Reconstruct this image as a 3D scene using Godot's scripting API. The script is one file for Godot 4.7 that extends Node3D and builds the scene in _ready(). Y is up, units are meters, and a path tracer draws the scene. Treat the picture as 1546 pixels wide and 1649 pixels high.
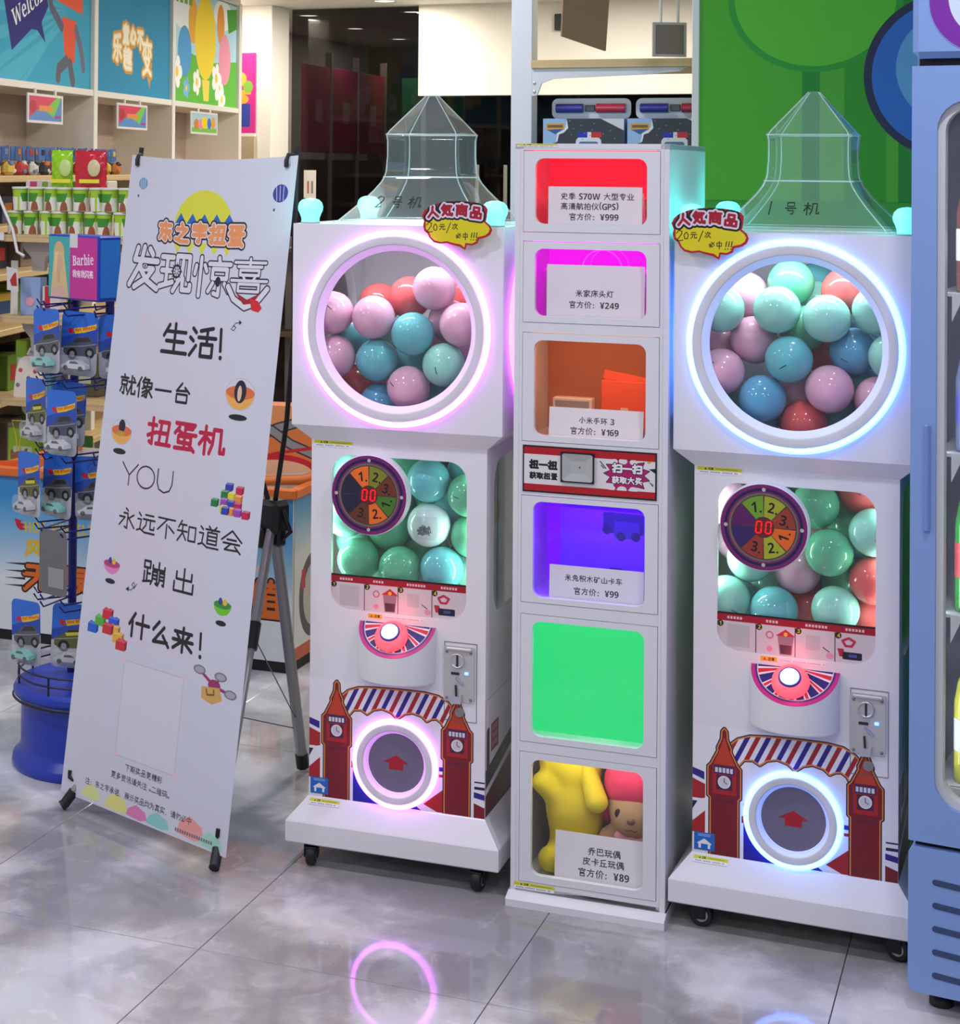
extends Node3D
# ---------------------------------------------------------------- canvas: flat print drawn into images
class Cv:
	static var G := {}
	static var fonts := {}
	var im: Image
	var k: float
	func _init(w: float, h: float, ppu: float, bg: Color) -> void:
		k = ppu * 2.0
		im = Image.create(int(round(w * ppu)) * 2, int(round(h * ppu)) * 2, false, Image.FORMAT_RGB8)
		im.fill(bg)
	func poly(p: PackedVector2Array, c: Color) -> void:
		var n := p.size()
		var lo := INF
		var hi := -INF
		for q in p:
			lo = minf(lo, q.y * k)
			hi = maxf(hi, q.y * k)
		for y in range(maxi(0, int(floor(lo))), mini(im.get_height(), int(ceil(hi)) + 1)):
			var yc := y + 0.5
			var xs: Array[float] = []
			for i in n:
				var a := p[i] * k
				var b := p[(i + 1) % n] * k
				if (a.y <= yc) != (b.y <= yc):
					xs.append(a.x + (yc - a.y) / (b.y - a.y) * (b.x - a.x))
			xs.sort()
			for i in range(0, xs.size() - 1, 2):
				var x0 := int(round(xs[i]))
				var x1 := int(round(xs[i + 1]))
				if x1 > x0:
					im.fill_rect(Rect2i(x0, y, x1 - x0, 1), c)
	func pl(a: Array, c: Color) -> void:
		var p := PackedVector2Array()
		for i in range(0, a.size() - 1, 2):
			p.append(Vector2(a[i], a[i + 1]))
		poly(p, c)
	func rect(x: float, y: float, w: float, h: float, c: Color) -> void:
		var x0 := int(round(x * k))
		var y0 := int(round(y * k))
		im.fill_rect(Rect2i(x0, y0, maxi(1, int(round((x + w) * k)) - x0), maxi(1, int(round((y + h) * k)) - y0)), c)
	func rrect(x: float, y: float, w: float, h: float, r: float, c: Color) -> void:
		rect(x + r, y, w - 2 * r, h, c)
		rect(x, y + r, w, h - 2 * r, c)
		for q in [[x + r, y + r], [x + w - r, y + r], [x + r, y + h - r], [x + w - r, y + h - r]]:
			disc(q[0], q[1], r, r, c)
	func disc(x: float, y: float, rx: float, ry: float, c: Color) -> void:
		for yy in range(maxi(0, int(floor((y - ry) * k))), mini(im.get_height(), int(ceil((y + ry) * k)) + 1)):
			var t := (yy + 0.5 - y * k) / (ry * k)
			if absf(t) < 1.0:
				var hw := sqrt(1.0 - t * t) * rx * k
				var x0 := int(round(x * k - hw))
				im.fill_rect(Rect2i(x0, yy, maxi(1, int(round(x * k + hw)) - x0), 1), c)
	func sector(x: float, y: float, r: float, a0: float, a1: float, c: Color, r0 := 0.0) -> void:
		var p := PackedVector2Array()
		for i in 13:
			var a := deg_to_rad(lerpf(a0, a1, i / 12.0))
			p.append(Vector2(x + cos(a) * r, y + sin(a) * r))
		for i in 13:
			var a := deg_to_rad(lerpf(a1, a0, i / 12.0))
			p.append(Vector2(x + cos(a) * r0, y + sin(a) * r0))
		poly(p, c)
	func line(a: Array, w: float, c: Color, o := Vector2.ZERO, s := Vector2.ONE, turn := 0.0) -> void:
		var p := PackedVector2Array()
		for i in range(0, a.size() - 1, 2):
			p.append(o + (Vector2(a[i], a[i + 1]) * s).rotated(turn))
		for i in p.size():
			disc(p[i].x, p[i].y, w / 2, w / 2, c)
			if i > 0:
				var d := (p[i] - p[i - 1]).normalized().orthogonal() * (w / 2)
				poly(PackedVector2Array([p[i] + d, p[i - 1] + d, p[i - 1] - d, p[i] - d]), c)
	func glyph(ch: String, x: float, y: float, w: float, h: float, lw: float, c: Color, turn := 0.0) -> void:
		if not G.has(ch):
			return
		for st in G[ch]:
			line(st, lw, c, Vector2(x, y), Vector2(w, h) / 100.0, turn)
	# a run of characters from left to right; latin ones come from the font
	func run(s: String, x: float, y: float, w: float, h: float, lw: float, c: Color, adv := 1.08, turn := 0.0) -> void:
		var p := Vector2(x, y)
		for ch in s:
			if G.has(ch):
				glyph(ch, p.x, p.y, w, h, lw, c, turn)
				p += Vector2(w * adv, 0).rotated(turn)
			elif ch == " ":
				p += Vector2(w * 0.4, 0).rotated(turn)
			elif ch == ":" or ch == "," or ch == ".":
				if ch == ":":
					disc(p.x + w * 0.2, p.y + h * 0.45, lw * 0.8, lw * 0.8, c)
				disc(p.x + w * 0.2, p.y + h * 0.85, lw * 0.8, lw * 0.8, c)
				p += Vector2(w * 0.7, 0).rotated(turn)
			else:
				var tw := text(ch, p.x, p.y + h * 0.95, h * 1.2, c, "Droid Sans", lw > h * 0.09, 1.0, turn)
				p += Vector2(tw + w * 0.07, 0).rotated(turn)
	func text(s: String, x: float, y: float, size: float, c: Color, face := "Droid Sans", bold := false, hs := 1.0, turn := 0.0, fat := 0.0) -> float:
		var key := face + str(bold)
		if not fonts.has(key):
			var f := SystemFont.new()
			f.font_names = PackedStringArray([face])
			f.font_weight = 700 if bold else 400
			fonts[key] = f
		var t := TextMesh.new()
		t.font = fonts[key]
		t.text = s
		t.font_size = 64
		t.pixel_size = 1.0 / 64.0
		t.depth = 0.0
		t.horizontal_alignment = HORIZONTAL_ALIGNMENT_LEFT
		t.vertical_alignment = VERTICAL_ALIGNMENT_BOTTOM
		var v: PackedVector3Array = t.get_mesh_arrays()[Mesh.ARRAY_VERTEX]
		var b := t.get_aabb()
		var base := b.position.y
		var x0 := b.position.x
		if s.length() == 1 and "gpqyj,".contains(s):
			base += 0.2
		for i in range(0, v.size() - 2, 3):
			var q := PackedVector2Array()
			for j in 3:
				q.append(Vector2(x, y) + Vector2((v[i + j].x - x0) * size * hs, -(v[i + j].y - base) * size).rotated(turn))
			poly(q, c)
			if fat > 0.0:
				for j in 3:
					line([q[j].x, q[j].y, q[(j + 1) % 3].x, q[(j + 1) % 3].y], fat, c)
		return b.size.x * size * hs
	func tex() -> ImageTexture:
		im.shrink_x2()
		return ImageTexture.create_from_image(im)

# ---------------------------------------------------------------- mesh builder
class Mb:
	var v := PackedVector3Array()
	var n := PackedVector3Array()
	var t := PackedVector2Array()
	var ix := PackedInt32Array()
	var xf := Transform3D.IDENTITY
	func vert(p: Vector3, nn: Vector3, uv := Vector2.ZERO) -> int:
		v.append(xf * p)
		n.append((xf.basis * nn).normalized())
		t.append(uv)
		return v.size() - 1
	# corners run anticlockwise as seen from outside
	func tri(a: Vector3, b: Vector3, c: Vector3, ua := Vector2.ZERO, ub := Vector2.ZERO, uc := Vector2.ZERO) -> void:
		var nn := (b - a).cross(c - a).normalized()
		var i := vert(a, nn, ua)
		vert(b, nn, ub)
		vert(c, nn, uc)
		ix.append_array(PackedInt32Array([i, i + 2, i + 1]))
	func quad(a: Vector3, b: Vector3, c: Vector3, d: Vector3, u0 := Vector2(0, 1), u1 := Vector2(1, 0)) -> void:
		var nn := (c - a).cross(d - b).normalized()
		var i := vert(a, nn, u0)
		vert(b, nn, Vector2(u1.x, u0.y))
		vert(c, nn, u1)
		vert(d, nn, Vector2(u0.x, u1.y))
		ix.append_array(PackedInt32Array([i, i + 2, i + 1, i, i + 3, i + 2]))
	func box(c: Vector3, s: Vector3, bev := 0.0, turn := Basis.IDENTITY) -> Mb:
		var h := s / 2.0
		bev = minf(bev, minf(h.x, minf(h.y, h.z)) * 0.95)
		var ax := [Vector3.RIGHT, Vector3.UP, Vector3.BACK]
		var at := func(p: Vector3) -> Vector3: return c + turn * p
		for a in 3:
			var b := (a + 1) % 3
			var d := (a + 2) % 3
			for sg in [-1.0, 1.0]:
				var q := []
				for k in [[-1, -1], [1, -1], [1, 1], [-1, 1]]:
					q.append(ax[a] * h[a] * sg + ax[b] * (h[b] - bev) * k[0] + ax[d] * (h[d] - bev) * k[1])
				if sg < 0:
					q.reverse()
				quad(at.call(q[0]), at.call(q[1]), at.call(q[2]), at.call(q[3]))
		if bev > 0.0:
			for a in 3:
				var b := (a + 1) % 3
				var d := (a + 2) % 3
				for sb in [-1.0, 1.0]:
					for sd in [-1.0, 1.0]:
						var e0: Vector3 = ax[b] * h[b] * sb + ax[d] * (h[d] - bev) * sd
						var e1: Vector3 = ax[b] * (h[b] - bev) * sb + ax[d] * h[d] * sd
						var l: Vector3 = ax[a] * (h[a] - bev)
						_q(at.call(e0 - l), at.call(e0 + l), at.call(e1 + l), at.call(e1 - l), at.call(Vector3.ZERO))
			for sx in [-1.0, 1.0]:
				for sy in [-1.0, 1.0]:
					for sz in [-1.0, 1.0]:
						var p0: Vector3 = at.call(Vector3(h.x * sx, (h.y - bev) * sy, (h.z - bev) * sz))
						var p1: Vector3 = at.call(Vector3((h.x - bev) * sx, h.y * sy, (h.z - bev) * sz))
						var p2: Vector3 = at.call(Vector3((h.x - bev) * sx, (h.y - bev) * sy, h.z * sz))
						if sx * sy * sz > 0:
							tri(p0, p1, p2)
						else:
							tri(p0, p2, p1)
		return self
	# a quad turned so that it faces away from a point
	func _q(a: Vector3, b: Vector3, c: Vector3, d: Vector3, from: Vector3) -> void:
		if (c - a).cross(d - b).dot((a + c) * 0.5 - from) > 0.0:
			quad(a, b, c, d)
		else:
			quad(d, c, b, a)
	func grid(rows: Array, close_u: bool, flip := false) -> void:
		# rows of points, smooth normals; each row a PackedVector3Array
		var m: int = rows.size()
		var w: int = rows[0].size()
		var base := v.size()
		for i in m:
			for j in w:
				var p: Vector3 = rows[i][j]
				var l: Vector3 = rows[i][posmod(j - 1, w)] if close_u else rows[i][maxi(j - 1, 0)]
				var r: Vector3 = rows[i][(j + 1) % w] if close_u else rows[i][mini(j + 1, w - 1)]
				var d: Vector3 = rows[maxi(i - 1, 0)][j]
				var u: Vector3 = rows[mini(i + 1, m - 1)][j]
				var nn := (r - l).cross(u - d)
				if nn.length() < 1e-14:
					var d2: Vector3 = rows[maxi(i - 1, 0)][(j + w / 2) % w]
					var u2: Vector3 = rows[mini(i + 1, m - 1)][(j + w / 2) % w]
					nn = ((u2 - u) if i == 0 else (d - d2)).cross(Vector3.ONE)
					nn = (p - (rows[m / 2][0] + rows[m / 2][w / 2]) * 0.5)
				if flip:
					nn = -nn
				vert(p, nn, Vector2(float(j) / maxf(1, w - (0 if close_u else 1)), 1.0 - float(i) / (m - 1)))
		for i in m - 1:
			for j in (w if close_u else w - 1):
				var a := base + i * w + j
				var b := base + i * w + (j + 1) % w
				var c := b + w
				var d := a + w
				if flip:
					ix.append_array(PackedInt32Array([a, b, c, a, c, d]))
				else:
					ix.append_array(PackedInt32Array([a, c, b, a, d, c]))
	# profile of (radius, height) from bottom to top, turned about y; a repeated point makes a crease
	func lathe(prof: Array, seg := 24, c := Vector3.ZERO, turn := Basis.IDENTITY) -> Mb:
		var runs := [[]]
		for i in prof.size():
			if i > 0 and prof[i] == prof[i - 1]:
				runs.append([])
			runs[-1].append(prof[i])
		for r in runs:
			var rows := []
			for q in r:
				var row := PackedVector3Array()
				for j in seg:
					var a := -TAU * j / seg
					row.append(c + turn * Vector3(cos(a) * maxf(q[0], 1e-6), q[1], sin(a) * maxf(q[0], 1e-6)))
				rows.append(row)
			if rows.size() > 1:
				grid(rows, true)
		return self
	func ball(c: Vector3, r: Vector3, seg := 20, turn := Basis.IDENTITY) -> Mb:
		var rows := []
		for i in seg / 2 + 1:
			var a := -PI / 2 + PI * i / (seg / 2)
			var row := PackedVector3Array()
			for j in seg:
				var b := -TAU * j / seg
				row.append(c + turn * (r * Vector3(cos(a) * cos(b), sin(a), cos(a) * sin(b))))
			rows.append(row)
		grid(rows, true)
		return self
	func tube(pts: Array, r: float, seg := 8, closed := false, r1 := -1.0) -> Mb:
		var m := pts.size()
		var rows := []
		var side := Vector3.ZERO
		for i in m:
			var a: Vector3 = pts[posmod(i - 1, m)] if closed else pts[maxi(i - 1, 0)]
			var b: Vector3 = pts[(i + 1) % m] if closed else pts[mini(i + 1, m - 1)]
			var d := (b - a).normalized()
			if side == Vector3.ZERO:
				side = d.cross(Vector3.UP if absf(d.y) < 0.9 else Vector3.RIGHT).normalized()
			side = (side - d * side.dot(d)).normalized()
			var o := side.cross(d)
			var row := PackedVector3Array()
			var rr := r if r1 < 0.0 else lerpf(r, r1, float(i) / (m - 1))
			for j in seg:
				var t2 := TAU * j / seg
				row.append(pts[i] + side * cos(t2) * rr - o * sin(t2) * rr)
			rows.append(row)
		if closed:
			rows.append(rows[0])
			grid(rows, true, true)
		else:
			grid(rows, true, true)
			for e in [0, m - 1]:
				for j in range(1, seg - 1):
					if e == 0:
						tri(rows[e][0], rows[e][j], rows[e][j + 1])
					else:
						tri(rows[e][0], rows[e][j + 1], rows[e][j])
		return self
	func ring(c: Vector3, R: float, r: float, seg := 64, side := 10, turn := Basis.IDENTITY) -> Mb:
		var p := []
		for i in seg:
			var a := TAU * i / seg
			p.append(c + turn * Vector3(cos(a) * R, sin(a) * R, 0))
		return tube(p, r, side, true)
	# a polygon in x, y made solid from z0 to z1; uv runs over the given rectangle
	func prism(p: PackedVector2Array, z0: float, z1: float, uvr := Rect2(0, 0, 0, 0), walls := true) -> Mb:
		if uvr.size == Vector2.ZERO:
			uvr = Rect2(p[0], Vector2.ZERO)
			for q in p:
				uvr = uvr.expand(q)
		if Geometry2D.is_polygon_clockwise(p):
			p = p.duplicate()
			p.reverse()
		var id := Geometry2D.triangulate_polygon(p)
		var uv := func(q: Vector2) -> Vector2: return Vector2((q.x - uvr.position.x) / uvr.size.x, 1.0 - (q.y - uvr.position.y) / uvr.size.y)
		for i in range(0, id.size(), 3):
			var a := p[id[i]]
			var b := p[id[i + 1]]
			var c := p[id[i + 2]]
			if (b - a).cross(c - a) < 0.0:
				var s := b
				b = c
				c = s
			tri(Vector3(a.x, a.y, z1), Vector3(b.x, b.y, z1), Vector3(c.x, c.y, z1), uv.call(a), uv.call(b), uv.call(c))
			if walls:
				tri(Vector3(a.x, a.y, z0), Vector3(c.x, c.y, z0), Vector3(b.x, b.y, z0), uv.call(a), uv.call(c), uv.call(b))
		if walls:
			for i in p.size():
				var a := p[i]
				var b := p[(i + 1) % p.size()]
				var e := uv.call(a)
				quad(Vector3(a.x, a.y, z0), Vector3(b.x, b.y, z0), Vector3(b.x, b.y, z1), Vector3(a.x, a.y, z1), e, e)
		return self
	# a rectangular plate from z0 to z1 with one opening: hr = half sizes, rc = corner radius (rc = hr.x for a round one)
	func plate(r: Rect2, hc: Vector2, hr: Vector2, rc: float, z0: float, z1: float, uvr := Rect2(0, 0, 0, 0)) -> Mb:
		if uvr.size == Vector2.ZERO:
			uvr = r
		var an: Array[float] = []
		for i in 72:
			an.append(TAU * i / 72.0)
		for q in [r.position, r.end, Vector2(r.position.x, r.end.y), Vector2(r.end.x, r.position.y)]:
			an.append(fposmod((q - hc).angle(), TAU))
		if rc < hr.x * 0.9:
			for sx in [-1.0, 1.0]:
				for sy in [-1.0, 1.0]:
					for i in 7:
						var e := Vector2.from_angle(PI / 2 * i / 6.0) * rc + hr - Vector2(rc, rc)
						an.append(fposmod((e * Vector2(sx, sy)).angle() + 1e-5, TAU))
		an.sort()
		var inn := PackedVector2Array()
		var outp := PackedVector2Array()
		for a in an:
			var d := Vector2.from_angle(a)
			var lo := 0.0
			var hi := hr.length()
			for s in 24:
				var m := (lo + hi) / 2
				var q := (d * m).abs() - (hr - Vector2(rc, rc))
				if Vector2(maxf(q.x, 0), maxf(q.y, 0)).length() + minf(maxf(q.x, q.y), 0.0) < rc:
					lo = m
				else:
					hi = m
			inn.append(hc + d * lo)
			var tx := INF if absf(d.x) < 1e-9 else ((r.end.x if d.x > 0 else r.position.x) - hc.x) / d.x
			var ty := INF if absf(d.y) < 1e-9 else ((r.end.y if d.y > 0 else r.position.y) - hc.y) / d.y
			outp.append(hc + d * minf(tx, ty))
		var w := an.size()
		var uv := func(q: Vector2) -> Vector2: return Vector2((q.x - uvr.position.x) / uvr.size.x, 1.0 - (q.y - uvr.position.y) / uvr.size.y)
		for i in w:
			var j := (i + 1) % w
			if outp[i].distance_to(outp[j]) < 1e-7:
				continue
			var a := inn[i]
			var b := outp[i]
			var c := outp[j]
			var d := inn[j]
			tri(V(a, z1), V(b, z1), V(c, z1), uv.call(a), uv.call(b), uv.call(c))
			tri(V(a, z1), V(c, z1), V(d, z1), uv.call(a), uv.call(c), uv.call(d))
			tri(V(a, z0), V(c, z0), V(b, z0))
			tri(V(a, z0), V(d, z0), V(c, z0))
			quad(V(d, z0), V(a, z0), V(a, z1), V(d, z1), uv.call(a), uv.call(a))
			quad(V(b, z0), V(c, z0), V(c, z1), V(b, z1), uv.call(b), uv.call(b))
		return self
	func V(p: Vector2, z: float) -> Vector3:
		return Vector3(p.x, p.y, z)
	func mesh() -> ArrayMesh:
		var a := []
		a.resize(Mesh.ARRAY_MAX)
		a[Mesh.ARRAY_VERTEX] = v
		a[Mesh.ARRAY_NORMAL] = n
		a[Mesh.ARRAY_TEX_UV] = t
		a[Mesh.ARRAY_INDEX] = ix
		var m := ArrayMesh.new()
		m.add_surface_from_arrays(Mesh.PRIMITIVE_TRIANGLES, a)
		return m

static func rr(x0: float, y0: float, x1: float, y1: float, r: float, n := 6) -> PackedVector2Array:
	var p := PackedVector2Array()
	for q in [[x1 - r, y1 - r, 0], [x0 + r, y1 - r, 90], [x0 + r, y0 + r, 180], [x1 - r, y0 + r, 270]]:
		for i in n + 1:
			var a := deg_to_rad(q[2] + 90.0 * i / n)
			p.append(Vector2(q[0] + cos(a) * r, q[1] + sin(a) * r))
	return p
static func pv(a: Array, s := 1.0) -> PackedVector2Array:
	var p := PackedVector2Array()
	for i in range(0, a.size() - 1, 2):
		p.append(Vector2(a[i], a[i + 1]) * s)
	return p

# ---------------------------------------------------------------- blob: smooth union of tapered capsules, meshed as surface nets
func blob(bones: Array, cell: float, smooth: float) -> Mb:
	var lo := Vector3(INF, INF, INF)
	var hi := -lo
	for b in bones:
		for e in [[b[0], b[2]], [b[1], b[3]]]:
			lo = lo.min(e[0] - Vector3.ONE * (e[1] + cell * 2))
			hi = hi.max(e[0] + Vector3.ONE * (e[1] + cell * 2))
	var nx := int((hi.x - lo.x) / cell) + 2
	var ny := int((hi.y - lo.y) / cell) + 2
	var nz := int((hi.z - lo.z) / cell) + 2
	var f := PackedFloat32Array()
	f.resize(nx * ny * nz)
	for z in nz:
		for y in ny:
			for x in nx:
				var p := lo + Vector3(x, y, z) * cell
				var d := 10.0
				for b in bones:
					var ab: Vector3 = b[1] - b[0]
					var t := clampf((p - b[0]).dot(ab) / maxf(ab.length_squared(), 1e-9), 0.0, 1.0)
					var e: float = p.distance_to(b[0] + ab * t) - lerpf(b[2], b[3], t)
					var h := clampf(0.5 + 0.5 * (d - e) / smooth, 0.0, 1.0)
					d = lerpf(d, e, h) - smooth * h * (1.0 - h)
				f[(z * ny + y) * nx + x] = d
	var o := Mb.new()
	var id := PackedInt32Array()
	id.resize(nx * ny * nz)
	id.fill(-1)
	var st := [1, nx, nx * ny]
	for z in nz - 1:
		for y in ny - 1:
			for x in nx - 1:
				var at: int = (z * ny + y) * nx + x
				var s := Vector3.ZERO
				var c := 0
				for a in 3:
					for u in 2:
						for w in 2:
							var q: int = at + st[(a + 1) % 3] * u + st[(a + 2) % 3] * w
							var f0 := f[q]
							var f1 := f[q + st[a]]
							if (f0 < 0.0) != (f1 < 0.0):
								var pp := Vector3.ZERO
								pp[a] = f0 / (f0 - f1)
								pp[(a + 1) % 3] = u
								pp[(a + 2) % 3] = w
								s += pp
								c += 1
				if c:
					var g := Vector3(f[at + 1] - f[at] + f[at + 1 + nx] - f[at + nx], f[at + nx] - f[at] + f[at + nx + 1] - f[at + 1], f[at + st[2]] - f[at] + f[at + st[2] + 1] - f[at + 1])
					id[at] = o.vert(lo + (Vector3(x, y, z) + s / c) * cell, g)
	for z in range(1, nz - 1):
		for y in range(1, ny - 1):
			for x in range(1, nx - 1):
				var at: int = (z * ny + y) * nx + x
				for a in 3:
					var f0 := f[at]
					var f1 := f[at + st[a]]
					if (f0 < 0.0) != (f1 < 0.0):
						var b: int = st[(a + 1) % 3]
						var d: int = st[(a + 2) % 3]
						var q := [id[at - b - d], id[at - d], id[at], id[at - b]]
						if q.min() < 0:
							continue
						if f0 > 0.0:
							q.reverse()
						o.ix.append_array(PackedInt32Array([q[0], q[2], q[1], q[0], q[3], q[2]]))
	return o

# ---------------------------------------------------------------- nodes
func numbered(parent: Node, called: String) -> String:
	if not parent.has_node(called):
		return called
	var i := 1
	while parent.has_node("%s_%03d" % [called, i]):
		i += 1
	return "%s_%03d" % [called, i]
func put(o: Node3D, called: String, parent: Node) -> Node3D:
	o.name = numbered(parent, called)
	parent.add_child(o, true)
	return o
func tag(o: Node3D, label: String, category: String, group := "", kind := "") -> Node3D:
	if label:
		o.set_meta("label", label)
	if category:
		o.set_meta("category", category)
	if group:
		o.set_meta("group", group)
	if kind:
		o.set_meta("kind", kind)
	return o
func thing(called: String, label: String, category: String, at := Vector3.ZERO, turn := 0.0, group := "") -> Node3D:
	var o := Node3D.new()
	put(o, called, self)
	o.position = at
	o.rotation.y = turn
	return tag(o, label, category, group)
func part(m, called: String, mat: Material, parent: Node, at := Vector3.ZERO, turn := Vector3.ZERO) -> MeshInstance3D:
	var o := MeshInstance3D.new()
	o.mesh = m.mesh() if m is Mb else m
	o.material_override = mat
	put(o, called, parent)
	o.position = at
	o.rotation = turn
	return o
func struct(m, called: String, mat: Material, at := Vector3.ZERO, turn := Vector3.ZERO, label := "") -> MeshInstance3D:
	var o := part(m, called, mat, self, at, turn)
	o.set_meta("kind", "structure")
	if label:
		o.set_meta("label", label)
	return o
var mats := {}
func mt(c: Color, rough := 0.5, metal := 0.0) -> StandardMaterial3D:
	var key := "%s %s %s" % [c.to_html(), rough, metal]
	if not mats.has(key):
		var m := StandardMaterial3D.new()
		m.albedo_color = c
		m.roughness = rough
		m.metallic = metal
		mats[key] = m
	return mats[key]
func rgb(r: int, g: int, b: int) -> Color:
	return Color8(r, g, b)
func printed(t: Texture2D, rough := 0.45) -> StandardMaterial3D:
	var m := StandardMaterial3D.new()
	m.albedo_texture = t
	m.roughness = rough
	return m
func glow(c: Color, e: float, body := Color(0.9, 0.9, 0.9)) -> StandardMaterial3D:
	var m := StandardMaterial3D.new()
	m.albedo_color = body
	m.roughness = 0.4
	m.emission_enabled = true
	m.emission = c
	m.emission_energy_multiplier = e
	return m
func clear(c: Color, a: float, rough := 0.02, spec := 0.5) -> StandardMaterial3D:
	var m := StandardMaterial3D.new()
	m.transparency = BaseMaterial3D.TRANSPARENCY_ALPHA
	m.albedo_color = Color(c.r, c.g, c.b, a)
	m.roughness = rough
	m.metallic_specular = spec
	return m
func omni(parent: Node, at: Vector3, c: Color, e: float, size := 0.02) -> OmniLight3D:
	var l := OmniLight3D.new()
	put(l, "glow_light", parent)
	l.position = at
	l.light_color = c
	l.light_energy = e
	l.light_size = size
	l.omni_range = 12.0
	l.omni_attenuation = 2.0
	l.shadow_enabled = true
	return l
func area(parent: Node, at: Vector3, size: Vector2, c: Color, e: float, turn := Vector3.ZERO) -> AreaLight3D:
	var l := AreaLight3D.new()
	put(l, "glow_light", parent)
	l.position = at
	l.rotation = turn
	l.area_size = size
	l.light_color = c
	l.light_energy = e
	l.area_range = 14.0
	l.area_attenuation = 2.0
	l.shadow_enabled = true
	return l
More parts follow.
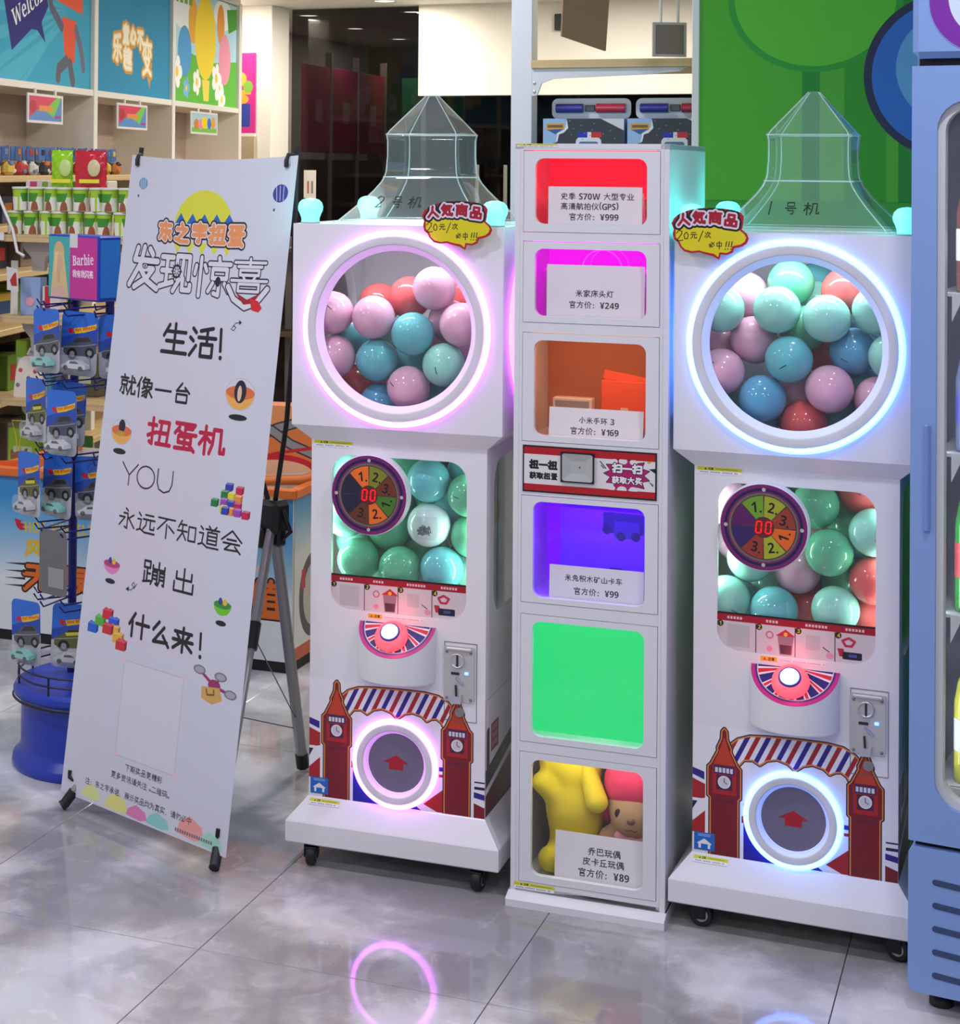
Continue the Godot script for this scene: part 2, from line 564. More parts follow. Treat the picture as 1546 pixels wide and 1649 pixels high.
# ---------------------------------------------------------------- strokes of the characters that stand in the place, on a square of 100
func brush_strokes() -> void:
	Cv.G = {
	"东": [[12,20,85,20],[48,5,22,48,85,48],[55,34,55,90,42,82],[32,60,16,82],[72,60,88,82]],
	"之": [[45,5,52,16],[18,30,78,30,25,82],[12,78,25,82,45,90,92,90]],
	"宇": [[50,3,50,14],[12,32,12,16,88,16,86,32],[28,36,72,36],[12,58,88,58],[52,36,52,92,40,88]],
	"扭": [[5,28,38,28],[23,5,23,92,12,86],[5,66,38,52],[48,14,88,14,82,90],[58,14,52,90],[46,52,84,52],[40,90,96,90]],
	"蛋": [[14,8,86,8,78,20],[50,8,50,36],[52,22,78,22],[28,20,12,42],[22,30,40,42,92,42],[26,50,26,72,74,72,74,50,26,50],[50,44,50,90],[14,92,82,90],[72,80,88,96]],
	"发": [[25,8,18,34,88,34],[62,8,72,20],[45,5,38,40,8,90],[36,52,76,52,60,72,24,94],[40,55,60,78,92,94]],
	"现": [[6,14,40,14],[23,14,23,78],[8,46,38,46],[4,84,42,72],[52,62,52,10,88,10,88,62],[70,22,68,55,46,92],[72,62,72,88,94,88,94,76]],
	"惊": [[20,4,20,96],[8,24,5,44],[30,22,36,36],[66,3,68,14],[42,18,96,18],[52,30,88,30,88,52,52,52,52,30],[70,52,70,92,58,88],[54,64,44,84],[84,64,96,82]],
	"喜": [[14,14,86,14],[50,3,50,26],[22,26,78,26],[28,36,72,36,72,50,28,50,28,36],[36,54,40,64],[64,54,60,64],[8,66,92,66],[26,76,74,76,74,96,26,96,26,76]],
	"生": [[28,8,10,42],[22,28,88,28],[50,4,50,92],[20,58,82,58],[6,92,94,92]],
	"活": [[14,10,26,22],[6,38,18,48],[8,92,28,62],[84,6,42,16],[36,36,96,36],[66,14,66,56],[46,56,86,56,86,92,46,92,46,56]],
	"就": [[25,3,28,14],[5,18,50,18],[12,30,44,30,44,50,12,50,12,30],[28,50,28,92,20,88],[14,62,6,82],[40,60,48,78],[54,34,96,34],[72,6,70,50,52,94],[74,36,74,88,96,88,96,74],[82,14,90,24]],
	"像": [[24,5,4,48],[15,32,15,96],[46,4,34,24],[44,12,72,12,62,24],[40,26,88,26,88,44,40,44,40,26],[64,26,60,44,34,56],[54,50,66,68,62,94,50,90],[62,60,36,74],[64,72,36,90],[88,50,70,60],[70,60,94,90]],
	"一": [[6,50,94,50]],
	"台": [[48,6,20,42,80,38],[64,24,90,48],[22,56,78,56,78,92,22,92,22,56]],
	"机": [[5,28,46,28],[26,5,26,96],[26,34,6,66],[28,38,44,54],[56,12,54,60,44,92],[56,12,82,12,82,86,96,86,96,72]],
	"永": [[42,4,54,14],[32,26,54,26,54,92,40,86],[10,44,40,44,12,82],[86,28,58,48],[56,40,92,86]],
	"远": [[10,10,22,22],[6,38,24,38,20,78],[4,88,22,80,44,92,96,92],[44,14,86,14],[34,34,94,34],[52,34,50,60,36,78],[72,34,72,74,92,74,92,62]],
	"不": [[8,12,92,12],[54,12,8,64],[52,36,52,96],[62,42,90,66]],
	"知": [[22,4,8,34],[18,20,46,20],[4,48,50,48],[28,20,26,60,6,92],[30,56,46,84],[58,24,90,24,90,84,58,84,58,24]],
	"道": [[10,10,22,22],[6,38,24,38,20,78],[4,88,22,80,44,94,96,94],[48,4,56,14],[82,4,74,14],[34,18,96,18],[64,18,60,30],[44,30,86,30,86,78,44,78,44,30],[44,46,86,46],[44,62,86,62]],
	"会": [[50,4,6,46],[50,4,94,46],[30,42,70,42],[14,58,86,58],[48,58,22,86,82,84],[66,68,92,94]],
	"蹦": [[6,8,32,8,32,34,6,34,6,8],[20,34,20,84],[20,56,34,56],[8,50,8,90],[4,92,36,84],[44,20,44,34,94,34,94,20],[69,6,69,34],[44,44,44,80,38,96],[44,44,64,44,64,94,58,90],[44,58,64,58],[44,72,64,72],[74,44,74,80,68,96],[74,44,94,44,94,94,88,90],[74,58,94,58],[74,72,94,72]],
	"出": [[50,5,50,92],[18,20,18,46,82,46,82,20],[10,58,10,92,90,92,90,58]],
	"什": [[30,5,6,50],[20,36,20,96],[38,42,96,42],[66,6,66,96]],
	"么": [[40,6,14,40],[66,24,18,86,84,80],[62,56,92,94]],
	"来": [[12,22,88,22],[24,32,34,46],[76,32,66,46],[6,54,94,54],[50,4,50,96],[46,56,8,88],[54,56,92,88]],
	"下": [[6,14,94,14],[50,14,50,96],[54,38,78,54]],
	"期": [[6,20,52,20],[16,6,16,68],[42,6,42,68],[16,36,42,36],[16,52,42,52],[4,68,54,68],[20,74,8,92],[38,74,48,88],[62,10,62,64,54,94],[62,10,92,10,92,92,82,88],[62,36,92,36],[62,58,92,58]],
	"奖": [[14,8,22,20],[26,4,26,50],[10,46,24,34],[52,4,40,22],[50,14,82,14,48,48],[54,22,62,32],[6,62,94,62],[50,52,46,70,10,96],[54,66,90,96]],
	"品": [[28,6,72,6,72,40,28,40,28,6],[8,54,42,54,42,92,8,92,8,54],[58,54,92,54,92,92,58,92,58,54]],
	"更": [[8,10,92,10],[22,22,78,22,78,60,22,60,22,22],[22,40,78,40],[50,10,50,62,10,94],[28,66,60,88,94,94]],
	"精": [[10,12,16,32],[40,10,34,30],[4,40,44,40],[25,5,25,96],[24,44,6,72],[28,48,42,62],[50,14,96,14],[54,26,92,26],[48,38,98,38],[73,4,73,38],[56,48,56,96],[56,48,90,48,90,94,80,92],[56,62,90,62],[56,76,90,76]],
	"彩": [[48,6,10,16],[10,24,16,36],[28,22,32,34],[50,20,42,34],[4,46,56,46],[30,38,30,96],[28,50,6,76],[32,50,54,70],[90,6,64,28],[92,34,64,58],[94,62,60,96]],
	"多": [[46,4,14,36],[40,16,76,16,14,58],[34,26,46,36],[58,40,20,76],[52,52,90,52,12,96],[44,62,58,72]],
	"资": [[10,8,20,18],[8,40,22,28],[42,4,30,24],[40,14,84,14,76,26],[60,14,54,32,30,44],[58,24,88,42],[24,50,24,78],[24,50,76,50,76,78],[50,58,46,80,12,96],[58,80,88,96]],
	"讯": [[12,8,24,20],[4,40,22,40,22,86,34,76],[42,12,80,12,80,70,96,92,96,78],[40,46,74,46],[58,12,58,94]],
	"请": [[12,8,24,20],[4,40,22,40,22,86,34,76],[44,14,92,14],[48,28,88,28],[38,42,98,42],[68,4,68,42],[48,52,48,96],[48,52,88,52,88,94,78,90],[48,66,88,66],[48,80,88,80]],
	"关": [[30,4,38,18],[70,4,62,18],[16,26,84,26],[6,50,94,50],[50,26,46,56,10,94],[54,54,92,94]],
	"注": [[14,10,26,22],[6,38,18,48],[8,92,28,62],[60,4,68,16],[38,26,94,26],[42,56,90,56],[66,26,66,92],[34,92,98,92]],
	"二": [[18,20,82,20],[6,84,94,84]],
	"维": [[28,4,8,34,28,34,6,62,36,56],[6,86,38,76],[56,4,42,40],[50,26,50,96],[74,8,78,18],[50,26,96,26],[50,48,92,48],[50,70,92,70],[50,92,98,92],[72,26,72,92]],
	"码": [[6,14,44,14],[24,14,6,58],[18,48,18,86,40,86,40,48,18,48],[52,12,86,12,82,48],[58,12,54,48,94,48,90,92,78,88],[46,70,82,70]],
	"承": [[22,8,74,8,50,24],[50,24,50,92,38,86],[34,38,66,38],[32,52,68,52],[28,68,72,68],[10,34,30,34,8,80],[84,28,64,46],[60,40,94,82]],
	"诺": [[12,8,24,20],[4,40,22,40,22,86,34,76],[36,18,96,18],[52,6,52,30],[80,6,80,30],[36,42,98,42],[66,30,36,78],[52,62,88,62,88,94,52,94,52,62]],
	"展": [[18,8,84,8,84,28,18,28],[18,8,16,60,6,96],[26,42,92,42],[44,34,44,58],[70,34,70,58],[20,58,96,58],[36,58,36,90,52,80],[84,64,64,74],[54,60,92,94]],
	"示": [[20,12,80,12],[6,38,94,38],[50,38,50,92,38,88],[28,56,10,84],[72,56,92,82]],
	"均": [[4,34,40,34],[22,6,22,78],[4,84,42,70],[56,4,44,36],[52,24,94,24,90,90,76,84],[60,42,74,54],[54,76,78,64]],
	"为": [[22,8,34,22],[8,34,86,34,80,90,64,84],[52,4,46,50,8,94],[54,52,66,66]],
	"真": [[12,14,88,14],[50,3,48,26],[26,26,74,26,74,74,26,74,26,26],[26,42,74,42],[26,58,74,58],[6,76,94,76],[32,82,16,96],[68,82,86,96]],
	"实": [[50,3,50,14],[10,32,10,16,90,16,88,32],[28,32,40,42],[20,46,32,56],[6,66,94,66],[56,30,54,66,12,96],[58,70,88,94]],
	"勿": [[32,4,8,46],[26,22,90,22,82,92,66,86],[44,24,14,70],[66,24,22,92]],
	"必": [[40,6,56,24],[10,40,4,72],[26,30,26,84,66,84,66,68],[86,8,12,94],[82,38,94,62]],
	"中": [[12,24,88,24,88,62,12,62,12,24],[50,4,50,96]],
	"人": [[50,6,44,50,8,94],[46,46,92,94]],
	"気": [[28,4,8,36],[24,14,88,14],[26,28,78,28],[14,42,72,42,76,88,96,92,96,78],[52,48,16,92],[22,56,60,90]],
	"商": [[50,2,50,12],[6,14,94,14],[32,18,38,28],[66,18,60,28],[12,32,88,32,88,94,76,90],[12,32,12,96],[42,36,28,54],[56,36,74,54],[34,58,66,58,66,82,34,82,34,58]],
	"元": [[20,14,80,14],[6,40,94,40],[38,40,34,70,8,94],[62,40,62,88,92,88,92,72]],
	"次": [[10,20,24,34],[6,84,28,56],[52,6,36,44],[48,22,92,22,82,42],[66,36,60,64,30,94],[64,58,94,94]],
	"号": [[24,8,76,8,76,34,24,34,24,8],[6,48,94,48],[34,48,28,66,74,66,70,92,54,88]],
	"史": [[16,20,84,20,84,50,16,50,16,20],[50,4,48,56,10,94],[24,58,60,86,94,94]],
	"季": [[72,4,24,14],[8,24,92,24],[50,10,50,44],[48,26,10,52],[52,26,92,52],[26,54,70,54,50,66],[50,66,50,94,38,90],[6,74,94,74]],
	"大": [[8,34,92,34],[50,4,48,40,10,94],[52,40,92,94]],
	"型": [[8,10,56,10],[4,30,58,30],[22,10,8,54],[42,10,42,54],[68,10,68,42],[88,4,88,56,78,52],[18,70,82,70],[50,56,50,92],[4,92,96,92]],
	"专": [[18,16,82,16],[6,36,94,36],[46,4,30,58,76,58,50,80],[36,74,64,94]],
	"业": [[36,8,36,88],[64,8,64,88],[10,30,24,64],[90,30,74,64],[4,90,96,90]],
	"高": [[50,2,50,12],[6,14,94,14],[28,24,72,24,72,40,28,40,28,24],[12,50,88,50,88,94,76,90],[12,50,12,96],[34,62,66,62,66,82,34,82,34,62]],
	"清": [[14,10,26,22],[6,38,18,48],[8,92,28,62],[40,14,94,14],[44,28,90,28],[34,42,98,42],[67,4,67,42],[46,52,46,96],[46,52,88,52,88,94,78,90],[46,66,88,66],[46,80,88,80]],
	"航": [[26,3,20,16],[14,16,12,70,4,96],[14,16,42,16,42,92,34,88],[4,54,52,54],[26,28,30,40],[26,62,30,76],[70,4,74,16],[52,22,98,22],[62,38,60,68,50,94],[62,38,84,38,84,88,98,88,98,76]],
	"拍": [[4,28,40,28],[22,5,22,92,12,88],[4,66,40,52],[68,4,60,22],[50,24,92,24,92,92,50,92,50,24],[50,56,92,56]],
	"仪": [[28,5,6,48],[18,34,18,96],[60,6,68,22],[42,22,60,60,94,94],[90,18,74,56,36,94]],
	"官": [[50,2,50,12],[10,28,10,14,90,14,88,28],[28,30,28,96],[28,30,74,30,74,54,28,54],[28,66,80,66,80,94,28,94]],
	"方": [[48,3,54,14],[6,24,94,24],[42,24,36,60,8,94],[38,48,78,48,74,90,56,86]],
	"价": [[28,5,6,48],[18,34,18,96],[62,5,36,42],[62,5,96,40],[54,42,52,66,40,94],[78,42,78,96]],
	"小": [[50,5,50,92,36,86],[26,32,8,68],[72,30,94,66]],
	"米": [[22,12,34,34],[78,12,66,34],[6,46,94,46],[50,4,50,96],[48,48,10,88],[52,48,92,88]],
	"家": [[50,2,50,12],[8,28,8,14,92,14,90,28],[22,30,78,30],[50,30,14,54],[38,42,56,66,50,94,36,90],[46,54,12,76],[54,66,12,94],[84,46,60,62],[58,58,94,90]],
	"床": [[50,2,54,12],[14,16,94,16],[14,16,14,60,4,94],[26,40,94,40],[60,24,60,96],[58,42,28,82],[62,42,94,80]],
	"头": [[28,10,44,24],[14,30,32,42],[6,58,94,58],[58,6,52,64,10,94],[58,68,90,94]],
	"灯": [[6,34,14,52],[42,28,34,46],[24,5,22,60,4,94],[28,62,42,84],[46,16,96,16],[72,16,72,90,58,86]],
	"手": [[80,6,20,16],[14,36,86,36],[6,58,94,58],[50,12,50,92,36,88]],
	"环": [[4,14,42,14],[22,14,22,76],[6,44,40,44],[4,82,42,70],[48,14,96,14],[74,16,44,62],[70,36,70,96],[74,44,94,66]],
	"兔": [[40,3,16,28],[36,12,68,12,58,26],[18,28,82,28,82,52,18,52,18,28],[50,28,44,58,8,94],[58,52,58,88,94,88,94,74],[72,62,82,74]],
	"积": [[40,5,8,14],[4,30,48,30],[26,12,26,96],[24,34,4,66],[28,36,46,56],[56,12,92,12,92,54,56,54,56,12],[62,64,50,94],[82,64,96,92]],
	"木": [[8,28,92,28],[50,4,50,96],[48,32,8,82],[52,32,92,82]],
	"矿": [[4,14,44,14],[24,14,4,58],[16,46,16,84,40,84,40,46,16,46],[72,4,76,14],[54,22,96,22],[54,22,52,64,42,94]],
	"山": [[50,6,50,86],[12,34,12,86,88,86,88,34]],
	"卡": [[50,4,50,94],[50,20,86,20],[6,44,94,44],[54,58,82,72]],
	"车": [[12,16,88,16],[44,4,20,48,84,48],[4,70,96,70],[54,32,54,96]],
	"乔": [[78,6,22,16],[8,34,92,34],[52,10,44,40,8,62],[54,36,92,60],[34,56,32,76,16,96],[66,56,66,96]],
	"巴": [[14,10,84,10,84,46,14,46],[48,10,48,46],[14,10,14,88,92,88,92,70]],
	"玩": [[4,14,42,14],[22,14,22,76],[6,44,40,44],[4,82,42,70],[54,14,90,14],[46,38,98,38],[60,38,58,66,42,94],[76,38,76,88,96,88,96,76]],
	"偶": [[26,5,4,48],[16,34,16,96],[42,8,88,8,88,40,42,40,42,8],[42,24,88,24],[65,8,65,76],[34,52,34,96],[34,52,96,52,96,94,86,90],[44,76,84,72],[76,64,86,80]],
	"皮": [[12,18,90,18,84,32],[12,18,12,60,4,94],[50,3,50,44],[14,44,76,44,56,74,20,94],[34,48,58,78,94,94]],
	"丘": [[78,6,22,16],[22,16,22,88],[22,48,80,48],[62,48,62,88],[4,90,96,90]],
	"获": [[6,16,94,16],[32,4,32,26],[68,4,68,26],[40,30,8,56],[16,34,36,56,32,94,20,90],[34,58,8,84],[46,52,96,52],[72,32,68,60,46,94],[72,60,94,94],[80,34,90,44]],
	"取": [[4,12,54,12],[14,12,14,74],[44,12,44,94],[14,32,44,32],[14,52,44,52],[4,78,54,70],[58,22,92,22,82,60,54,92],[62,36,74,68,96,92]],
	"扫": [[4,28,42,28],[24,5,24,92,12,88],[4,66,42,52],[50,18,92,18,92,88,50,88],[54,52,92,52]],
	"意": [[50,2,50,9],[14,12,86,12],[34,16,38,26],[66,16,62,26],[6,30,94,30],[26,38,74,38,74,62,26,62,26,38],[26,50,74,50],[16,74,8,92],[34,70,36,92,68,92,70,80],[50,68,56,78],[80,70,92,86]],
	"我": [[38,5,10,16],[4,36,96,36],[28,12,28,92,16,86],[4,68,46,54],[58,5,68,60,90,94,96,78],[86,46,52,86],[74,10,86,24]],
	"有": [[6,20,94,20],[46,4,6,62],[32,42,32,96],[32,42,80,42,80,94,68,90],[32,58,80,58],[32,74,80,74]],
	"闪": [[14,4,24,16],[12,22,12,96],[34,10,90,10,90,94,76,88],[52,28,48,56,26,82],[54,50,74,80]],
	"亮": [[50,2,50,12],[6,14,94,14],[28,24,72,24,72,40,28,40,28,24],[8,66,8,52,92,52,92,66],[36,62,34,80,14,96],[36,62,64,62,64,90,92,90,92,78]],
	"童": [[50,2,50,9],[14,12,86,12],[34,16,38,26],[66,16,62,26],[6,30,94,30],[22,38,78,38,78,68,22,68,22,38],[22,53,78,53],[50,38,50,94],[18,80,82,80],[6,94,94,94]],
	"心": [[14,44,6,76],[30,28,30,86,72,86,76,66],[46,14,60,34],[78,34,94,60]],
	"变": [[50,2,50,12],[6,14,94,14],[36,14,36,46],[64,14,64,46],[18,26,8,44],[82,26,92,42],[18,52,76,52,54,82,10,96],[26,54,52,80,92,96]],
	"乐": [[80,6,20,14,14,44,88,44],[52,24,52,92,38,88],[30,58,12,82],[70,58,90,80]],
	"趣": [[6,18,44,18],[25,4,25,70],[4,36,46,36],[26,52,44,52],[12,46,10,76,30,90,96,90],[50,10,74,10],[54,10,54,64],[70,10,70,70],[54,28,70,28],[54,46,70,46],[48,66,76,60],[76,20,96,20,78,70],[78,28,96,70]],
	"无": [[16,12,84,12],[6,40,94,40],[50,12,44,54,8,94],[58,40,58,88,94,88,94,72]],
	"限": [[10,8,10,96],[10,8,34,8,22,34,34,56,14,66],[48,10,86,10,86,46,48,46],[48,28,86,28],[48,10,48,92,66,80],[88,56,66,68],[56,50,94,94]],
	"风": [[18,8,16,56,4,94],[18,8,80,8,82,80,96,92,96,76],[66,22,28,78],[28,28,70,76]],
	"值": [[26,5,4,48],[15,34,15,96],[36,14,96,14],[66,3,62,28],[46,28,86,28,86,84,46,84,46,28],[46,46,86,46],[46,64,86,64],[34,94,98,94]],
	}
const UPPER_LEFT := [
	[-0.168, 1.2221, -0.0345, "p"],
	[-0.0704, 1.2159, -0.0325, "p"],
	[-0.0122, 1.2565, -0.1125, "c"],
	[-0.0981, 1.2361, -0.1544, "c"],
	[0.0634, 1.2827, -0.0562, "p"],
	[0.0213, 1.182, -0.034, "t"],
	[0.0815, 1.2069, -0.1157, "p"],
	[0.1329, 1.2069, -0.0325, "p"],
	[-0.066, 1.1193, -0.0472, "t"],
	[0.0945, 1.117, -0.0325, "m"],
	[0.0128, 1.0633, -0.0325, "p"],
	[-0.1626, 1.124, -0.0325, "p"],
	[-0.1389, 1.0529, -0.1255, "c"],
	[-0.0649, 1.0185, -0.0716, "b"],
	[-0.0062, 1.1112, -0.1242, "t"],
	[-0.1575, 1.166, -0.1206, "t"],
	[0.1043, 1.2653, -0.1907, "c"],
	[0.057, 1.0185, -0.1074, "t"],
	[0.152, 1.0824, -0.1037, "p"],
	[-0.1364, 1.0347, -0.2216, "p"],
	[-0.0462, 1.035, -0.1836, "c"],
	[0.0447, 1.035, -0.2197, "t"],
	[0.138, 1.035, -0.1907, "p"],
	[-0.1195, 1.1444, -0.2081, "m"],
	[-0.024, 1.1451, -0.2294, "c"],
	[0.0644, 1.143, -0.1877, "p"],
	[0.1596, 1.1451, -0.2103, "t"]]
const UPPER_RIGHT := [
	[-0.1213, 1.2878, -0.1202, "p"],
	[-0.0279, 1.3163, -0.1155, "g"],
	[-0.0034, 1.3024, -0.2855, "t"],
	[0.0817, 1.3021, -0.1121, "c"],
	[-0.1564, 1.2624, -0.0325, "m"],
	[-0.0428, 1.2657, -0.0325, "m"],
	[0.0559, 1.2515, -0.0325, "m"],
	[0.0112, 1.2696, -0.1945, "m"],
	[0.1506, 1.2702, -0.0505, "m"],
	[-0.0978, 1.1988, -0.0781, "p"],
	[-0.185, 1.1862, -0.1204, "p"],
	[-0.1548, 1.1332, -0.0325, "p"],
	[-0.0181, 1.165, -0.0325, "t"],
	[0.0372, 1.1676, -0.1811, "c"],
	[0.1021, 1.1827, -0.0844, "b"],
	[0.185, 1.1805, -0.0325, "m"],
	[0.0623, 1.1093, -0.0325, "p"],
	[-0.071, 1.0827, -0.0325, "b"],
	[0.0083, 1.0326, -0.0602, "c"],
	[0.1555, 1.09, -0.0552, "p"],
	[-0.0991, 1.0185, -0.1007, "t"],
	[-0.0005, 1.2226, -0.1096, "g"],
	[-0.0188, 1.092, -0.1335, "p"],
	[0.1151, 1.1151, -0.1539, "t"],
	[-0.1467, 1.0475, -0.22, "m"],
	[-0.0489, 1.0475, -0.22, "p"],
	[0.0489, 1.0475, -0.22, "t"],
	[0.1467, 1.0475, -0.22, "c"],
	[-0.1168, 1.1825, -0.2121, "p"],
	[-0.0278, 1.1831, -0.2525, "m"],
	[0.0687, 1.1834, -0.2723, "t"],
	[0.155, 1.1825, -0.22, "b"]]
const LOWER_LEFT := [
	[0.0516, 0.8567, -0.0616, "t"],
	[0.146, 0.8312, -0.0585, "g"],
	[0.0543, 0.7589, -0.0585, "w"],
	[0.146, 0.7369, -0.0846, "g"],
	[-0.1099, 0.6681, -0.0585, "g"],
	[-0.0126, 0.6579, -0.0585, "g"],
	[0.0849, 0.6651, -0.0585, "t"],
	[-0.0535, 0.7344, -0.1036, "g"],
	[-0.146, 0.696, -0.145, "m"],
	[-0.146, 0.7619, -0.0725, "m"],
	[-0.146, 0.8548, -0.1195, "m"],
	[0.015, 0.6895, -0.1571, "g"],
	[0.0842, 0.7706, -0.1525, "t"],
	[-0.0345, 0.8686, -0.1338, "g"],
	[0.122, 0.8751, -0.1425, "t"],
	[0.119, 0.6385, -0.1462, "m"],
	[-0.0669, 0.6385, -0.1413, "m"],
	[-0.0975, 0.6553, -0.2326, "g"],
	[-0.0008, 0.654, -0.2469, "t"],
	[0.0968, 0.6554, -0.2399, "c"],
	[-0.0775, 0.765, -0.2196, "m"],
	[0.0201, 0.7649, -0.2261, "g"],
	[0.1175, 0.7649, -0.2443, "c"],
	[-0.0975, 0.875, -0.2195, "t"],
	[0.0001, 0.875, -0.2251, "g"],
	[0.0972, 0.875, -0.2371, "p"]]
const LOWER_RIGHT := [
	[0.0292, 0.8644, -0.0832, "g"],
	[0.1166, 0.8981, -0.1131, "c"],
	[0.146, 0.8225, -0.0585, "m"],
	[0.0605, 0.775, -0.0585, "g"],
	[0.146, 0.7233, -0.0701, "c"],
	[-0.0087, 0.7232, -0.1043, "p"],
	[0.0728, 0.6595, -0.0585, "m"],
	[-0.146, 0.6599, -0.0585, "m"],
	[-0.0491, 0.6467, -0.0585, "t"],
	[-0.1034, 0.7425, -0.089, "m"],
	[0.1393, 0.6431, -0.1283, "c"],
	[0.0036, 0.6385, -0.1515, "c"],
	[0.0724, 0.7077, -0.1585, "g"],
	[-0.146, 0.764, -0.1743, "p"],
	[-0.146, 0.8489, -0.0974, "p"],
	[0.0907, 0.8156, -0.1594, "g"],
	[-0.146, 0.6385, -0.1539, "t"],
	[-0.0705, 0.8494, -0.1596, "g"],
	[-0.0965, 0.6555, -0.2365, "m"],
	[0.0007, 0.6557, -0.2477, "c"],
	[0.0979, 0.6538, -0.2361, "g"],
	[-0.0746, 0.7651, -0.2412, "g"],
	[0.0207, 0.765, -0.219, "p"],
	[0.1173, 0.7638, -0.238, "t"],
	[-0.0975, 0.8758, -0.2498, "c"],
	[0.0002, 0.8752, -0.2221, "g"],
	[0.097, 0.8762, -0.236, "m"]]
# ---------------------------------------------------------------- capsule machine
const LILAC := Color(0.85, 0.38, 1.0)
const AZURE := Color(0.29, 0.51, 1.0)
var tx := {}

func machine_prints() -> void:
	var white := rgb(232, 231, 235)
	var navy := rgb(32, 28, 70)
	var red := rgb(168, 32, 38)
	var deep := rgb(120, 24, 36)
	var blue := rgb(44, 34, 130)
	var amber := rgb(226, 138, 44)
	# lower front: two clock towers under a striped awning. millimetres, 405 x 263
	var c := Cv.new(405, 263, 2.5, white)
	c.pl([0, 90, 24, 97, 24, 113, 0, 104], blue)
	c.pl([0, 112, 26, 122, 26, 152, 0, 152], red)
	c.pl([0, 156, 26, 150, 26, 172, 0, 196], white)
	c.pl([0, 200, 26, 176, 26, 222, 0, 222], red)
	c.pl([0, 158, 10, 158, 0, 176], navy)
	c.rect(382, 185, 24, 3, navy)
	c.rect(382, 196, 24, 6, navy)
	c.pl([381, 208, 405, 212, 405, 224, 381, 220], blue)
	c.pl([381, 232, 405, 240, 405, 263, 381, 263], deep)
	c.pl([104, 150, 120, 150, 110, 172, 104, 172], blue)
	c.pl([104, 190, 150, 200, 172, 263, 104, 263], rgb(34, 30, 150))
	c.pl([100, 176, 106, 176, 106, 190, 100, 190], red)
	c.pl([250, 262, 312, 212, 312, 262], red)
	c.pl([232, 263, 262, 246, 300, 263], white)
	c.pl([222, 263, 246, 252, 262, 263], blue)
	c.rect(302, 164, 10, 9, blue)
	c.rect(302, 180, 9, 6, red)
	var awn := [78, 34, 92, 22, 116, 13, 150, 10, 210, 8, 270, 8, 300, 12, 322, 24, 338, 40, 326, 62, 314, 80, 308, 68, 296, 60, 284, 62, 274, 68, 262, 58, 240, 53, 222, 58, 206, 70, 192, 58, 170, 52, 150, 57, 136, 68, 122, 60, 104, 62, 94, 74, 84, 64]
	c.line(awn + [78, 34], 9.0, navy)
	c.line(awn + [78, 34], 4.5, amber)
	c.pl(awn, white)
	var cols := [red, white, blue, white]
	for i in 30:
		var x := 60.0 + i * 10.0
		var top := PackedVector2Array([Vector2(x + 34, 0), Vector2(x + 44, 0), Vector2(x, 90), Vector2(x - 10, 90)])
		var a2 := PackedVector2Array()
		for j in range(0, awn.size(), 2):
			a2.append(Vector2(awn[j], awn[j + 1]))
		for q in Geometry2D.intersect_polygons(top, a2):
			c.poly(q, cols[i % 4])
	c.line(awn + [78, 34], 1.6, amber)
	for mx in [64.5, 342.5]:
		var s: float = 1.0
		var tw := [-27, 263, -27, 146, -32, 142, -32, 84, -26, 78, -12, 50, -13, 44, -5, 26, -4, 10, 0, 5, 4, 10, 5, 26, 13, 44, 12, 50, 26, 78, 32, 84, 32, 142, 27, 146, 27, 263]
		var t2 := []
		for j in range(0, tw.size(), 2):
			t2 += [mx + tw[j] * s, tw[j + 1]]
		c.line(t2, 10.0, navy)
		c.line(t2, 5.0, amber)
		c.pl(t2, deep)
		c.pl([mx - 22, 78, mx - 10, 50, mx, 20, mx + 10, 50, mx + 22, 78], rgb(190, 62, 40))
		c.rect(mx - 24, 80, 48, 58, red)
		c.rect(mx - 21, 80, 42, 17, rgb(60, 40, 90))
		for k in 5:
			c.rect(mx - 18.5 + k * 7.6, 84, 5.6, 10, rgb(216, 210, 220))
		c.rect(mx - 16, 99, 32, 30, rgb(70, 30, 60))
		c.disc(mx, 113, 13, 13, rgb(226, 224, 226))
		c.disc(mx, 113, 10.5, 10.5, rgb(205, 203, 206))
		c.line([mx, 113, mx, 105], 1.4, navy)
		c.line([mx, 113, mx + 6, 116], 1.4, navy)
		c.rect(mx - 22, 150, 44, 3, rgb(88, 24, 60))
	tx.film = c.tex()
	# blue sticker with a house
	c = Cv.new(42, 36, 5, rgb(30, 104, 190))
	c.pl([6, 22, 21, 12, 36, 22, 33, 24, 33, 32, 28, 32, 28, 23, 14, 23, 14, 32, 9, 32, 9, 24], white)
	c.rect(8, 3, 26, 1.4, rgb(150, 190, 230))
	c.rect(8, 6, 26, 1.4, rgb(150, 190, 230))
	tx.house = c.tex()
	# notice sticker: yellow bar, then a line of small print
	c = Cv.new(90, 14, 6, white)
	c.rect(0, 0, 90, 7, rgb(206, 206, 40))
	c.pl([14, 5.6, 16.5, 1.2, 19, 5.6], rgb(60, 50, 20))
	c.run("注意", 22, 1, 5, 5, 0.7, rgb(40, 40, 20))
	c.rect(38, 3, 44, 1.2, rgb(120, 120, 40))
	for i in 22:
		if i % 7 != 5:
			c.rect(5 + i * 3.5, 9, 2.5, 2.6, rgb(140, 138, 146))
	tx.notice = c.tex()
	c = Cv.new(126, 9, 6, white)
	c.rect(0, 0, 32, 9, rgb(232, 178, 40))
	c.pl([4, 7.5, 8, 1.5, 12, 7.5], rgb(214, 80, 30))
	c.run("注意", 14, 1.4, 6.4, 6.4, 0.9, rgb(60, 40, 20))
	for i in 24:
		if i % 8 != 6:
			c.rect(38 + i * 3.6, 3.4, 2.6, 2.8, rgb(190, 170, 185))
	tx.warn = c.tex()
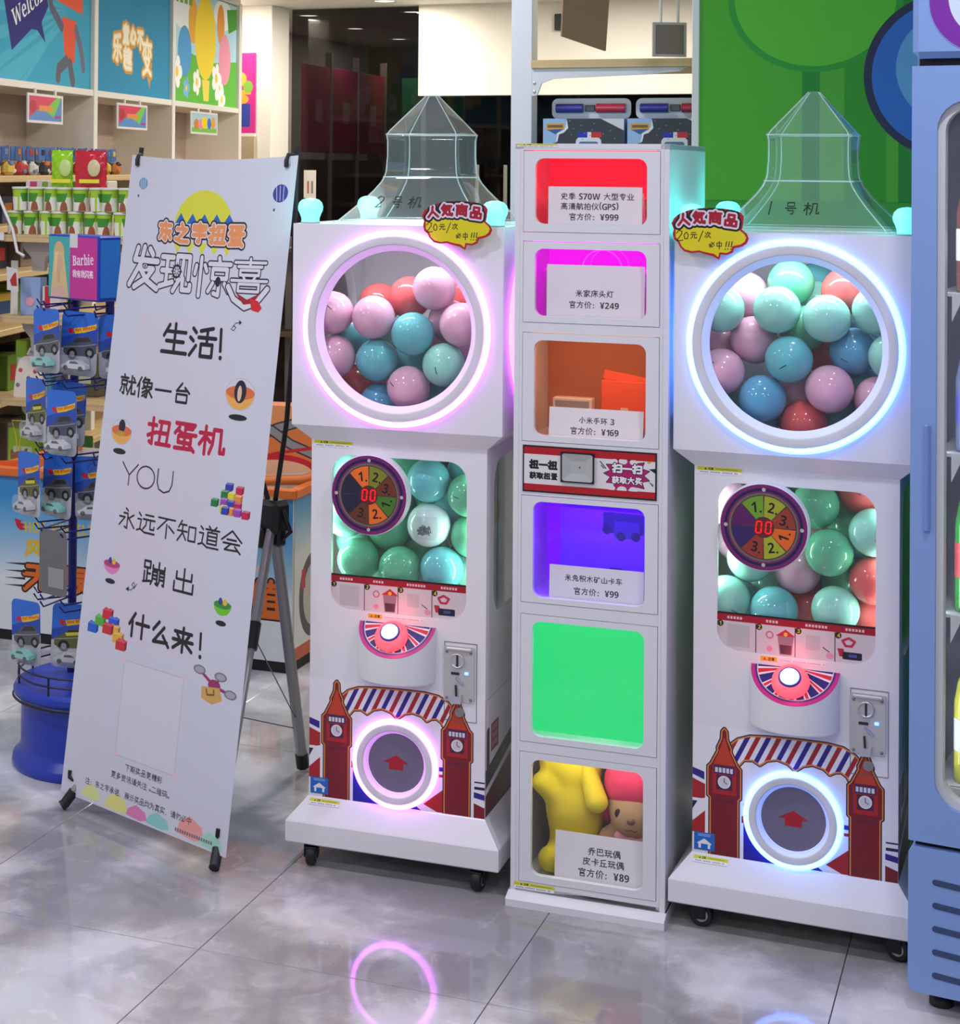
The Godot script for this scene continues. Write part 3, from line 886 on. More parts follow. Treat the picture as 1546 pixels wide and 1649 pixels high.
	# prize dials
	for who in 2:
		c = Cv.new(180, 180, 3, rgb(118, 34, 104))
		c.disc(90, 90, 82, 82, rgb(34, 26, 78))
		c.disc(90, 90, 76, 76, rgb(120, 40, 92))
		c.disc(90, 90, 72, 72, rgb(110, 106, 92))
		c.disc(90, 90, 68, 68, rgb(70, 50, 60))
		var sc: Array = [[rgb(128, 136, 40), "2"], [rgb(112, 56, 34), "3"], [rgb(76, 120, 40), "1"], [rgb(236, 112, 34), "2"], [rgb(104, 54, 34), "3"], [rgb(38, 36, 62), ""], [rgb(40, 38, 60), ""], [rgb(240, 116, 40), "1"]]
		if who:
			sc = [[rgb(160, 170, 46), "2"], [rgb(150, 62, 46), "3"], [rgb(232, 106, 34), "1"], [rgb(166, 174, 44), "2"], [rgb(152, 58, 46), "3"], [rgb(54, 34, 96), ""], [rgb(92, 30, 92), ""], [rgb(112, 160, 46), "1"]]
		for i in 8:
			c.sector(90, 90, 66, -90 + i * 45 + 1.2, -45 + i * 45 - 1.2, sc[i][0], 22)
			if sc[i][1]:
				var a := deg_to_rad(-67.5 + i * 45)
				var d := Vector2.from_angle(a)
				var tilt: float = [0.15, 0.25, -1.3, -0.15, 0.2, 0, 0, -0.1][i]
				var p: Vector2 = Vector2(90, 90) + d * 45 + Vector2(-8, 11).rotated(tilt)
				c.text(sc[i][1], p.x, p.y, 30, rgb(28, 26, 30), "Droid Sans", true, 0.9, tilt)
				p += Vector2(18, -1).rotated(tilt)
				c.disc(p.x, p.y, 2.2, 2.2, rgb(28, 26, 30))
		c.disc(90, 90, 20, 20, rgb(96, 40, 38))
		for a in 4:
			var d := Vector2.from_angle(a * PI / 2) * 79
			c.disc(90 + d.x, 90 + d.y, 4, 4, rgb(190, 188, 180))
		tx["dial%d" % who] = c.tex()
	# picture strip along the foot of the lower window, 314 x 78
	c = Cv.new(314, 78, 3, rgb(206, 198, 200))
	c.rect(0, 0, 314, 5, rgb(30, 18, 20))
	c.rect(0, 4, 314, 14, rgb(158, 20, 40))
	for i in 4:
		for k in [5, 4, 7, 6][i]:
			c.rect(20 + i * 78.5 + k * 6.4, 8, 4.6, 5.4, rgb(216, 190, 196))
		if i:
			c.rect(i * 78.5 - 1, 18, 1.6, 60, rgb(60, 40, 44))
		c.disc(6 + i * 78.5, 24, 6.5, 6.5, rgb(40, 38, 30))
		c.text(str(i + 1), 4 + i * 78.5, 28, 11, rgb(226, 216, 60), "Droid Sans", true)
	c.rect(20, 24, 46, 46, rgb(188, 184, 186))
	c.pl([122, 38, 154, 38, 150, 76, 126, 76], rgb(150, 120, 130))
	c.pl([118, 38, 138, 24, 158, 38], rgb(196, 40, 50))
	c.disc(138, 34, 4, 4, rgb(230, 190, 60))
	c.pl([126, 56, 150, 56, 149, 74, 128, 74], rgb(80, 50, 60))
	c.disc(106, 38, 8, 8, rgb(196, 110, 130))
	c.disc(106, 38, 5, 5, rgb(206, 198, 200))
	c.disc(106, 66, 6, 6, rgb(222, 140, 170))
	c.rect(178, 30, 28, 30, rgb(188, 184, 186))
	c.line([212, 52, 224, 60], 2, rgb(90, 60, 70))
	c.disc(226, 68, 8, 6, rgb(214, 150, 170))
	c.line([250, 34, 262, 28, 274, 34, 268, 44, 256, 44, 250, 34], 5, rgb(190, 40, 80))
	c.pl([240, 50, 252, 50, 256, 66, 244, 66], rgb(176, 34, 66))
	c.rrect(250, 56, 38, 15, 3, rgb(30, 28, 52))
	c.rect(262, 60, 16, 6, rgb(70, 80, 150))
	tx.strip = c.tex()
	# half round top of the knob shelf: rays of red, white and blue inside a magenta rim, 176 x 88
	c = Cv.new(176, 88, 3, rgb(178, 36, 128))
	c.disc(88, 0, 80, 80, rgb(70, 40, 110))
	c.disc(88, 0, 76, 76, rgb(196, 190, 204))
	c.disc(88, 0, 74, 74, rgb(42, 32, 110))
	for a in [12, 40, 65, 90, 115, 140, 168]:
		var wide: float = 5.0 if a in [40, 140, 65, 115] else 8.0
		c.sector(88, 0, 74, a - wide, a + wide, rgb(222, 214, 226))
		c.sector(88, 0, 74, a - wide * 0.5, a + wide * 0.5, rgb(200, 40, 56))
	tx.jack = c.tex()
	# side film, 300 x 250
	c = Cv.new(300, 250, 1.5, white)
	c.pl([0, 150, 300, 96, 300, 130, 0, 190], rgb(40, 32, 44))
	c.pl([0, 204, 300, 146, 300, 250, 0, 250], rgb(92, 26, 34))
	c.rect(40, 60, 60, 60, rgb(140, 54, 58))
	for k in 3:
		c.rect(48, 66 + k * 17, 44, 12, rgb(176, 120, 122))
	c.rrect(6, 62, 22, 90, 8, rgb(58, 34, 44))
	tx.side = c.tex()
	# price sign, 160 x 110
	c = Cv.new(160, 110, 4, rgb(176, 20, 44))
	c.pl([12, 48, 12, 64, 20, 72, 24, 82, 32, 89, 46, 92, 60, 90, 76, 94, 90, 96, 99, 103, 101, 93, 116, 94, 125, 89, 127, 80, 144, 76, 152, 70, 155, 62, 151, 55, 142, 48, 142, 40, 12, 40], rgb(218, 204, 24))
	var hd := "人気商品"
	for pass_ in 3:
		for i in 4:
			var lw: float = [21.0, 13.0, 5.4][pass_]
			c.glyph(hd[i], [14.0, 46.0, 80.0, 113.0][i], [16.0, 11.0, 10.0, 14.0][i], 26, 25, lw, [rgb(18, 14, 24), rgb(214, 206, 220), rgb(160, 16, 44)][pass_], [-0.08, 0.0, 0.05, 0.12][i])
	var ink := rgb(30, 26, 14)
	c.line([14, 56, 19, 50, 25, 52, 24, 58, 14, 72, 27, 70], 1.8, ink)
	c.line([33, 54, 29, 60, 31, 67, 36, 67, 38, 60, 35, 54, 33, 54], 1.8, ink)
	c.glyph("元", 42, 52, 14, 15, 1.7, ink)
	c.line([68, 50, 59, 72], 1.8, ink)
	c.glyph("次", 71, 51, 13, 14, 1.7, ink)
	c.glyph("必", 80, 72, 12, 12, 1.7, ink)
	c.glyph("中", 95, 70, 12, 17, 1.7, ink)
	for k in 3:
		c.line([116 + k * 5.5, 71, 114 + k * 5.5, 81], 2.0, ink)
		c.disc(113 + k * 5.5, 86, 1.3, 1.3, ink)
	tx.price = c.tex()

func half_square(h: float, rc: float, y: float, zc: float) -> PackedVector3Array:
	var p := PackedVector3Array()
	for q in rr(-h, -h, h, h, rc, 5):
		p.append(Vector3(q.x, y, zc - q.y))
	return p

func capsule_machine(at: Vector3, turn: float, who: int) -> Node3D:
	var white := mt(rgb(226, 226, 230), 0.28)
	var cream := mt(rgb(214, 213, 217), 0.35)
	var hue: Color = AZURE if who else LILAC
	var t := thing("capsule_machine", ["white capsule vending machine with pink glowing rings and clear dome marked 2", "white capsule vending machine with blue glowing rings and clear dome marked 1"][who], "vending machine", at, turn)
	var HC := -0.208
	# base on casters
	var m := Mb.new()
	var rows := []
	for q in [[0.241, 0.0519, 0.0345], [0.244, 0.0545, 0.037], [0.244, 0.098, 0.037], [0.2425, 0.101, 0.0355], [0.205, 0.1465, 0.0025], [0.2025, 0.149, 0.0]]:
		rows.append([Vector3(-q[0], q[1], q[2]), Vector3(q[0], q[1], q[2]), Vector3(q[0], q[1], -0.42 - q[2]), Vector3(-q[0], q[1], -0.42 - q[2])])
	for i in rows.size() - 1:
		for j in 4:
			var k := (j + 1) % 4
			m.quad(rows[i][j], rows[i][k], rows[i + 1][k], rows[i + 1][j])
	m.quad(rows[0][3], rows[0][2], rows[0][1], rows[0][0])
	m.quad(rows[-1][0], rows[-1][1], rows[-1][2], rows[-1][3])
	part(m, "base", white, t)
	for cx in [-0.194, 0.194]:
		for cz in [0.0, -0.41]:
			var cs := Node3D.new()
			put(cs, "caster", t)
			cs.position = Vector3(cx, 0, cz)
			cs.rotation.y = 0.25 if cx < 0 else -0.1
			if who:
				cs.rotation.y += 1.4
			m = Mb.new().lathe([[0, -0.011], [0.02, -0.011], [0.02, -0.011], [0.0235, -0.008], [0.0245, 0], [0.0235, 0.008], [0.02, 0.011], [0.02, 0.011], [0, 0.011]], 24, Vector3(0, 0.0245, 0.012), Basis(Vector3.FORWARD, PI / 2))
			part(m, "wheel", mt(rgb(24, 23, 28), 0.5), cs)
			m = Mb.new()
			for s in [-1.0, 1.0]:
				m.lathe([[0.0, 0.0], [0.013, 0.0], [0.013, 0.0], [0.012, 0.0015], [0, 0.0015]], 18, Vector3(s * 0.0112, 0.0245, 0.012), Basis(Vector3.FORWARD, -s * PI / 2))
			part(m, "hub", mt(rgb(170, 170, 176), 0.35, 0.6), cs)
			m = Mb.new().box(Vector3(0, 0.0505, 0), Vector3(0.05, 0.003, 0.046), 0.001)
			for s in [-1.0, 1.0]:
				m.box(Vector3(s * 0.0145, 0.035, 0.006), Vector3(0.003, 0.034, 0.03), 0.0012)
			m.box(Vector3(0, 0.047, 0.014), Vector3(0.026, 0.005, 0.034), 0.001, Basis(Vector3.RIGHT, 0.35))
			part(m, "fork", mt(rgb(30, 29, 36), 0.4, 0.3), cs)
	# lower body
	m = Mb.new()
	m.plate(Rect2(-0.2025, 0.5, 0.405, 0.442), Vector2(0.0015, 0.740), Vector2(0.156, 0.171), 0.042, -0.012, 0.0)
	m.plate(Rect2(-0.2025, 0.149, 0.405, 0.351), Vector2(0, 0.2433), Vector2(0.066, 0.066), 0.066, -0.012, 0.0)
	for s in [-1.0, 1.0]:
		m.xf = Transform3D(Basis(Vector3.UP, s * PI / 2), Vector3(s * 0.1905, 0, -0.21))
		m.plate(Rect2(-0.198, 0.5, 0.396, 0.442), Vector2(0.0, 0.74), Vector2(0.15, 0.171), 0.06, 0.0, 0.012)
		m.xf = Transform3D.IDENTITY
		m.box(Vector3(s * 0.1965, 0.3245, -0.21), Vector3(0.012, 0.351, 0.396))
	m.box(Vector3(0, 0.5455, -0.414), Vector3(0.405, 0.793, 0.012))
	m.box(Vector3(0, 0.5615, -0.21), Vector3(0.38, 0.012, 0.39))
	m.box(Vector3(0, 0.936, -0.21), Vector3(0.38, 0.012, 0.39))
	part(m, "body", white, t)
	m = Mb.new().box(Vector3(0.0015, 0.74, -0.007), Vector3(0.322, 0.352, 0.003))
	part(m, "window_pane", clear(Color(0.5, 0.52, 0.55), 0.02, 0.02, 0.38), t)
	for s in [-1.0, 1.0]:
		m = Mb.new().box(Vector3(s * 0.195, 0.74, HC), Vector3(0.003, 0.352, 0.31))
		part(m, "side_pane", clear(Color(0.5, 0.52, 0.55), 0.25), t)
		var st := Mb.new().box(Vector3(s * 0.182, 0.75, -0.022), Vector3(0.008, 0.30, 0.008), 0.002)
		part(st, "led_strip", glow(Color(0.86, 0.97, 0.93), 3.0), t)
		area(t, Vector3(s * 0.176, 0.75, -0.03), Vector2(0.01, 0.30), Color(0.86, 0.98, 0.93), 0.06 if s < 0 else 0.035, Vector3(0, -s * 0.0 + s * PI * 0.36, 0))
	# prints on the front
	m = Mb.new().plate(Rect2(-0.2025, 0.149, 0.405, 0.263), Vector2(0, 0.2433), Vector2(0.08, 0.08), 0.08, 0.0001, 0.0003)
	part(m, "tower_print", printed(tx.film, 0.3), t)
	m = Mb.new().prism(pv([-0.1985, 0.155, -0.1565, 0.155, -0.1565, 0.191, -0.1985, 0.191]), 0.0008, 0.0012)
	part(m, "house_sticker", printed(tx.house), t)
	m = Mb.new().prism(pv([-0.1965, 0.929, -0.1055, 0.929, -0.1055, 0.943, -0.1965, 0.943]), 0.0002, 0.0006)
	part(m, "notice_sticker", printed(tx.notice), t, Vector3(0, -0.003, 0))
	m = Mb.new().prism(pv([-0.066, 0.5545, 0.062, 0.5545, 0.062, 0.5635, -0.066, 0.5635]), 0.0002, 0.0006)
	part(m, "warning_sticker", printed(tx.warn), t, Vector3(0, 0.002, 0))
	m = Mb.new().prism(pv([0, -0.014, 0.07, -0.014, 0.07, 0, 0, 0]), 0.0003, 0.0007)
	part(m, "notice_sticker", printed(tx.notice), t, Vector3(-0.198, 0.1445, 0.0042), Vector3(-0.645, 0, 0))
	var sp := PackedVector2Array()
	for q in rr(-0.1545, 0.569, 0.1575, 0.95, 0.042):
		if q.y < 0.62:
			sp.append(q)
	sp.append(Vector2(0.1575, 0.646))
	sp.append(Vector2(-0.1545, 0.646))
	var srt := Array(sp)
	var mid := Vector2(0, 0.61)
	srt.sort_custom(func(a, b): return (a - mid).angle() < (b - mid).angle())
	m = Mb.new().prism(PackedVector2Array(srt), -0.0052, -0.0042, Rect2(-0.1545, 0.569, 0.312, 0.077))
	part(m, "picture_strip", printed(tx.strip, 0.3), t)
	m = Mb.new()
	m.xf = Transform3D(Basis(Vector3.UP, PI / 2), Vector3(0.2025, 0, -0.16))
	m.prism(pv([-0.155, 0.15, 0.155, 0.15, 0.155, 0.40, -0.155, 0.40]), 0.0002, 0.0007)
	part(m, "side_print", printed(tx.side, 0.3), t)
	# prize dial on the window
	var dl := Node3D.new()
	put(dl, "prize_dial", t)
	dl.position = Vector3(-0.057, 0.831, 0.0)
	m = Mb.new().lathe([[0.0, 0.0], [0.0885, 0.0], [0.0885, 0.0], [0.0885, 0.024], [0.0865, 0.0275], [0.083, 0.0278], [0.083, 0.0278], [0.0, 0.0278]], 56, Vector3.ZERO, Basis(Vector3.RIGHT, PI / 2))
	part(m, "dial_drum", cream, dl)
	var cp := PackedVector2Array()
	for i in 64:
		cp.append(Vector2.from_angle(TAU * i / 64) * 0.0862)
	m = Mb.new().prism(cp, 0.028, 0.0288)
	var face := printed(tx["dial%d" % who], 0.25)
	part(m, "dial_face", face, dl)
	m = Mb.new()
	for dx in [-0.0095, 0.0095]:
		for q in [[-0.005, -0.0105, -0.005, -0.001], [-0.005, 0.001, -0.005, 0.0105], [0.005, -0.0105, 0.005, -0.001], [0.005, 0.001, 0.005, 0.0105], [-0.004, -0.0115, 0.004, -0.0115], [-0.004, 0.0115, 0.004, 0.0115]]:
			var a := Vector3(q[0] + dx + q[1] * 0.08, q[1], 0)
			var b := Vector3(q[2] + dx + q[3] * 0.08, q[3], 0)
			m.box((a + b) / 2 + Vector3(0, 0, 0.0294), Vector3((b - a).length(), 0.0026, 0.001), 0.0, Basis(Vector3.BACK, Vector2(b.x - a.x, b.y - a.y).angle()))
	part(m, "digit_display", glow(Color(1.0, 0.04, 0.08), 1.6, Color(0.5, 0.02, 0.05)), dl)
	# knob shelf
	var sh := Node3D.new()
	put(sh, "knob_shelf", t)
	sh.position = Vector3(0.003, 0, 0)
	m = Mb.new()
	var low := []
	var edge := []
	var topz := func(z: float) -> float: return 0.548 - 0.0555 * z / 0.06
	for i in 33:
		var a := PI + PI * i / 32.0
		var e := Vector3(cos(a) * 0.0875, 0, -sin(a) * 0.064)
		edge.append(Vector3(e.x, topz.call(e.z), e.z))
		low.append(Vector3(e.x * 0.97, 0.430, e.z * 0.97))
	var wall := []
	for k in 4:
		var row := PackedVector3Array()
		for i in 33:
			var f: float = [0.0, 0.05, 0.5, 1.0][k]
			var p: Vector3 = low[i].lerp(edge[i], f)
			if k > 0:
				p.x = edge[i].x
				p.z = edge[i].z
			row.append(p)
		wall.append(row)
	m.grid(wall, false)
	for i in 32:
		m.tri(Vector3(0, 0.430, 0), low[i + 1], low[i])
	part(m, "shelf_body", white, sh)
	m = Mb.new()
	var slope := Vector3(0, 0.06, 0.0555).normalized()
	for i in 32:
		var a: Vector3 = edge[i] + slope * 0.0005
		var b: Vector3 = edge[i + 1] + slope * 0.0005
		var o := Vector3(0, 0.548, 0) + slope * 0.0005
		var uv := func(p: Vector3) -> Vector2: return Vector2(0.5 + p.x / 0.175, p.z / 0.064)
		m.tri(o, a, b, uv.call(o), uv.call(a), uv.call(b))
		m.quad(edge[i], edge[i + 1], b, a)
	part(m, "shelf_top", printed(tx.jack, 0.25), sh)
	var kb := Basis(Vector3.RIGHT, atan2(0.0555, 0.06))
	var ko := Vector3(-0.005, topz.call(0.026), 0.026)
	m = Mb.new().lathe([[0.0, 0.0], [0.036, 0.0], [0.036, 0.0], [0.0375, 0.004], [0.036, 0.011], [0.031, 0.017], [0.0235, 0.0205], [0.0235, 0.0205], [0.0, 0.0205]], 40, ko, kb)
	part(m, "knob", glow(Color(1.0, 0.30, 0.36), 1.3, Color(0.9, 0.35, 0.4)), sh)
	m = Mb.new().lathe([[0.017, 0.0205], [0.0225, 0.0205], [0.0225, 0.0205], [0.022, 0.0235], [0.019, 0.024]], 32, ko, kb)
	part(m, "knob_collar", mt(rgb(60, 40, 150), 0.3), sh)
	m = Mb.new().lathe([[0.019, 0.0205], [0.019, 0.024], [0.017, 0.028], [0.010, 0.0305], [0.0, 0.031]], 32, ko, kb)
	part(m, "button_light", glow(Color(0.45, 0.75, 1.0), 2.0), sh)
	omni(sh, ko + slope * 0.05, Color(1.0, 0.35, 0.42), 0.004, 0.02)
	# coin slot
	var co := Node3D.new()
	put(co, "coin_acceptor", t)
	var dark := mt(rgb(40, 38, 46), 0.5)
	m = Mb.new()
	for q in [[0.1468, 0.5218, 0.073, 0.001], [0.1105, 0.4375, 0.001, 0.169], [0.183, 0.4375, 0.001, 0.169], [0.1468, 0.353, 0.073, 0.001]]:
		m.box(Vector3(q[0], q[1], 0.0004), Vector3(q[2], q[3], 0.0016))
	part(m, "door_gap", mt(rgb(96, 94, 104), 0.6), co)
	var steel := mt(rgb(196, 196, 194), 0.4, 0.3)
	m = Mb.new().prism(rr(0.110, 0.3955, 0.178, 0.5145, 0.004), 0.0, 0.005)
	m.box(Vector3(0.144, 0.509, 0.0075), Vector3(0.058, 0.007, 0.005), 0.002)
	part(m, "face_plate", steel, co)
	m = Mb.new()
	for q in [[0.117, 0.502], [0.171, 0.503], [0.117, 0.402], [0.171, 0.402]]:
		m.lathe([[0.0035, 0.0], [0.003, 0.0015], [0.0, 0.002]], 12, Vector3(q[0], q[1], 0.005), Basis(Vector3.RIGHT, PI / 2))
	part(m, "screw", mt(rgb(140, 140, 146), 0.4, 0.8), co)
	m = Mb.new().lathe([[0.0165, 0.0], [0.0165, 0.003], [0.015, 0.0045], [0.013, 0.0045], [0.012, 0.002], [0, 0.002]], 28, Vector3(0.141, 0.484, 0.005), Basis(Vector3.RIGHT, PI / 2))
	part(m, "slot_ring", mt(rgb(206, 206, 208), 0.3, 0.7), co)
	m = Mb.new().box(Vector3(0.141, 0.485, 0.0078), Vector3(0.0042, 0.028, 0.002))
	m.box(Vector3(0.136, 0.456, 0.0055), Vector3(0.019, 0.006, 0.002), 0.0009)
	m.box(Vector3(0.139, 0.419, 0.0085), Vector3(0.0042, 0.026, 0.002), 0.0, Basis(Vector3.BACK, 0.06))
	part(m, "slot", dark, co)
	m = Mb.new().box(Vector3(0.1462, 0.441, 0.0065), Vector3(0.024, 0.0055, 0.004), 0.0015, Basis(Vector3.BACK, -0.75))
	part(m, "reject_lever", mt(rgb(190, 190, 216), 0.2, 0.7), co)
	m = Mb.new().prism(pv([0.127, 0.4115, 0.134, 0.408, 0.145, 0.408, 0.1525, 0.4125, 0.150, 0.392, 0.131, 0.392]), 0.005, 0.011)
	part(m, "return_cup", mt(rgb(196, 194, 206), 0.3, 0.5), co)
	m = Mb.new().box(Vector3(0.1616, 0.458, 0.0062), Vector3(0.0085, 0.0062, 0.003), 0.001)
	part(m, "indicator_light", glow(Color(0.12, 0.45, 1.0), 4.0), co)
	m = Mb.new().lathe([[0.0105, 0.0], [0.0105, 0.003], [0.009, 0.0042], [0.0, 0.0042]], 24, Vector3(0.1455, 0.372, 0.0), Basis(Vector3.RIGHT, PI / 2))
	m.box(Vector3(0.1455, 0.372, 0.0045), Vector3(0.006, 0.0016, 0.001))
	part(m, "lock", mt(rgb(150, 146, 142), 0.35, 0.5), co)
	# prize chute with its ring
	var ch := Node3D.new()
	put(ch, "prize_chute", t)
	ch.position = Vector3(0.0, 0.2433, 0.0)
	var face_on := Basis(Vector3.RIGHT, PI / 2)
	m = Mb.new().lathe([[0.0725, 0.002], [0.0725, 0.009], [0.0745, 0.0115], [0.0855, 0.0115], [0.0872, 0.010], [0.0872, 0.002], [0.0872, 0.002], [0.0725, 0.002]], 64, Vector3.ZERO, face_on)
	part(m, "bezel", cream, ch)
	m = Mb.new().ring(Vector3(0, 0, 0.0045), 0.0925, 0.0060, 72, 10)
	part(m, "ring_light", glow(hue, 7.0), ch)
	m = Mb.new().lathe([[0.064, -0.004], [0.0725, 0.0088]], 64, Vector3.ZERO, face_on)
	part(m, "inner_ring_light", glow(hue, 0.7), ch)
	for i in 6:
		var a := TAU * (i + 0.5) / 6
		omni(ch, Vector3(cos(a) * 0.095, sin(a) * 0.095, 0.035), hue, 0.0002, 0.012)
	cp = PackedVector2Array()
	for i in 48:
		cp.append(Vector2.from_angle(TAU * i / 48) * 0.066)
	m = Mb.new().prism(cp, -0.011, -0.004)
	part(m, "chute_door", mt(rgb(112, 106, 128), 0.12), ch)
	m = Mb.new().prism(pv([-0.030, 0.0, 0.0, 0.0165, 0.030, 0.0, 0.0165, 0.0, 0.0165, -0.0145, -0.0165, -0.0145, -0.0165, 0.0]), -0.004, -0.0034)
	part(m, "arrow_mark", mt(rgb(170, 22, 44), 0.4), ch)
	# head
	m = Mb.new()
	m.plate(Rect2(-0.2418, 0.9757, 0.4836, 0.4474), Vector2(0, 1.1971), Vector2(0.182, 0.182), 0.182, 0.010, 0.0239)
	for s in [-1.0, 1.0]:
		m.xf = Transform3D(Basis(Vector3.UP, s * PI / 2), Vector3(s * 0.2298, 0, -0.209))
		m.plate(Rect2(-0.219, 0.9757, 0.438, 0.4474), Vector2(0.0, 1.1971), Vector2(0.16, 0.16), 0.16, 0.0, 0.012)
	m.xf = Transform3D.IDENTITY
	m.box(Vector3(0, 1.1994, -0.434), Vector3(0.4836, 0.4474, 0.012))
	m.box(Vector3(0, 1.4171, -0.209), Vector3(0.4596, 0.012, 0.438))
	m.box(Vector3(0, 0.98, -0.209), Vector3(0.4596, 0.008, 0.438))
	rows = [[Vector3(-0.2025, 0.942, 0), Vector3(0.2025, 0.942, 0), Vector3(0.2025, 0.942, -0.42), Vector3(-0.2025, 0.942, -0.42)], [Vector3(-0.2418, 0.9757, 0.0239), Vector3(0.2418, 0.9757, 0.0239), Vector3(0.2418, 0.9757, -0.44), Vector3(-0.2418, 0.9757, -0.44)]]
	for j in 4:
		var k := (j + 1) % 4
		m.quad(rows[0][j], rows[0][k], rows[1][k], rows[1][j])
	part(m, "head", white, t)
	m = Mb.new().lathe([[0.1835, 0.0], [0.1835, 0.008], [0.186, 0.011], [0.2005, 0.011], [0.2025, 0.0095], [0.2025, 0.0], [0.2025, 0.0], [0.1835, 0.0]], 96, Vector3(0, 1.1971, 0.0239), face_on)
	part(m, "window_bezel", cream, t)
	m = Mb.new().ring(Vector3(0, 1.1971, 0.0239 + 0.0036), 0.2090, 0.0063, 96, 10)
	part(m, "ring_light", glow(hue, 7.0), t)
	m = Mb.new().lathe([[0.170, -0.008], [0.1835, 0.0078]], 96, Vector3(0, 1.1971, 0.0239), face_on)
	part(m, "inner_ring_light", glow(hue, 0.42), t)
	for i in 8:
		var a := TAU * (i + 0.5) / 8
		omni(t, Vector3(cos(a) * 0.215, 1.1971 + sin(a) * 0.215, 0.06), hue, 0.0003, 0.015)
	cp = PackedVector2Array()
	for i in 64:
		cp.append(Vector2.from_angle(TAU * i / 64) * 0.181 + Vector2(0, 1.1971))
	m = Mb.new().prism(cp, 0.0115, 0.0145)
	part(m, "round_pane", clear(Color(0.5, 0.52, 0.55), 0.02, 0.02, 0.38), t)
	for s in [-1.0, 1.0]:
		var tb := Basis(Vector3.UP, s * PI / 2)
		m = Mb.new()
		m.xf = Transform3D(tb, Vector3(s * 0.2418, 1.1971, HC))
		m.ring(Vector3(0, 0, 0.005), 0.178, 0.0056, 80, 8)
		part(m, "side_ring_light", glow(hue, 4.0), t)
		m = Mb.new()
		m.xf = Transform3D(tb, Vector3(s * 0.2418, 1.1971, HC))
		m.lathe([[0.158, -0.003], [0.158, 0.008], [0.172, 0.008], [0.172, 0.0]], 80, Vector3.ZERO, face_on)
		part(m, "side_bezel", cream, t)
		m = Mb.new()
		m.xf = Transform3D(tb, Vector3(s * 0.233, 1.1971, HC))
		cp = PackedVector2Array()
		for i in 48:
			cp.append(Vector2.from_angle(TAU * i / 48) * 0.159)
		m.prism(cp, 0.0, 0.002)
		part(m, "side_round_pane", clear(Color(0.5, 0.52, 0.55), 0.02, 0.02, 0.38), t)
	m = Mb.new().box(Vector3(0, 1.407, -0.03), Vector3(0.32, 0.006, 0.02), 0.002)
	part(m, "ceiling_led_strip", glow(Color(0.95, 0.97, 1.0), 3.0), t)
	area(t, Vector3(0, 1.402, -0.035), Vector2(0.32, 0.02), Color(0.95, 0.97, 1.0), 0.11, Vector3(-PI / 2 + 0.12, 0, 0))
	# dome of clear plastic, its handwriting, four lamps
	var zc := -0.235
	var prof := [[1.4235, 0.186], [1.4275, 0.186], [1.4285, 0.178], [1.450, 0.156], [1.475, 0.131], [1.498, 0.111], [1.516, 0.098], [1.528, 0.0925], [1.540, 0.089], [1.575, 0.0865], [1.612, 0.0865], [1.624, 0.0885]]
	m = Mb.new()
	rows = []
	for q in prof:
		rows.append(half_square(q[1], q[1] * 0.22, q[0], zc))
	m.grid(rows, true)
	rows = []
	for q in [[1.624, 0.0885], [1.6275, 0.0885], [1.634, 0.083], [1.665, 0.0565], [1.70, 0.026], [1.714, 0.014], [1.7195, 0.008], [1.7205, 0.0005]]:
		rows.append(half_square(q[1], q[1] * 0.25, q[0], zc))
	m.grid(rows, true)
	var dome := part(m, "dome", clear(Color(0.93, 0.96, 0.97), 0.05, 0.03), t)
	m = Mb.new()
	var surf := func(x: float, y: float) -> Vector3:
		var h := 0.15
		for i in range(2, prof.size() - 1):
			if y >= prof[i][0] and y <= prof[i + 1][0]:
				h = lerpf(prof[i][1], prof[i + 1][1], (y - prof[i][0]) / (prof[i + 1][0] - prof[i][0]))
		return Vector3(x, y, zc + h + 0.0008)
	var words: Array = [[[[-0.088, 1.479, -0.081, 1.484, -0.073, 1.481, -0.074, 1.474, -0.088, 1.4595, -0.074, 1.461]]], [[[-0.080, 1.485, -0.082, 1.4585]]]][who]
	for g in [["号", -0.052, 0.026], ["机", -0.014, 0.034]]:
		var word := []
		for s in Cv.G[g[0]]:
			var l := []
			for j in range(0, s.size(), 2):
				l += [g[1] + s[j] / 100.0 * g[2], 1.4855 - s[j + 1] / 100.0 * 0.028]
			word.append(l)
		words.append(word)
	for word in words:
		m = Mb.new()
		for l in word:
			var p := []
			for j in range(0, l.size(), 2):
				p.append(surf.call(l[j] + 0.012 * who, l[j + 1]))
			m.tube(p, 0.0014, 5)
		part(m, "handwritten_character", mt(rgb(24, 24, 26), 0.6), dome)
	# moulded beads along the corners and folds of the dome
	var bead := clear(Color(0.95, 0.97, 0.98), 0.36, 0.1)
	m = Mb.new()
	for sx in [-1.0, 1.0]:
		for sz in [-1.0, 1.0]:
			var p := []
			for q in prof.slice(2) + [[1.634, 0.083], [1.665, 0.0565], [1.70, 0.026], [1.718, 0.011]]:
				p.append(Vector3(sx * q[1] * 0.936, q[0], zc + sz * q[1] * 0.936))
			m.tube(p, 0.0014, 6)
	for q in [[1.626, 0.0885], [1.528, 0.0925], [1.427, 0.186]]:
		m.tube(Array(half_square(q[1], q[1] * 0.22, q[0], zc)), 0.0014, 6, true)
	part(m, "moulded_beads", bead, dome)
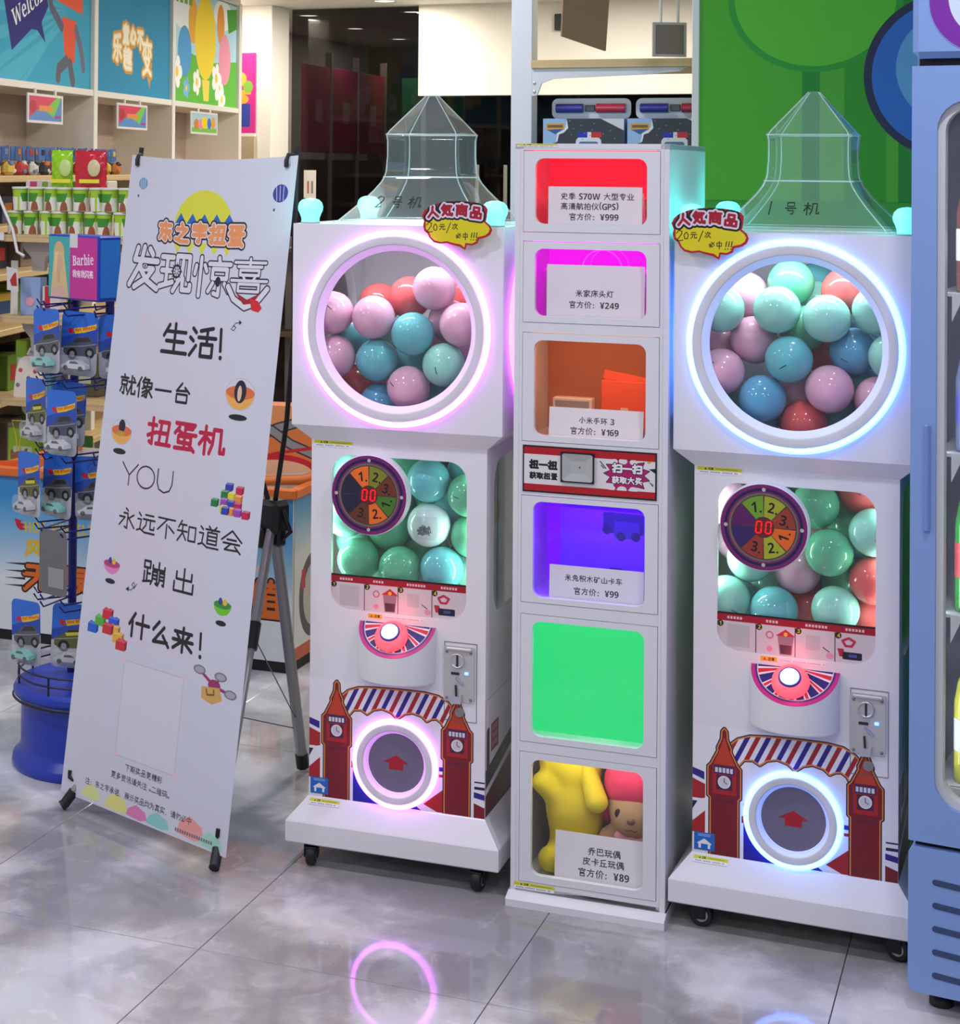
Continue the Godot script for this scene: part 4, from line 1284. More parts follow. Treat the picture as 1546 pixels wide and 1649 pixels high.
	for q in [[-0.2135, -0.008], [0.2135, -0.008], [-0.2135, -0.405], [0.2135, -0.405]]:
		var lp := Node3D.new()
		put(lp, "lamp", t)
		lp.position = Vector3(q[0], 1.4231, q[1])
		m = Mb.new().lathe([[0.0195, 0.0], [0.0205, 0.012], [0.0235, 0.021], [0.0275, 0.029], [0.0282, 0.037], [0.0255, 0.046], [0.019, 0.0525], [0.010, 0.0555], [0.0, 0.0565]], 28)
		part(m, "bulb", glow(Color(0.22, 1.0, 0.93), 1.9, Color(0.7, 0.95, 0.95)), lp)
		m = Mb.new().lathe([[0.0, 0.0], [0.0215, 0.0], [0.0215, 0.004], [0.0, 0.004]], 24)
		part(m, "collar", mt(rgb(180, 210, 210), 0.4), lp)
		omni(lp, Vector3(0, 0.034, 0), Color(0.22, 1.0, 0.93), 0.015, 0.02)
	return t

const SHADES := {"p": [224, 172, 196], "c": [216, 92, 92], "t": [104, 188, 196], "m": [150, 216, 200], "g": [98, 186, 146], "b": [96, 168, 204], "w": [206, 226, 226]}
const SHADE_WORDS := {"p": "glossy pale pink", "c": "glossy coral red", "t": "glossy teal", "m": "glossy pale mint", "g": "glossy green", "b": "glossy light blue", "w": "clear white"}
func capsules(host: Node3D, spots: Array, where: String, seed_: int) -> void:
	var rng := RandomNumberGenerator.new()
	rng.seed = seed_
	if not tx.has("ball"):
		tx.ball = Mb.new().ball(Vector3.ZERO, Vector3.ONE * 0.0483, 32).mesh()
		tx.tick = Mb.new().tube([Vector3(0, -0.008, 0.0477), Vector3(0, 0.0, 0.0483), Vector3(0, 0.008, 0.0477)], 0.0009, 6).mesh()
	var n := 0
	for s in spots:
		var col: Array = SHADES[s[3]]
		var o := thing("capsule_ball", "%s capsule ball %s" % [SHADE_WORDS[s[3]], where], "ball", host.transform * Vector3(s[0], s[1], s[2]), 0.0, "%s capsule balls %s" % [SHADE_WORDS[s[3]], where])
		var m := mt(rgb(col[0], col[1], col[2]), 0.09)
		part(tx.ball, "shell", m, o)
		var k := rng.randi_range(0, 2)
		if k == 0:
			o.rotation = Vector3(rng.randf_range(-0.6, 0.5), rng.randf_range(-0.6, 0.6), rng.randf_range(-1.5, 1.5))
			part(tx.tick, "ink_tick", mt(rgb(26, 50, 52), 0.5), o)
		if s[3] == "w":
			var b := Mb.new()
			var c := Cv.new(56, 52, 4, rgb(190, 212, 210))
			for i in 26:
				c.line([12 + rng.randf() * 30, 14 + rng.randf() * 26, 14 + rng.randf() * 30, 16 + rng.randf() * 26], 2.2, rgb(96, 112, 116))
			var row := []
			for i in 9:
				var r := PackedVector3Array()
				for j in 9:
					var a := -0.62 + 1.24 * j / 8.0
					var e := -0.55 + 1.1 * i / 8.0
					r.append(Vector3(sin(a) * cos(e), sin(e), cos(a) * cos(e)) * 0.0486)
				row.append(r)
			b.grid(row, false)
			o.rotation = Vector3(0, 0.1, 0)
			part(b, "printed_slip", printed(c.tex(), 0.2), o)
		n += 1

func price_sign(at: Vector3, turn: float, label: String) -> void:
	var p := PackedVector2Array()
	var a := [3, 36, 8, 26, 20, 15, 40, 8, 60, 4, 85, 3, 110, 4, 130, 7, 144, 12, 150, 20, 148, 38, 146, 46, 156, 54, 160, 64, 156, 74, 147, 80, 131, 84, 128, 93, 116, 98, 104, 97, 101, 108, 88, 101, 74, 98, 60, 94, 44, 96, 30, 93, 21, 84, 16, 74, 9, 69, 6, 58, 8, 48]
	for i in range(0, a.size(), 2):
		p.append(Vector2(a[i] - 80, 55 - a[i + 1]) * 0.001)
	var t := thing("price_sign", label, "sign", at, turn)
	part(Mb.new().prism(p, 0.0, 0.0015, Rect2(-0.08, -0.055, 0.16, 0.11)), "card", printed(tx.price, 0.4), t)

# ---------------------------------------------------------------- prize cabinet between the machines
func price_card(size: Vector2, lines: Array, at: Vector3, lean: float, turn: float, label: String) -> void:
	var c := Cv.new(size.x, size.y, 3, rgb(232, 230, 234))
	for l in lines:
		c.run(l[0], l[1], l[2], l[3], l[3], l[3] * 0.11, rgb(52, 44, 60), 1.1)
	var t := thing("price_card", label, "card", at, turn, "")
	var w := size.x / 2000.0
	var h := size.y / 1000.0
	var o := part(Mb.new().prism(pv([-w, 0, w, 0, w, h, -w, h]), -0.0004, 0.0), "card_front", printed(c.tex(), 0.6), t, Vector3.ZERO, Vector3(-lean, 0, 0))
	o.name = "card_front"
	part(Mb.new().box(Vector3(0, h * 0.45, -0.0006), Vector3(w * 1.96, h * 0.9, 0.0006)), "card_back", mt(rgb(232, 230, 234), 0.6), t, Vector3(0, 0.001, -h * 0.55), Vector3(lean + 0.3, 0, 0))

func prize_cabinet(at: Vector3, turn: float) -> Node3D:
	var white := mt(rgb(222, 223, 228), 0.3)
	var inner := mt(rgb(230, 230, 230), 0.6)
	var t := thing("prize_cabinet", "tall narrow white prize cabinet with lit coloured compartments between the two machines", "cabinet", at, turn)
	var rowsv := [[1.587, 1.4164], [1.396, 1.2255], [1.203, 0.9746], [0.859, 0.635], [0.609, 0.3418], [0.319, 0.0478]]
	var wins := [[1.5717, 1.4332], [1.381, 1.2388], [1.1879, 0.9873], [0.8480, 0.6465], [0.596, 0.3545], [0.3054, 0.0625]]
	var D := 0.44
	# carcass
	var m := Mb.new()
	for s in [-1.0, 1.0]:
		m.box(Vector3(s * 0.1575, 0.8135, -D / 2), Vector3(0.012, 1.5782, D), 0.001)
		m.box(Vector3(s * 0.1485, 0.8135, -0.007), Vector3(0.0062, 1.5782, 0.014))
	m.box(Vector3(0, 1.5966, -D / 2), Vector3(0.327, 0.012, D), 0.001)
	m.box(Vector3(0, 0.0305, -D / 2), Vector3(0.303, 0.012, D))
	m.box(Vector3(0, 0.81, -D + 0.006), Vector3(0.303, 1.57, 0.012))
	for q in [[1.5885, 1.5906], [1.3972, 1.4152], [1.2042, 1.2243], [0.8602, 0.9734], [0.6102, 0.6338], [0.3202, 0.3406], [0.0246, 0.0466]]:
		m.box(Vector3(0, (q[0] + q[1]) / 2, -0.007), Vector3(0.2906, q[1] - q[0], 0.014))
	for y in [1.406, 1.214, 0.966, 0.868, 0.622, 0.330]:
		m.box(Vector3(0, y, -D / 2 - 0.01), Vector3(0.303, 0.012, D - 0.03))
	part(m, "carcass", white, t)
	m = Mb.new()
	var pr := [[0.0, 0.026], [0.004, 0.0245], [0.024, 0.018], [0.0262, 0.015], [0.0262, 0.0]]
	for i in pr.size() - 1:
		m.quad(Vector3(-0.1665, pr[i + 1][1], pr[i + 1][0]), Vector3(0.1665, pr[i + 1][1], pr[i + 1][0]), Vector3(0.1665, pr[i][1], pr[i][0]), Vector3(-0.1665, pr[i][1], pr[i][0]))
	var sd := PackedVector2Array()
	for q in pr:
		sd.append(Vector2(q[0], q[1]))
	sd.append_array(pv([-D, 0.0, -D, 0.026]))
	for s in [-1.0, 1.0]:
		m.xf = Transform3D(Basis(Vector3.UP, -PI / 2), Vector3(s * 0.1665, 0, 0))
		m.prism(sd, -0.0005, 0.0005)
	m.xf = Transform3D.IDENTITY
	part(m, "plinth", white, t)
	m = Mb.new().prism(pv([0, -0.0135, 0.087, -0.0135, 0.087, 0, 0, 0]), 0.0003, 0.0007)
	part(m, "notice_sticker", printed(tx.notice), t, Vector3(-0.155, 0.044, 0.0003))
	part(m, "notice_sticker", printed(tx.notice), t, Vector3(-0.16, 1.6022, 0.0003)).scale = Vector3(1, 0.5, 1)
	# doors, panes and the light of each compartment
	var hues := [Color(1.0, 0.06, 0.19), Color(1.0, 0.0, 0.98), Color(1.0, 0.66, 0.38), Color(0.46, 0.0, 1.0), Color(0.16, 0.89, 0.50), Color(1.0, 0.96, 0.90)]
	var force := [0.06, 0.035, 0.03, 0.08, 0.03, 0.014]
	for i in 6:
		var r: Array = rowsv[i]
		var w: Array = wins[i]
		m = Mb.new().plate(Rect2(-0.1443, r[1], 0.2886, r[0] - r[1]), Vector2(-0.0012, (w[0] + w[1]) / 2), Vector2(0.1185, (w[0] - w[1]) / 2), 0.019, -0.012, 0.001)
		var door := part(m, "door", white, t)
		m = Mb.new().box(Vector3(-0.0012, (w[0] + w[1]) / 2, -0.009), Vector3(0.245, w[0] - w[1] + 0.008, 0.003))
		part(m, "pane", clear(Color(0.4, 0.42, 0.45), 0.02, 0.02, 0.3), door)
		var top: float = [1.5906, 1.400, 1.208, 0.862, 0.616, 0.324][i]
		var cell := Node3D.new()
		put(cell, "compartment_light", t)
		m = Mb.new().box(Vector3(0, top - 0.004, -0.03), Vector3(0.26, 0.005, 0.012), 0.001)
		part(m, "led_strip", glow(hues[i], 3.0), cell)
		area(cell, Vector3(0, top - 0.009, -0.04), Vector2(0.26, 0.02), hues[i], force[i], Vector3(-PI / 2 + 0.5, 0, 0))
		m = Mb.new()
		var y0: float = [1.412, 1.22, 0.972, 0.628, 0.336, 0.0365][i]
		m.box(Vector3(0, (top + y0) / 2, [-0.25, -0.25, -0.25, -0.25, -0.10, -0.30][i]), Vector3(0.302, top - y0, 0.004))
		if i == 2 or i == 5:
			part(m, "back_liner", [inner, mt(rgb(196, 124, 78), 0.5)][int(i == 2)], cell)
		else:
			part(m, "backlit_panel", glow(hues[i], [1.05, 1.0, 0.0, 1.05, 0.98][i], hues[i].darkened(0.8)), cell)
	# scan panel
	var c := Cv.new(284, 98, 3.5, rgb(20, 16, 20))
	var red := rgb(178, 20, 34)
	c.rect(3, 3, 278, 92, rgb(222, 221, 222))
	c.rect(3, 3, 278, 15, red)
	c.rect(3, 81, 278, 14, red)
	var star := []
	for i in 26:
		var a := TAU * i / 26.0
		var rad := 1.0 if i % 2 else 0.72
		star += [222 + cos(a) * 48 * rad, 48 + sin(a) * 40 * rad]
	c.line(star + [star[0], star[1]], 2.5, rgb(30, 14, 30))
	c.pl(star, rgb(176, 20, 104))
	for q in [[196, 22, 7], [214, 21, 9], [236, 22, 8], [190, 78, 8], [212, 80, 10], [236, 79, 9]]:
		c.disc(q[0], q[1], q[2], q[2] * 0.7, rgb(222, 221, 222))
	c.rect(184, 3, 90, 14, red)
	c.rect(184, 82, 90, 13, red)
	var blk := rgb(26, 24, 28)
	c.run("扭一扭", 15, 30, 19, 19, 4.2, blk, 1.06)
	c.run("获取扭蛋", 15, 56, 14, 14, 2.8, blk, 1.1)
	for pass_ in 2:
		var cc: Color = [rgb(40, 14, 34), rgb(232, 230, 232)][pass_]
		c.run("扫一扫", 192, 26, 20, 20, [7.5, 4.2][pass_], cc, 1.05)
		c.run("获取大奖", 191, 53, 14.5, 14.5, [5.4, 2.8][pass_], cc, 1.12)
	c.line([166, 24, 178, 38], 2, blk)
	c.line([168, 32, 174, 38], 2, blk)
	c.pl([268, 34, 281, 32, 281, 42], blk)
	c.pl([266, 58, 278, 66, 276, 70], rgb(90, 88, 92))
	c.disc(268, 20, 4, 2.6, rgb(200, 170, 40))
	tx.scan = c.tex()
	var pn := Node3D.new()
	put(pn, "scan_panel", t)
	pn.position = Vector3(-0.0005, 0.9168, 0)
	part(Mb.new().box(Vector3(0, 0, 0.0008), Vector3(0.2838, 0.098, 0.0016)), "panel_back", mt(rgb(20, 16, 20), 0.4), pn)
	part(Mb.new().prism(pv([-0.1418, -0.0488, 0.1418, -0.0488, 0.1418, 0.0488, -0.1418, 0.0488]), 0.0017, 0.0021), "panel_print", printed(tx.scan, 0.35), pn)
	m = Mb.new().plate(Rect2(-0.059, -0.023, 0.071, 0.063), Vector2(-0.0235, 0.0085), Vector2(0.0325, 0.0288), 0.005, 0.0022, 0.0075)
	part(m, "scanner_frame", mt(rgb(22, 20, 24), 0.3), pn)
	m = Mb.new()
	var o4 := [Vector3(-0.056, -0.0205, 0.007), Vector3(0.009, -0.0205, 0.007), Vector3(0.009, 0.0375, 0.007), Vector3(-0.056, 0.0375, 0.007)]
	var i4 := [Vector3(-0.038, -0.004, 0.0025), Vector3(-0.006, -0.004, 0.0025), Vector3(-0.006, 0.021, 0.0025), Vector3(-0.038, 0.021, 0.0025)]
	for j in 4:
		m.quad(o4[j], o4[(j + 1) % 4], i4[(j + 1) % 4], i4[j])
	m.quad(i4[0], i4[1], i4[2], i4[3])
	part(m, "scanner_glass", mt(rgb(176, 180, 178), 0.15), pn)
	part(Mb.new().ball(Vector3(-0.019, 0.009, 0.003), Vector3.ONE * 0.0015, 10), "scanner_eye", mt(rgb(20, 20, 24), 0.2), pn)
	return t

func soft(c: Color) -> StandardMaterial3D:
	var m := StandardMaterial3D.new()
	m.albedo_color = c
	m.roughness = 0.95
	m.rim_enabled = true
	m.rim = 0.6
	m.rim_tint = 0.6
	return m

func cabinet_prizes(k: Node3D) -> void:
	var T := k.transform
	var turn := k.rotation.y
	price_card(Vector2(200, 100), [["史季 S70W 大型专业", 27, 13, 15], ["高清航拍仪(GPS)", 27, 34, 15], ["官方价: ¥999", 45, 56, 15]], T * Vector3(0.004, 1.4125, -0.017), 0.02, turn, "white price card reading 999 in the red lit compartment")
	price_card(Vector2(208, 127), [["米家床头灯", 62, 52, 15], ["官方价: ¥249", 48, 76, 15]], T * Vector3(0.006, 1.2205, -0.017), 0.02, turn, "white price card reading 249 in the magenta lit compartment")
	price_card(Vector2(200, 74), [["小米手环 3", 64, 18, 14], ["官方价: ¥169", 46, 40, 15]], T * Vector3(0.008, 0.9725, -0.017), 0.12, turn, "white price card reading 169 in the orange lit compartment")
	price_card(Vector2(200, 86), [["米兔积木矿山卡车", 33, 18, 14], ["官方价: ¥99", 52, 44, 15]], T * Vector3(0.012, 0.6285, -0.017), 0.04, turn, "white price card reading 99 in the violet lit compartment")
	price_card(Vector2(190, 118), [["乔巴玩偶", 70, 26, 16], ["皮卡丘玩偶", 60, 47, 16], ["官方价: ¥89", 50, 70, 17]], T * Vector3(0.022, 0.037, -0.017), 0.1, turn, "white price card reading 89 in front of the plush toys")
	var t := thing("cardboard_box", "brown cardboard box behind the price card in the red compartment", "box", T * Vector3(0.0, 1.4125, -0.15), turn)
	part(Mb.new().box(Vector3(0, 0.038, 0), Vector3(0.225, 0.076, 0.15), 0.002), "carton", mt(rgb(150, 116, 82), 0.8), t)
	part(Mb.new().box(Vector3(0, 0.0765, 0), Vector3(0.225, 0.0006, 0.04)), "tape", mt(rgb(186, 160, 120), 0.3), t)
	# bag with cords
	t = thing("gift_bag", "pale gift bag with cord handles in the magenta compartment", "bag", T * Vector3(0.0, 1.2205, -0.11), turn)
	part(Mb.new().box(Vector3(0, 0.059, 0), Vector3(0.232, 0.118, 0.10), 0.006), "bag_body", mt(rgb(190, 130, 176), 0.35), t)
	for z in [-0.03, 0.045]:
		var p := []
		for i in 17:
			var a := PI * i / 16.0
			p.append(Vector3(cos(a) * 0.042 + 0.01, 0.118 + sin(a) * 0.04, z))
		part(Mb.new().tube(p, 0.0016, 6), "cord_handle", mt(rgb(224, 214, 222), 0.6), t)
	t = thing("paper_bag", "bright orange paper bag in the orange lit compartment", "bag", T * Vector3(0.052, 0.9725, -0.14), turn - 0.12)
	part(Mb.new().box(Vector3(0, 0.062, 0), Vector3(0.105, 0.124, 0.05), 0.002), "bag_body", mt(rgb(226, 84, 24), 0.5), t)
	part(Mb.new().box(Vector3(-0.004, 0.128, 0.0), Vector3(0.10, 0.02, 0.012), 0.001, Basis(Vector3.BACK, -0.15)), "folded_top", mt(rgb(214, 92, 44), 0.5), t)
	part(Mb.new().box(Vector3(0.0, 0.045, 0.0256), Vector3(0.016, 0.045, 0.001)), "label", mt(rgb(226, 190, 170), 0.5), t)
	t = thing("watch_box", "small grey boxed wristband beside the orange paper bag", "box", T * Vector3(-0.06, 0.9725, -0.11), turn)
	part(Mb.new().box(Vector3(0, 0.0425, 0), Vector3(0.086, 0.085, 0.03), 0.002), "carton", mt(rgb(214, 206, 190), 0.4), t)
	part(Mb.new().box(Vector3(0, 0.043, 0.0153), Vector3(0.074, 0.072, 0.001)), "cover_print", mt(rgb(150, 138, 132), 0.35), t)
	t = thing("toy_carton", "building block carton with a truck print in the violet compartment", "box", T * Vector3(0.02, 0.6285, -0.16), turn - 0.1)
	var c := Cv.new(210, 190, 2, rgb(124, 66, 200))
	c.rrect(96, 2, 90, 44, 6, rgb(46, 40, 100))
	c.rrect(120, 20, 56, 36, 5, rgb(66, 58, 130))
	for q in [[104, 40], [136, 52], [168, 50]]:
		c.disc(q[0], q[1], 10, 10, rgb(36, 32, 80))
	c.rrect(110, 120, 30, 24, 3, rgb(52, 46, 110))
	part(Mb.new().box(Vector3(0, 0.095, 0), Vector3(0.21, 0.19, 0.10), 0.001), "carton", mt(rgb(124, 66, 200), 0.4), t)
	part(Mb.new().prism(pv([-0.105, 0.0, 0.105, 0.0, 0.105, 0.19, -0.105, 0.19]), 0.0502, 0.0506), "cover_print", printed(c.tex(), 0.4), t)
	# plain plush toys
	t = thing("yellow_plush", "plain yellow plush toy leaning in the lowest cabinet compartment", "plush toy", T * Vector3(-0.055, 0.0365, -0.14), turn)
	var yel := soft(rgb(226, 206, 50))
	part(blob([[Vector3(0.0, 0.05, 0), Vector3(0.0, 0.13, 0), 0.055, 0.062], [Vector3(-0.005, 0.13, 0.0), Vector3(0.0, 0.205, 0.0), 0.055, 0.052], [Vector3(-0.05, 0.225, 0.01), Vector3(0.02, 0.228, 0.01), 0.030, 0.032], [Vector3(-0.045, 0.17, 0.03), Vector3(-0.065, 0.19, 0.045), 0.026, 0.022], [Vector3(-0.03, 0.03, 0.03), Vector3(-0.04, 0.035, 0.06), 0.032, 0.028], [Vector3(0.035, 0.03, 0.03), Vector3(0.04, 0.032, 0.055), 0.032, 0.028]], 0.006, 0.02), "plush_body", yel, t)
	part(blob([[Vector3(0.03, 0.23, 0.03), Vector3(0.058, 0.17, 0.06), 0.018, 0.024]], 0.005, 0.01), "ear", yel, t)
	t = thing("teddy_plush", "tan plush bear wearing a pink cap beside the yellow plush", "plush toy", T * Vector3(0.075, 0.0365, -0.135), turn)
	var tan_ := soft(rgb(176, 142, 108))
	part(blob([[Vector3(0.005, 0.05, 0), Vector3(0.005, 0.10, 0.0), 0.058, 0.05], [Vector3(0.005, 0.155, 0.015), Vector3(0.012, 0.155, 0.015), 0.06, 0.06], [Vector3(0.0, 0.14, 0.05), Vector3(0.012, 0.14, 0.05), 0.034, 0.034], [Vector3(-0.05, 0.09, 0.03), Vector3(-0.06, 0.06, 0.05), 0.022, 0.02]], 0.006, 0.02), "plush_body", tan_, t)
	part(blob([[Vector3(0.0, 0.205, 0.005), Vector3(0.012, 0.205, 0.005), 0.066, 0.066], [Vector3(-0.058, 0.165, -0.005), Vector3(-0.062, 0.125, -0.005), 0.020, 0.016]], 0.006, 0.02), "pink_cap", soft(rgb(222, 62, 100)), t)
	part(Mb.new().ball(Vector3(-0.022, 0.157, 0.0725), Vector3(0.008, 0.011, 0.004), 16), "eye", mt(rgb(36, 30, 32), 0.2), t)
	part(Mb.new().ball(Vector3(0.034, 0.157, 0.0725), Vector3(0.008, 0.011, 0.004), 16), "eye", mt(rgb(36, 30, 32), 0.2), t)
	part(Mb.new().ball(Vector3(0.007, 0.148, 0.085), Vector3(0.009, 0.007, 0.006), 16), "nose", mt(rgb(120, 90, 84), 0.4), t)
	part(Mb.new().tube([Vector3(-0.006, 0.130, 0.0815), Vector3(-0.002, 0.127, 0.083), Vector3(0.007, 0.130, 0.0845), Vector3(0.016, 0.127, 0.083), Vector3(0.02, 0.130, 0.0815)], 0.001, 6), "stitched_mouth", mt(rgb(80, 60, 50), 0.8), t)
	part(blob([[Vector3(0.003, 0.102, 0.06), Vector3(-0.022, 0.106, 0.06), 0.006, 0.012], [Vector3(0.008, 0.102, 0.06), Vector3(0.034, 0.104, 0.06), 0.006, 0.012], [Vector3(0.005, 0.102, 0.063), Vector3(0.005, 0.114, 0.066), 0.007, 0.006]], 0.003, 0.005), "ribbon_bow", soft(rgb(222, 150, 170)), t)

# ---------------------------------------------------------------- banner on a cross stand
func banner_print() -> ImageTexture:
	var c := Cv.new(594, 1555, 1.3, rgb(204, 207, 219))
	c.rect(110, 390, 330, 780, rgb(208, 204, 216))
	var blk := rgb(26, 22, 30)
	var pale := rgb(216, 214, 224)
	for q in [[78, 1512, 150, 1548, rgb(214, 222, 150)], [166, 1510, 250, 1552, rgb(222, 218, 130)], [246, 1520, 322, 1552, rgb(216, 128, 176)], [318, 1518, 400, 1552, rgb(140, 200, 200)], [424, 1498, 516, 1548, rgb(232, 158, 150)], [500, 1516, 580, 1552, rgb(160, 214, 196)]]:
		var w: float = q[2] - q[0]
		var h: float = q[3] - q[1]
		c.pl([q[0] + w * 0.1, q[1] + h * 0.4, q[0] + w * 0.45, q[1], q[0] + w * 0.9, q[1] + h * 0.3, q[2], q[3] - h * 0.2, q[0] + w * 0.7, q[3], q[0], q[3] - h * 0.1], q[4])
	# balloons
	for q in [[60, 68, 18, 15, rgb(112, 152, 186), rgb(190, 208, 224)], [551, 86, 23, 21, rgb(54, 58, 140), rgb(196, 198, 224)]]:
		c.disc(q[0], q[1], q[2], q[3], q[4])
		for k in 3:
			c.line([q[0] - q[2] * 0.6 + k * q[2] * 0.5, q[1] - q[3] * 0.8, q[0] - q[2] * 0.4 + k * q[2] * 0.42, q[1] + q[3] * 0.8], 2.2, q[5])
		c.rect(q[0] - 18, q[1] + q[3] + 14, 6, 6, rgb(60, 60, 80))
	# egg above the name
	c.disc(303, 172, 104, 96, rgb(212, 214, 62))
	c.rect(190, 158, 230, 114, rgb(204, 207, 219))
	for i in 5:
		c.pl([203 + i * 43, 160, 222 + i * 43, 134, 244 + i * 43, 160], rgb(30, 100, 190))
		c.pl([205 + i * 44, 206, 240 + i * 44, 206, 222 + i * 44, 234], rgb(212, 214, 62))
	c.rect(180, 160, 250, 30, rgb(204, 207, 219))
	var nm := "东之宇扭蛋"
	for pass_ in 3:
		for i in 5:
			c.glyph(nm[i], 140 + i * 63.5, 157 + [0, 2, 0, 1, 3][i], 58, 50, [24.0, 16.0, 10.0][pass_], [rgb(40, 22, 26), pale, rgb(228, 148, 92)][pass_])
	var ti := "发现惊喜"
	for pass_ in 2:
		for i in 4:
			c.glyph(ti[i], [36.0, 162.0, 288.0, 412.0][i], [220.0, 230.0, 236.0, 236.0][i], [132.0, 126.0, 134.0, 136.0][i], [112.0, 104.0, 100.0, 82.0][i], [[22.0, 15.0], [19.0, 13.0], [17.0, 11.0], [13.0, 7.5]][i][pass_], [blk, pale][pass_])
	c.line([414, 306, 436, 334, 474, 352, 510, 340, 540, 308], 20, blk)
	c.line([414, 306, 436, 334, 474, 352, 510, 340, 540, 308], 14, pale)
	c.pl([440, 318, 480, 334, 520, 318, 500, 342, 470, 346], rgb(150, 26, 44))
	c.pl([488, 330, 516, 336, 530, 352, 520, 362, 498, 358], rgb(208, 34, 46))
	c.disc(228, 278, 17, 17, blk)
	c.disc(228, 278, 12, 12, pale)
	for k in 8:
		var d := Vector2.from_angle(k * PI / 4)
		c.line([228 + d.x * 5, 278 + d.y * 5, 228 + d.x * 20, 278 + d.y * 20], 2.4, blk)
	c.disc(104, 272, 11, 7, blk)
	c.disc(104, 272, 8, 5, pale)
	c.disc(104, 272, 3, 4, rgb(60, 40, 120))
	c.disc(378, 296, 9, 12, blk)
	# the lines of the text
	c.glyph("生", 197, 402, 102, 78, 9.5, blk)
	c.glyph("活", 298, 403, 98, 78, 9.5, blk)
	c.line([407, 408, 411, 458], 9, blk)
	c.disc(413, 474, 5.5, 5.5, blk)
	var x := 55.0
	for ch in "就像一台":
		c.glyph(ch, x, 541, 66, 52, 5.8, blk)
		x += 69
	x = 182
	for ch in "扭蛋机":
		c.glyph(ch, x, 632, 92, 69, 10, rgb(184, 18, 62))
		x += 93
	c.line([102, 752, 132, 780], 3.6, blk)
	c.line([163, 752, 132, 780, 132, 804], 3.6, blk)
	var ring := []
	for i in 25:
		ring += [196 + cos(TAU * i / 24) * 33, 778 + sin(TAU * i / 24) * 26]
	c.line(ring, 3.6, blk)
	c.line([240, 752, 240, 784, 248, 799, 267, 805, 286, 799, 294, 784, 294, 752], 3.6, blk)
	x = 105
	for ch in "永远不知道会":
		c.glyph(ch, x, 857, 72, 53, 4.4, blk)
		x += 74
	c.glyph("蹦", 221, 964, 84, 58, 5.6, blk)
	c.glyph("出", 328, 964, 81, 60, 5.8, blk)
	c.glyph("什", 187, 1093, 80, 58, 8.4, blk)
	c.glyph("么", 270, 1096, 73, 58, 8.4, blk)
	c.glyph("来", 347, 1096, 76, 58, 8.4, blk)
	c.line([443, 1100, 445, 1134], 7.5, blk)
	c.disc(447, 1151, 5, 5, blk)
	# little arrows
	c.line([438, 404, 448, 408, 454, 400, 446, 396, 442, 402, 452, 390, 466, 388], 1.8, blk)
	c.pl([462, 382, 472, 388, 464, 394], blk)
	c.line([204, 1028, 196, 1040, 186, 1032, 192, 1026, 198, 1034, 184, 1046, 172, 1044], 1.8, blk)
	c.pl([176, 1038, 164, 1046, 176, 1050], blk)
	# capsules, cups and bricks
	for q in [[490, 552, 47, 37, 0], [83, 682, 41, 31, 1]]:
		c.disc(q[0], q[1], q[2], q[3], rgb(176, 170, 184))
		c.disc(q[0], q[1], q[2] - 1.2, q[3] - 1.2, rgb(208, 208, 218))
		var bowl := []
		for i in 21:
			var a := PI * i / 20.0
			bowl += [q[0] + cos(a) * q[2] * 0.97, q[1] - q[3] * 0.1 + sin(a) * q[3] * 1.05]
		c.pl(bowl, rgb(232, 170, 84))
		c.disc(q[0], q[1] - q[3] * 0.1, q[2] * 0.97, q[3] * 0.42, rgb(214, 112, 64))
		if q[4] == 0:
			c.disc(q[0], q[1] - 6, 19, 26, rgb(28, 24, 52))
			c.disc(q[0] - 2, q[1] - 2, 7, 18, rgb(224, 190, 160))
		else:
			c.disc(q[0], q[1] - 14, 13, 16, rgb(28, 24, 52))
			c.disc(q[0] - 2, q[1] + 4, 16, 7, rgb(190, 150, 50))
		c.disc(q[0], q[1] + q[3] + 16, q[2] * 0.62, 7, rgb(26, 20, 34))
	for q in [[102, 1000, 32, rgb(222, 130, 186), rgb(180, 60, 120)], [503, 1028, 28, rgb(110, 196, 50), rgb(60, 140, 60)]]:
		c.disc(q[0], q[1] - 6, q[2], 20, rgb(206, 204, 214))
		c.disc(q[0], q[1] - 6, q[2] - 1.2, 18.8, rgb(204, 207, 219))
		var bowl := []
		for i in 21:
			var a := PI * i / 20.0
			bowl += [q[0] + cos(a) * q[2], q[1] - 3 + sin(a) * 24]
		c.pl(bowl, q[3])
		c.disc(q[0], q[1] - 3, q[2], 9, q[4])
		c.disc(q[0] - 8, q[1] - 10, 6, 8, rgb(60, 60, 140))
		c.disc(q[0] + 7, q[1] - 9, 7, 7, rgb(226, 186, 50))
		c.disc(q[0], q[1] + 38, q[2] * 0.6, 6, rgb(26, 20, 34))
	var cu := [rgb(46, 60, 170), rgb(190, 30, 80), rgb(30, 120, 60), rgb(214, 206, 50), rgb(226, 140, 60), rgb(150, 70, 170)]
	var n := 0
	for q in [[474, 758], [508, 762], [462, 776], [484, 778], [506, 782], [462, 794], [484, 796], [506, 798], [432, 798], [462, 810], [484, 812], [508, 812], [468, 812], [534, 814]]:
		var col: Color = cu[n % 6]
		c.rect(q[0], q[1], 20, 15, col)
		c.pl([q[0], q[1], q[0] + 6, q[1] - 5, q[0] + 26, q[1] - 5, q[0] + 20, q[1]], col.lightened(0.35))
		c.pl([q[0] + 20, q[1], q[0] + 26, q[1] - 5, q[0] + 26, q[1] + 10, q[0] + 20, q[1] + 15], col.darkened(0.25))
		n += 1
	n = 0
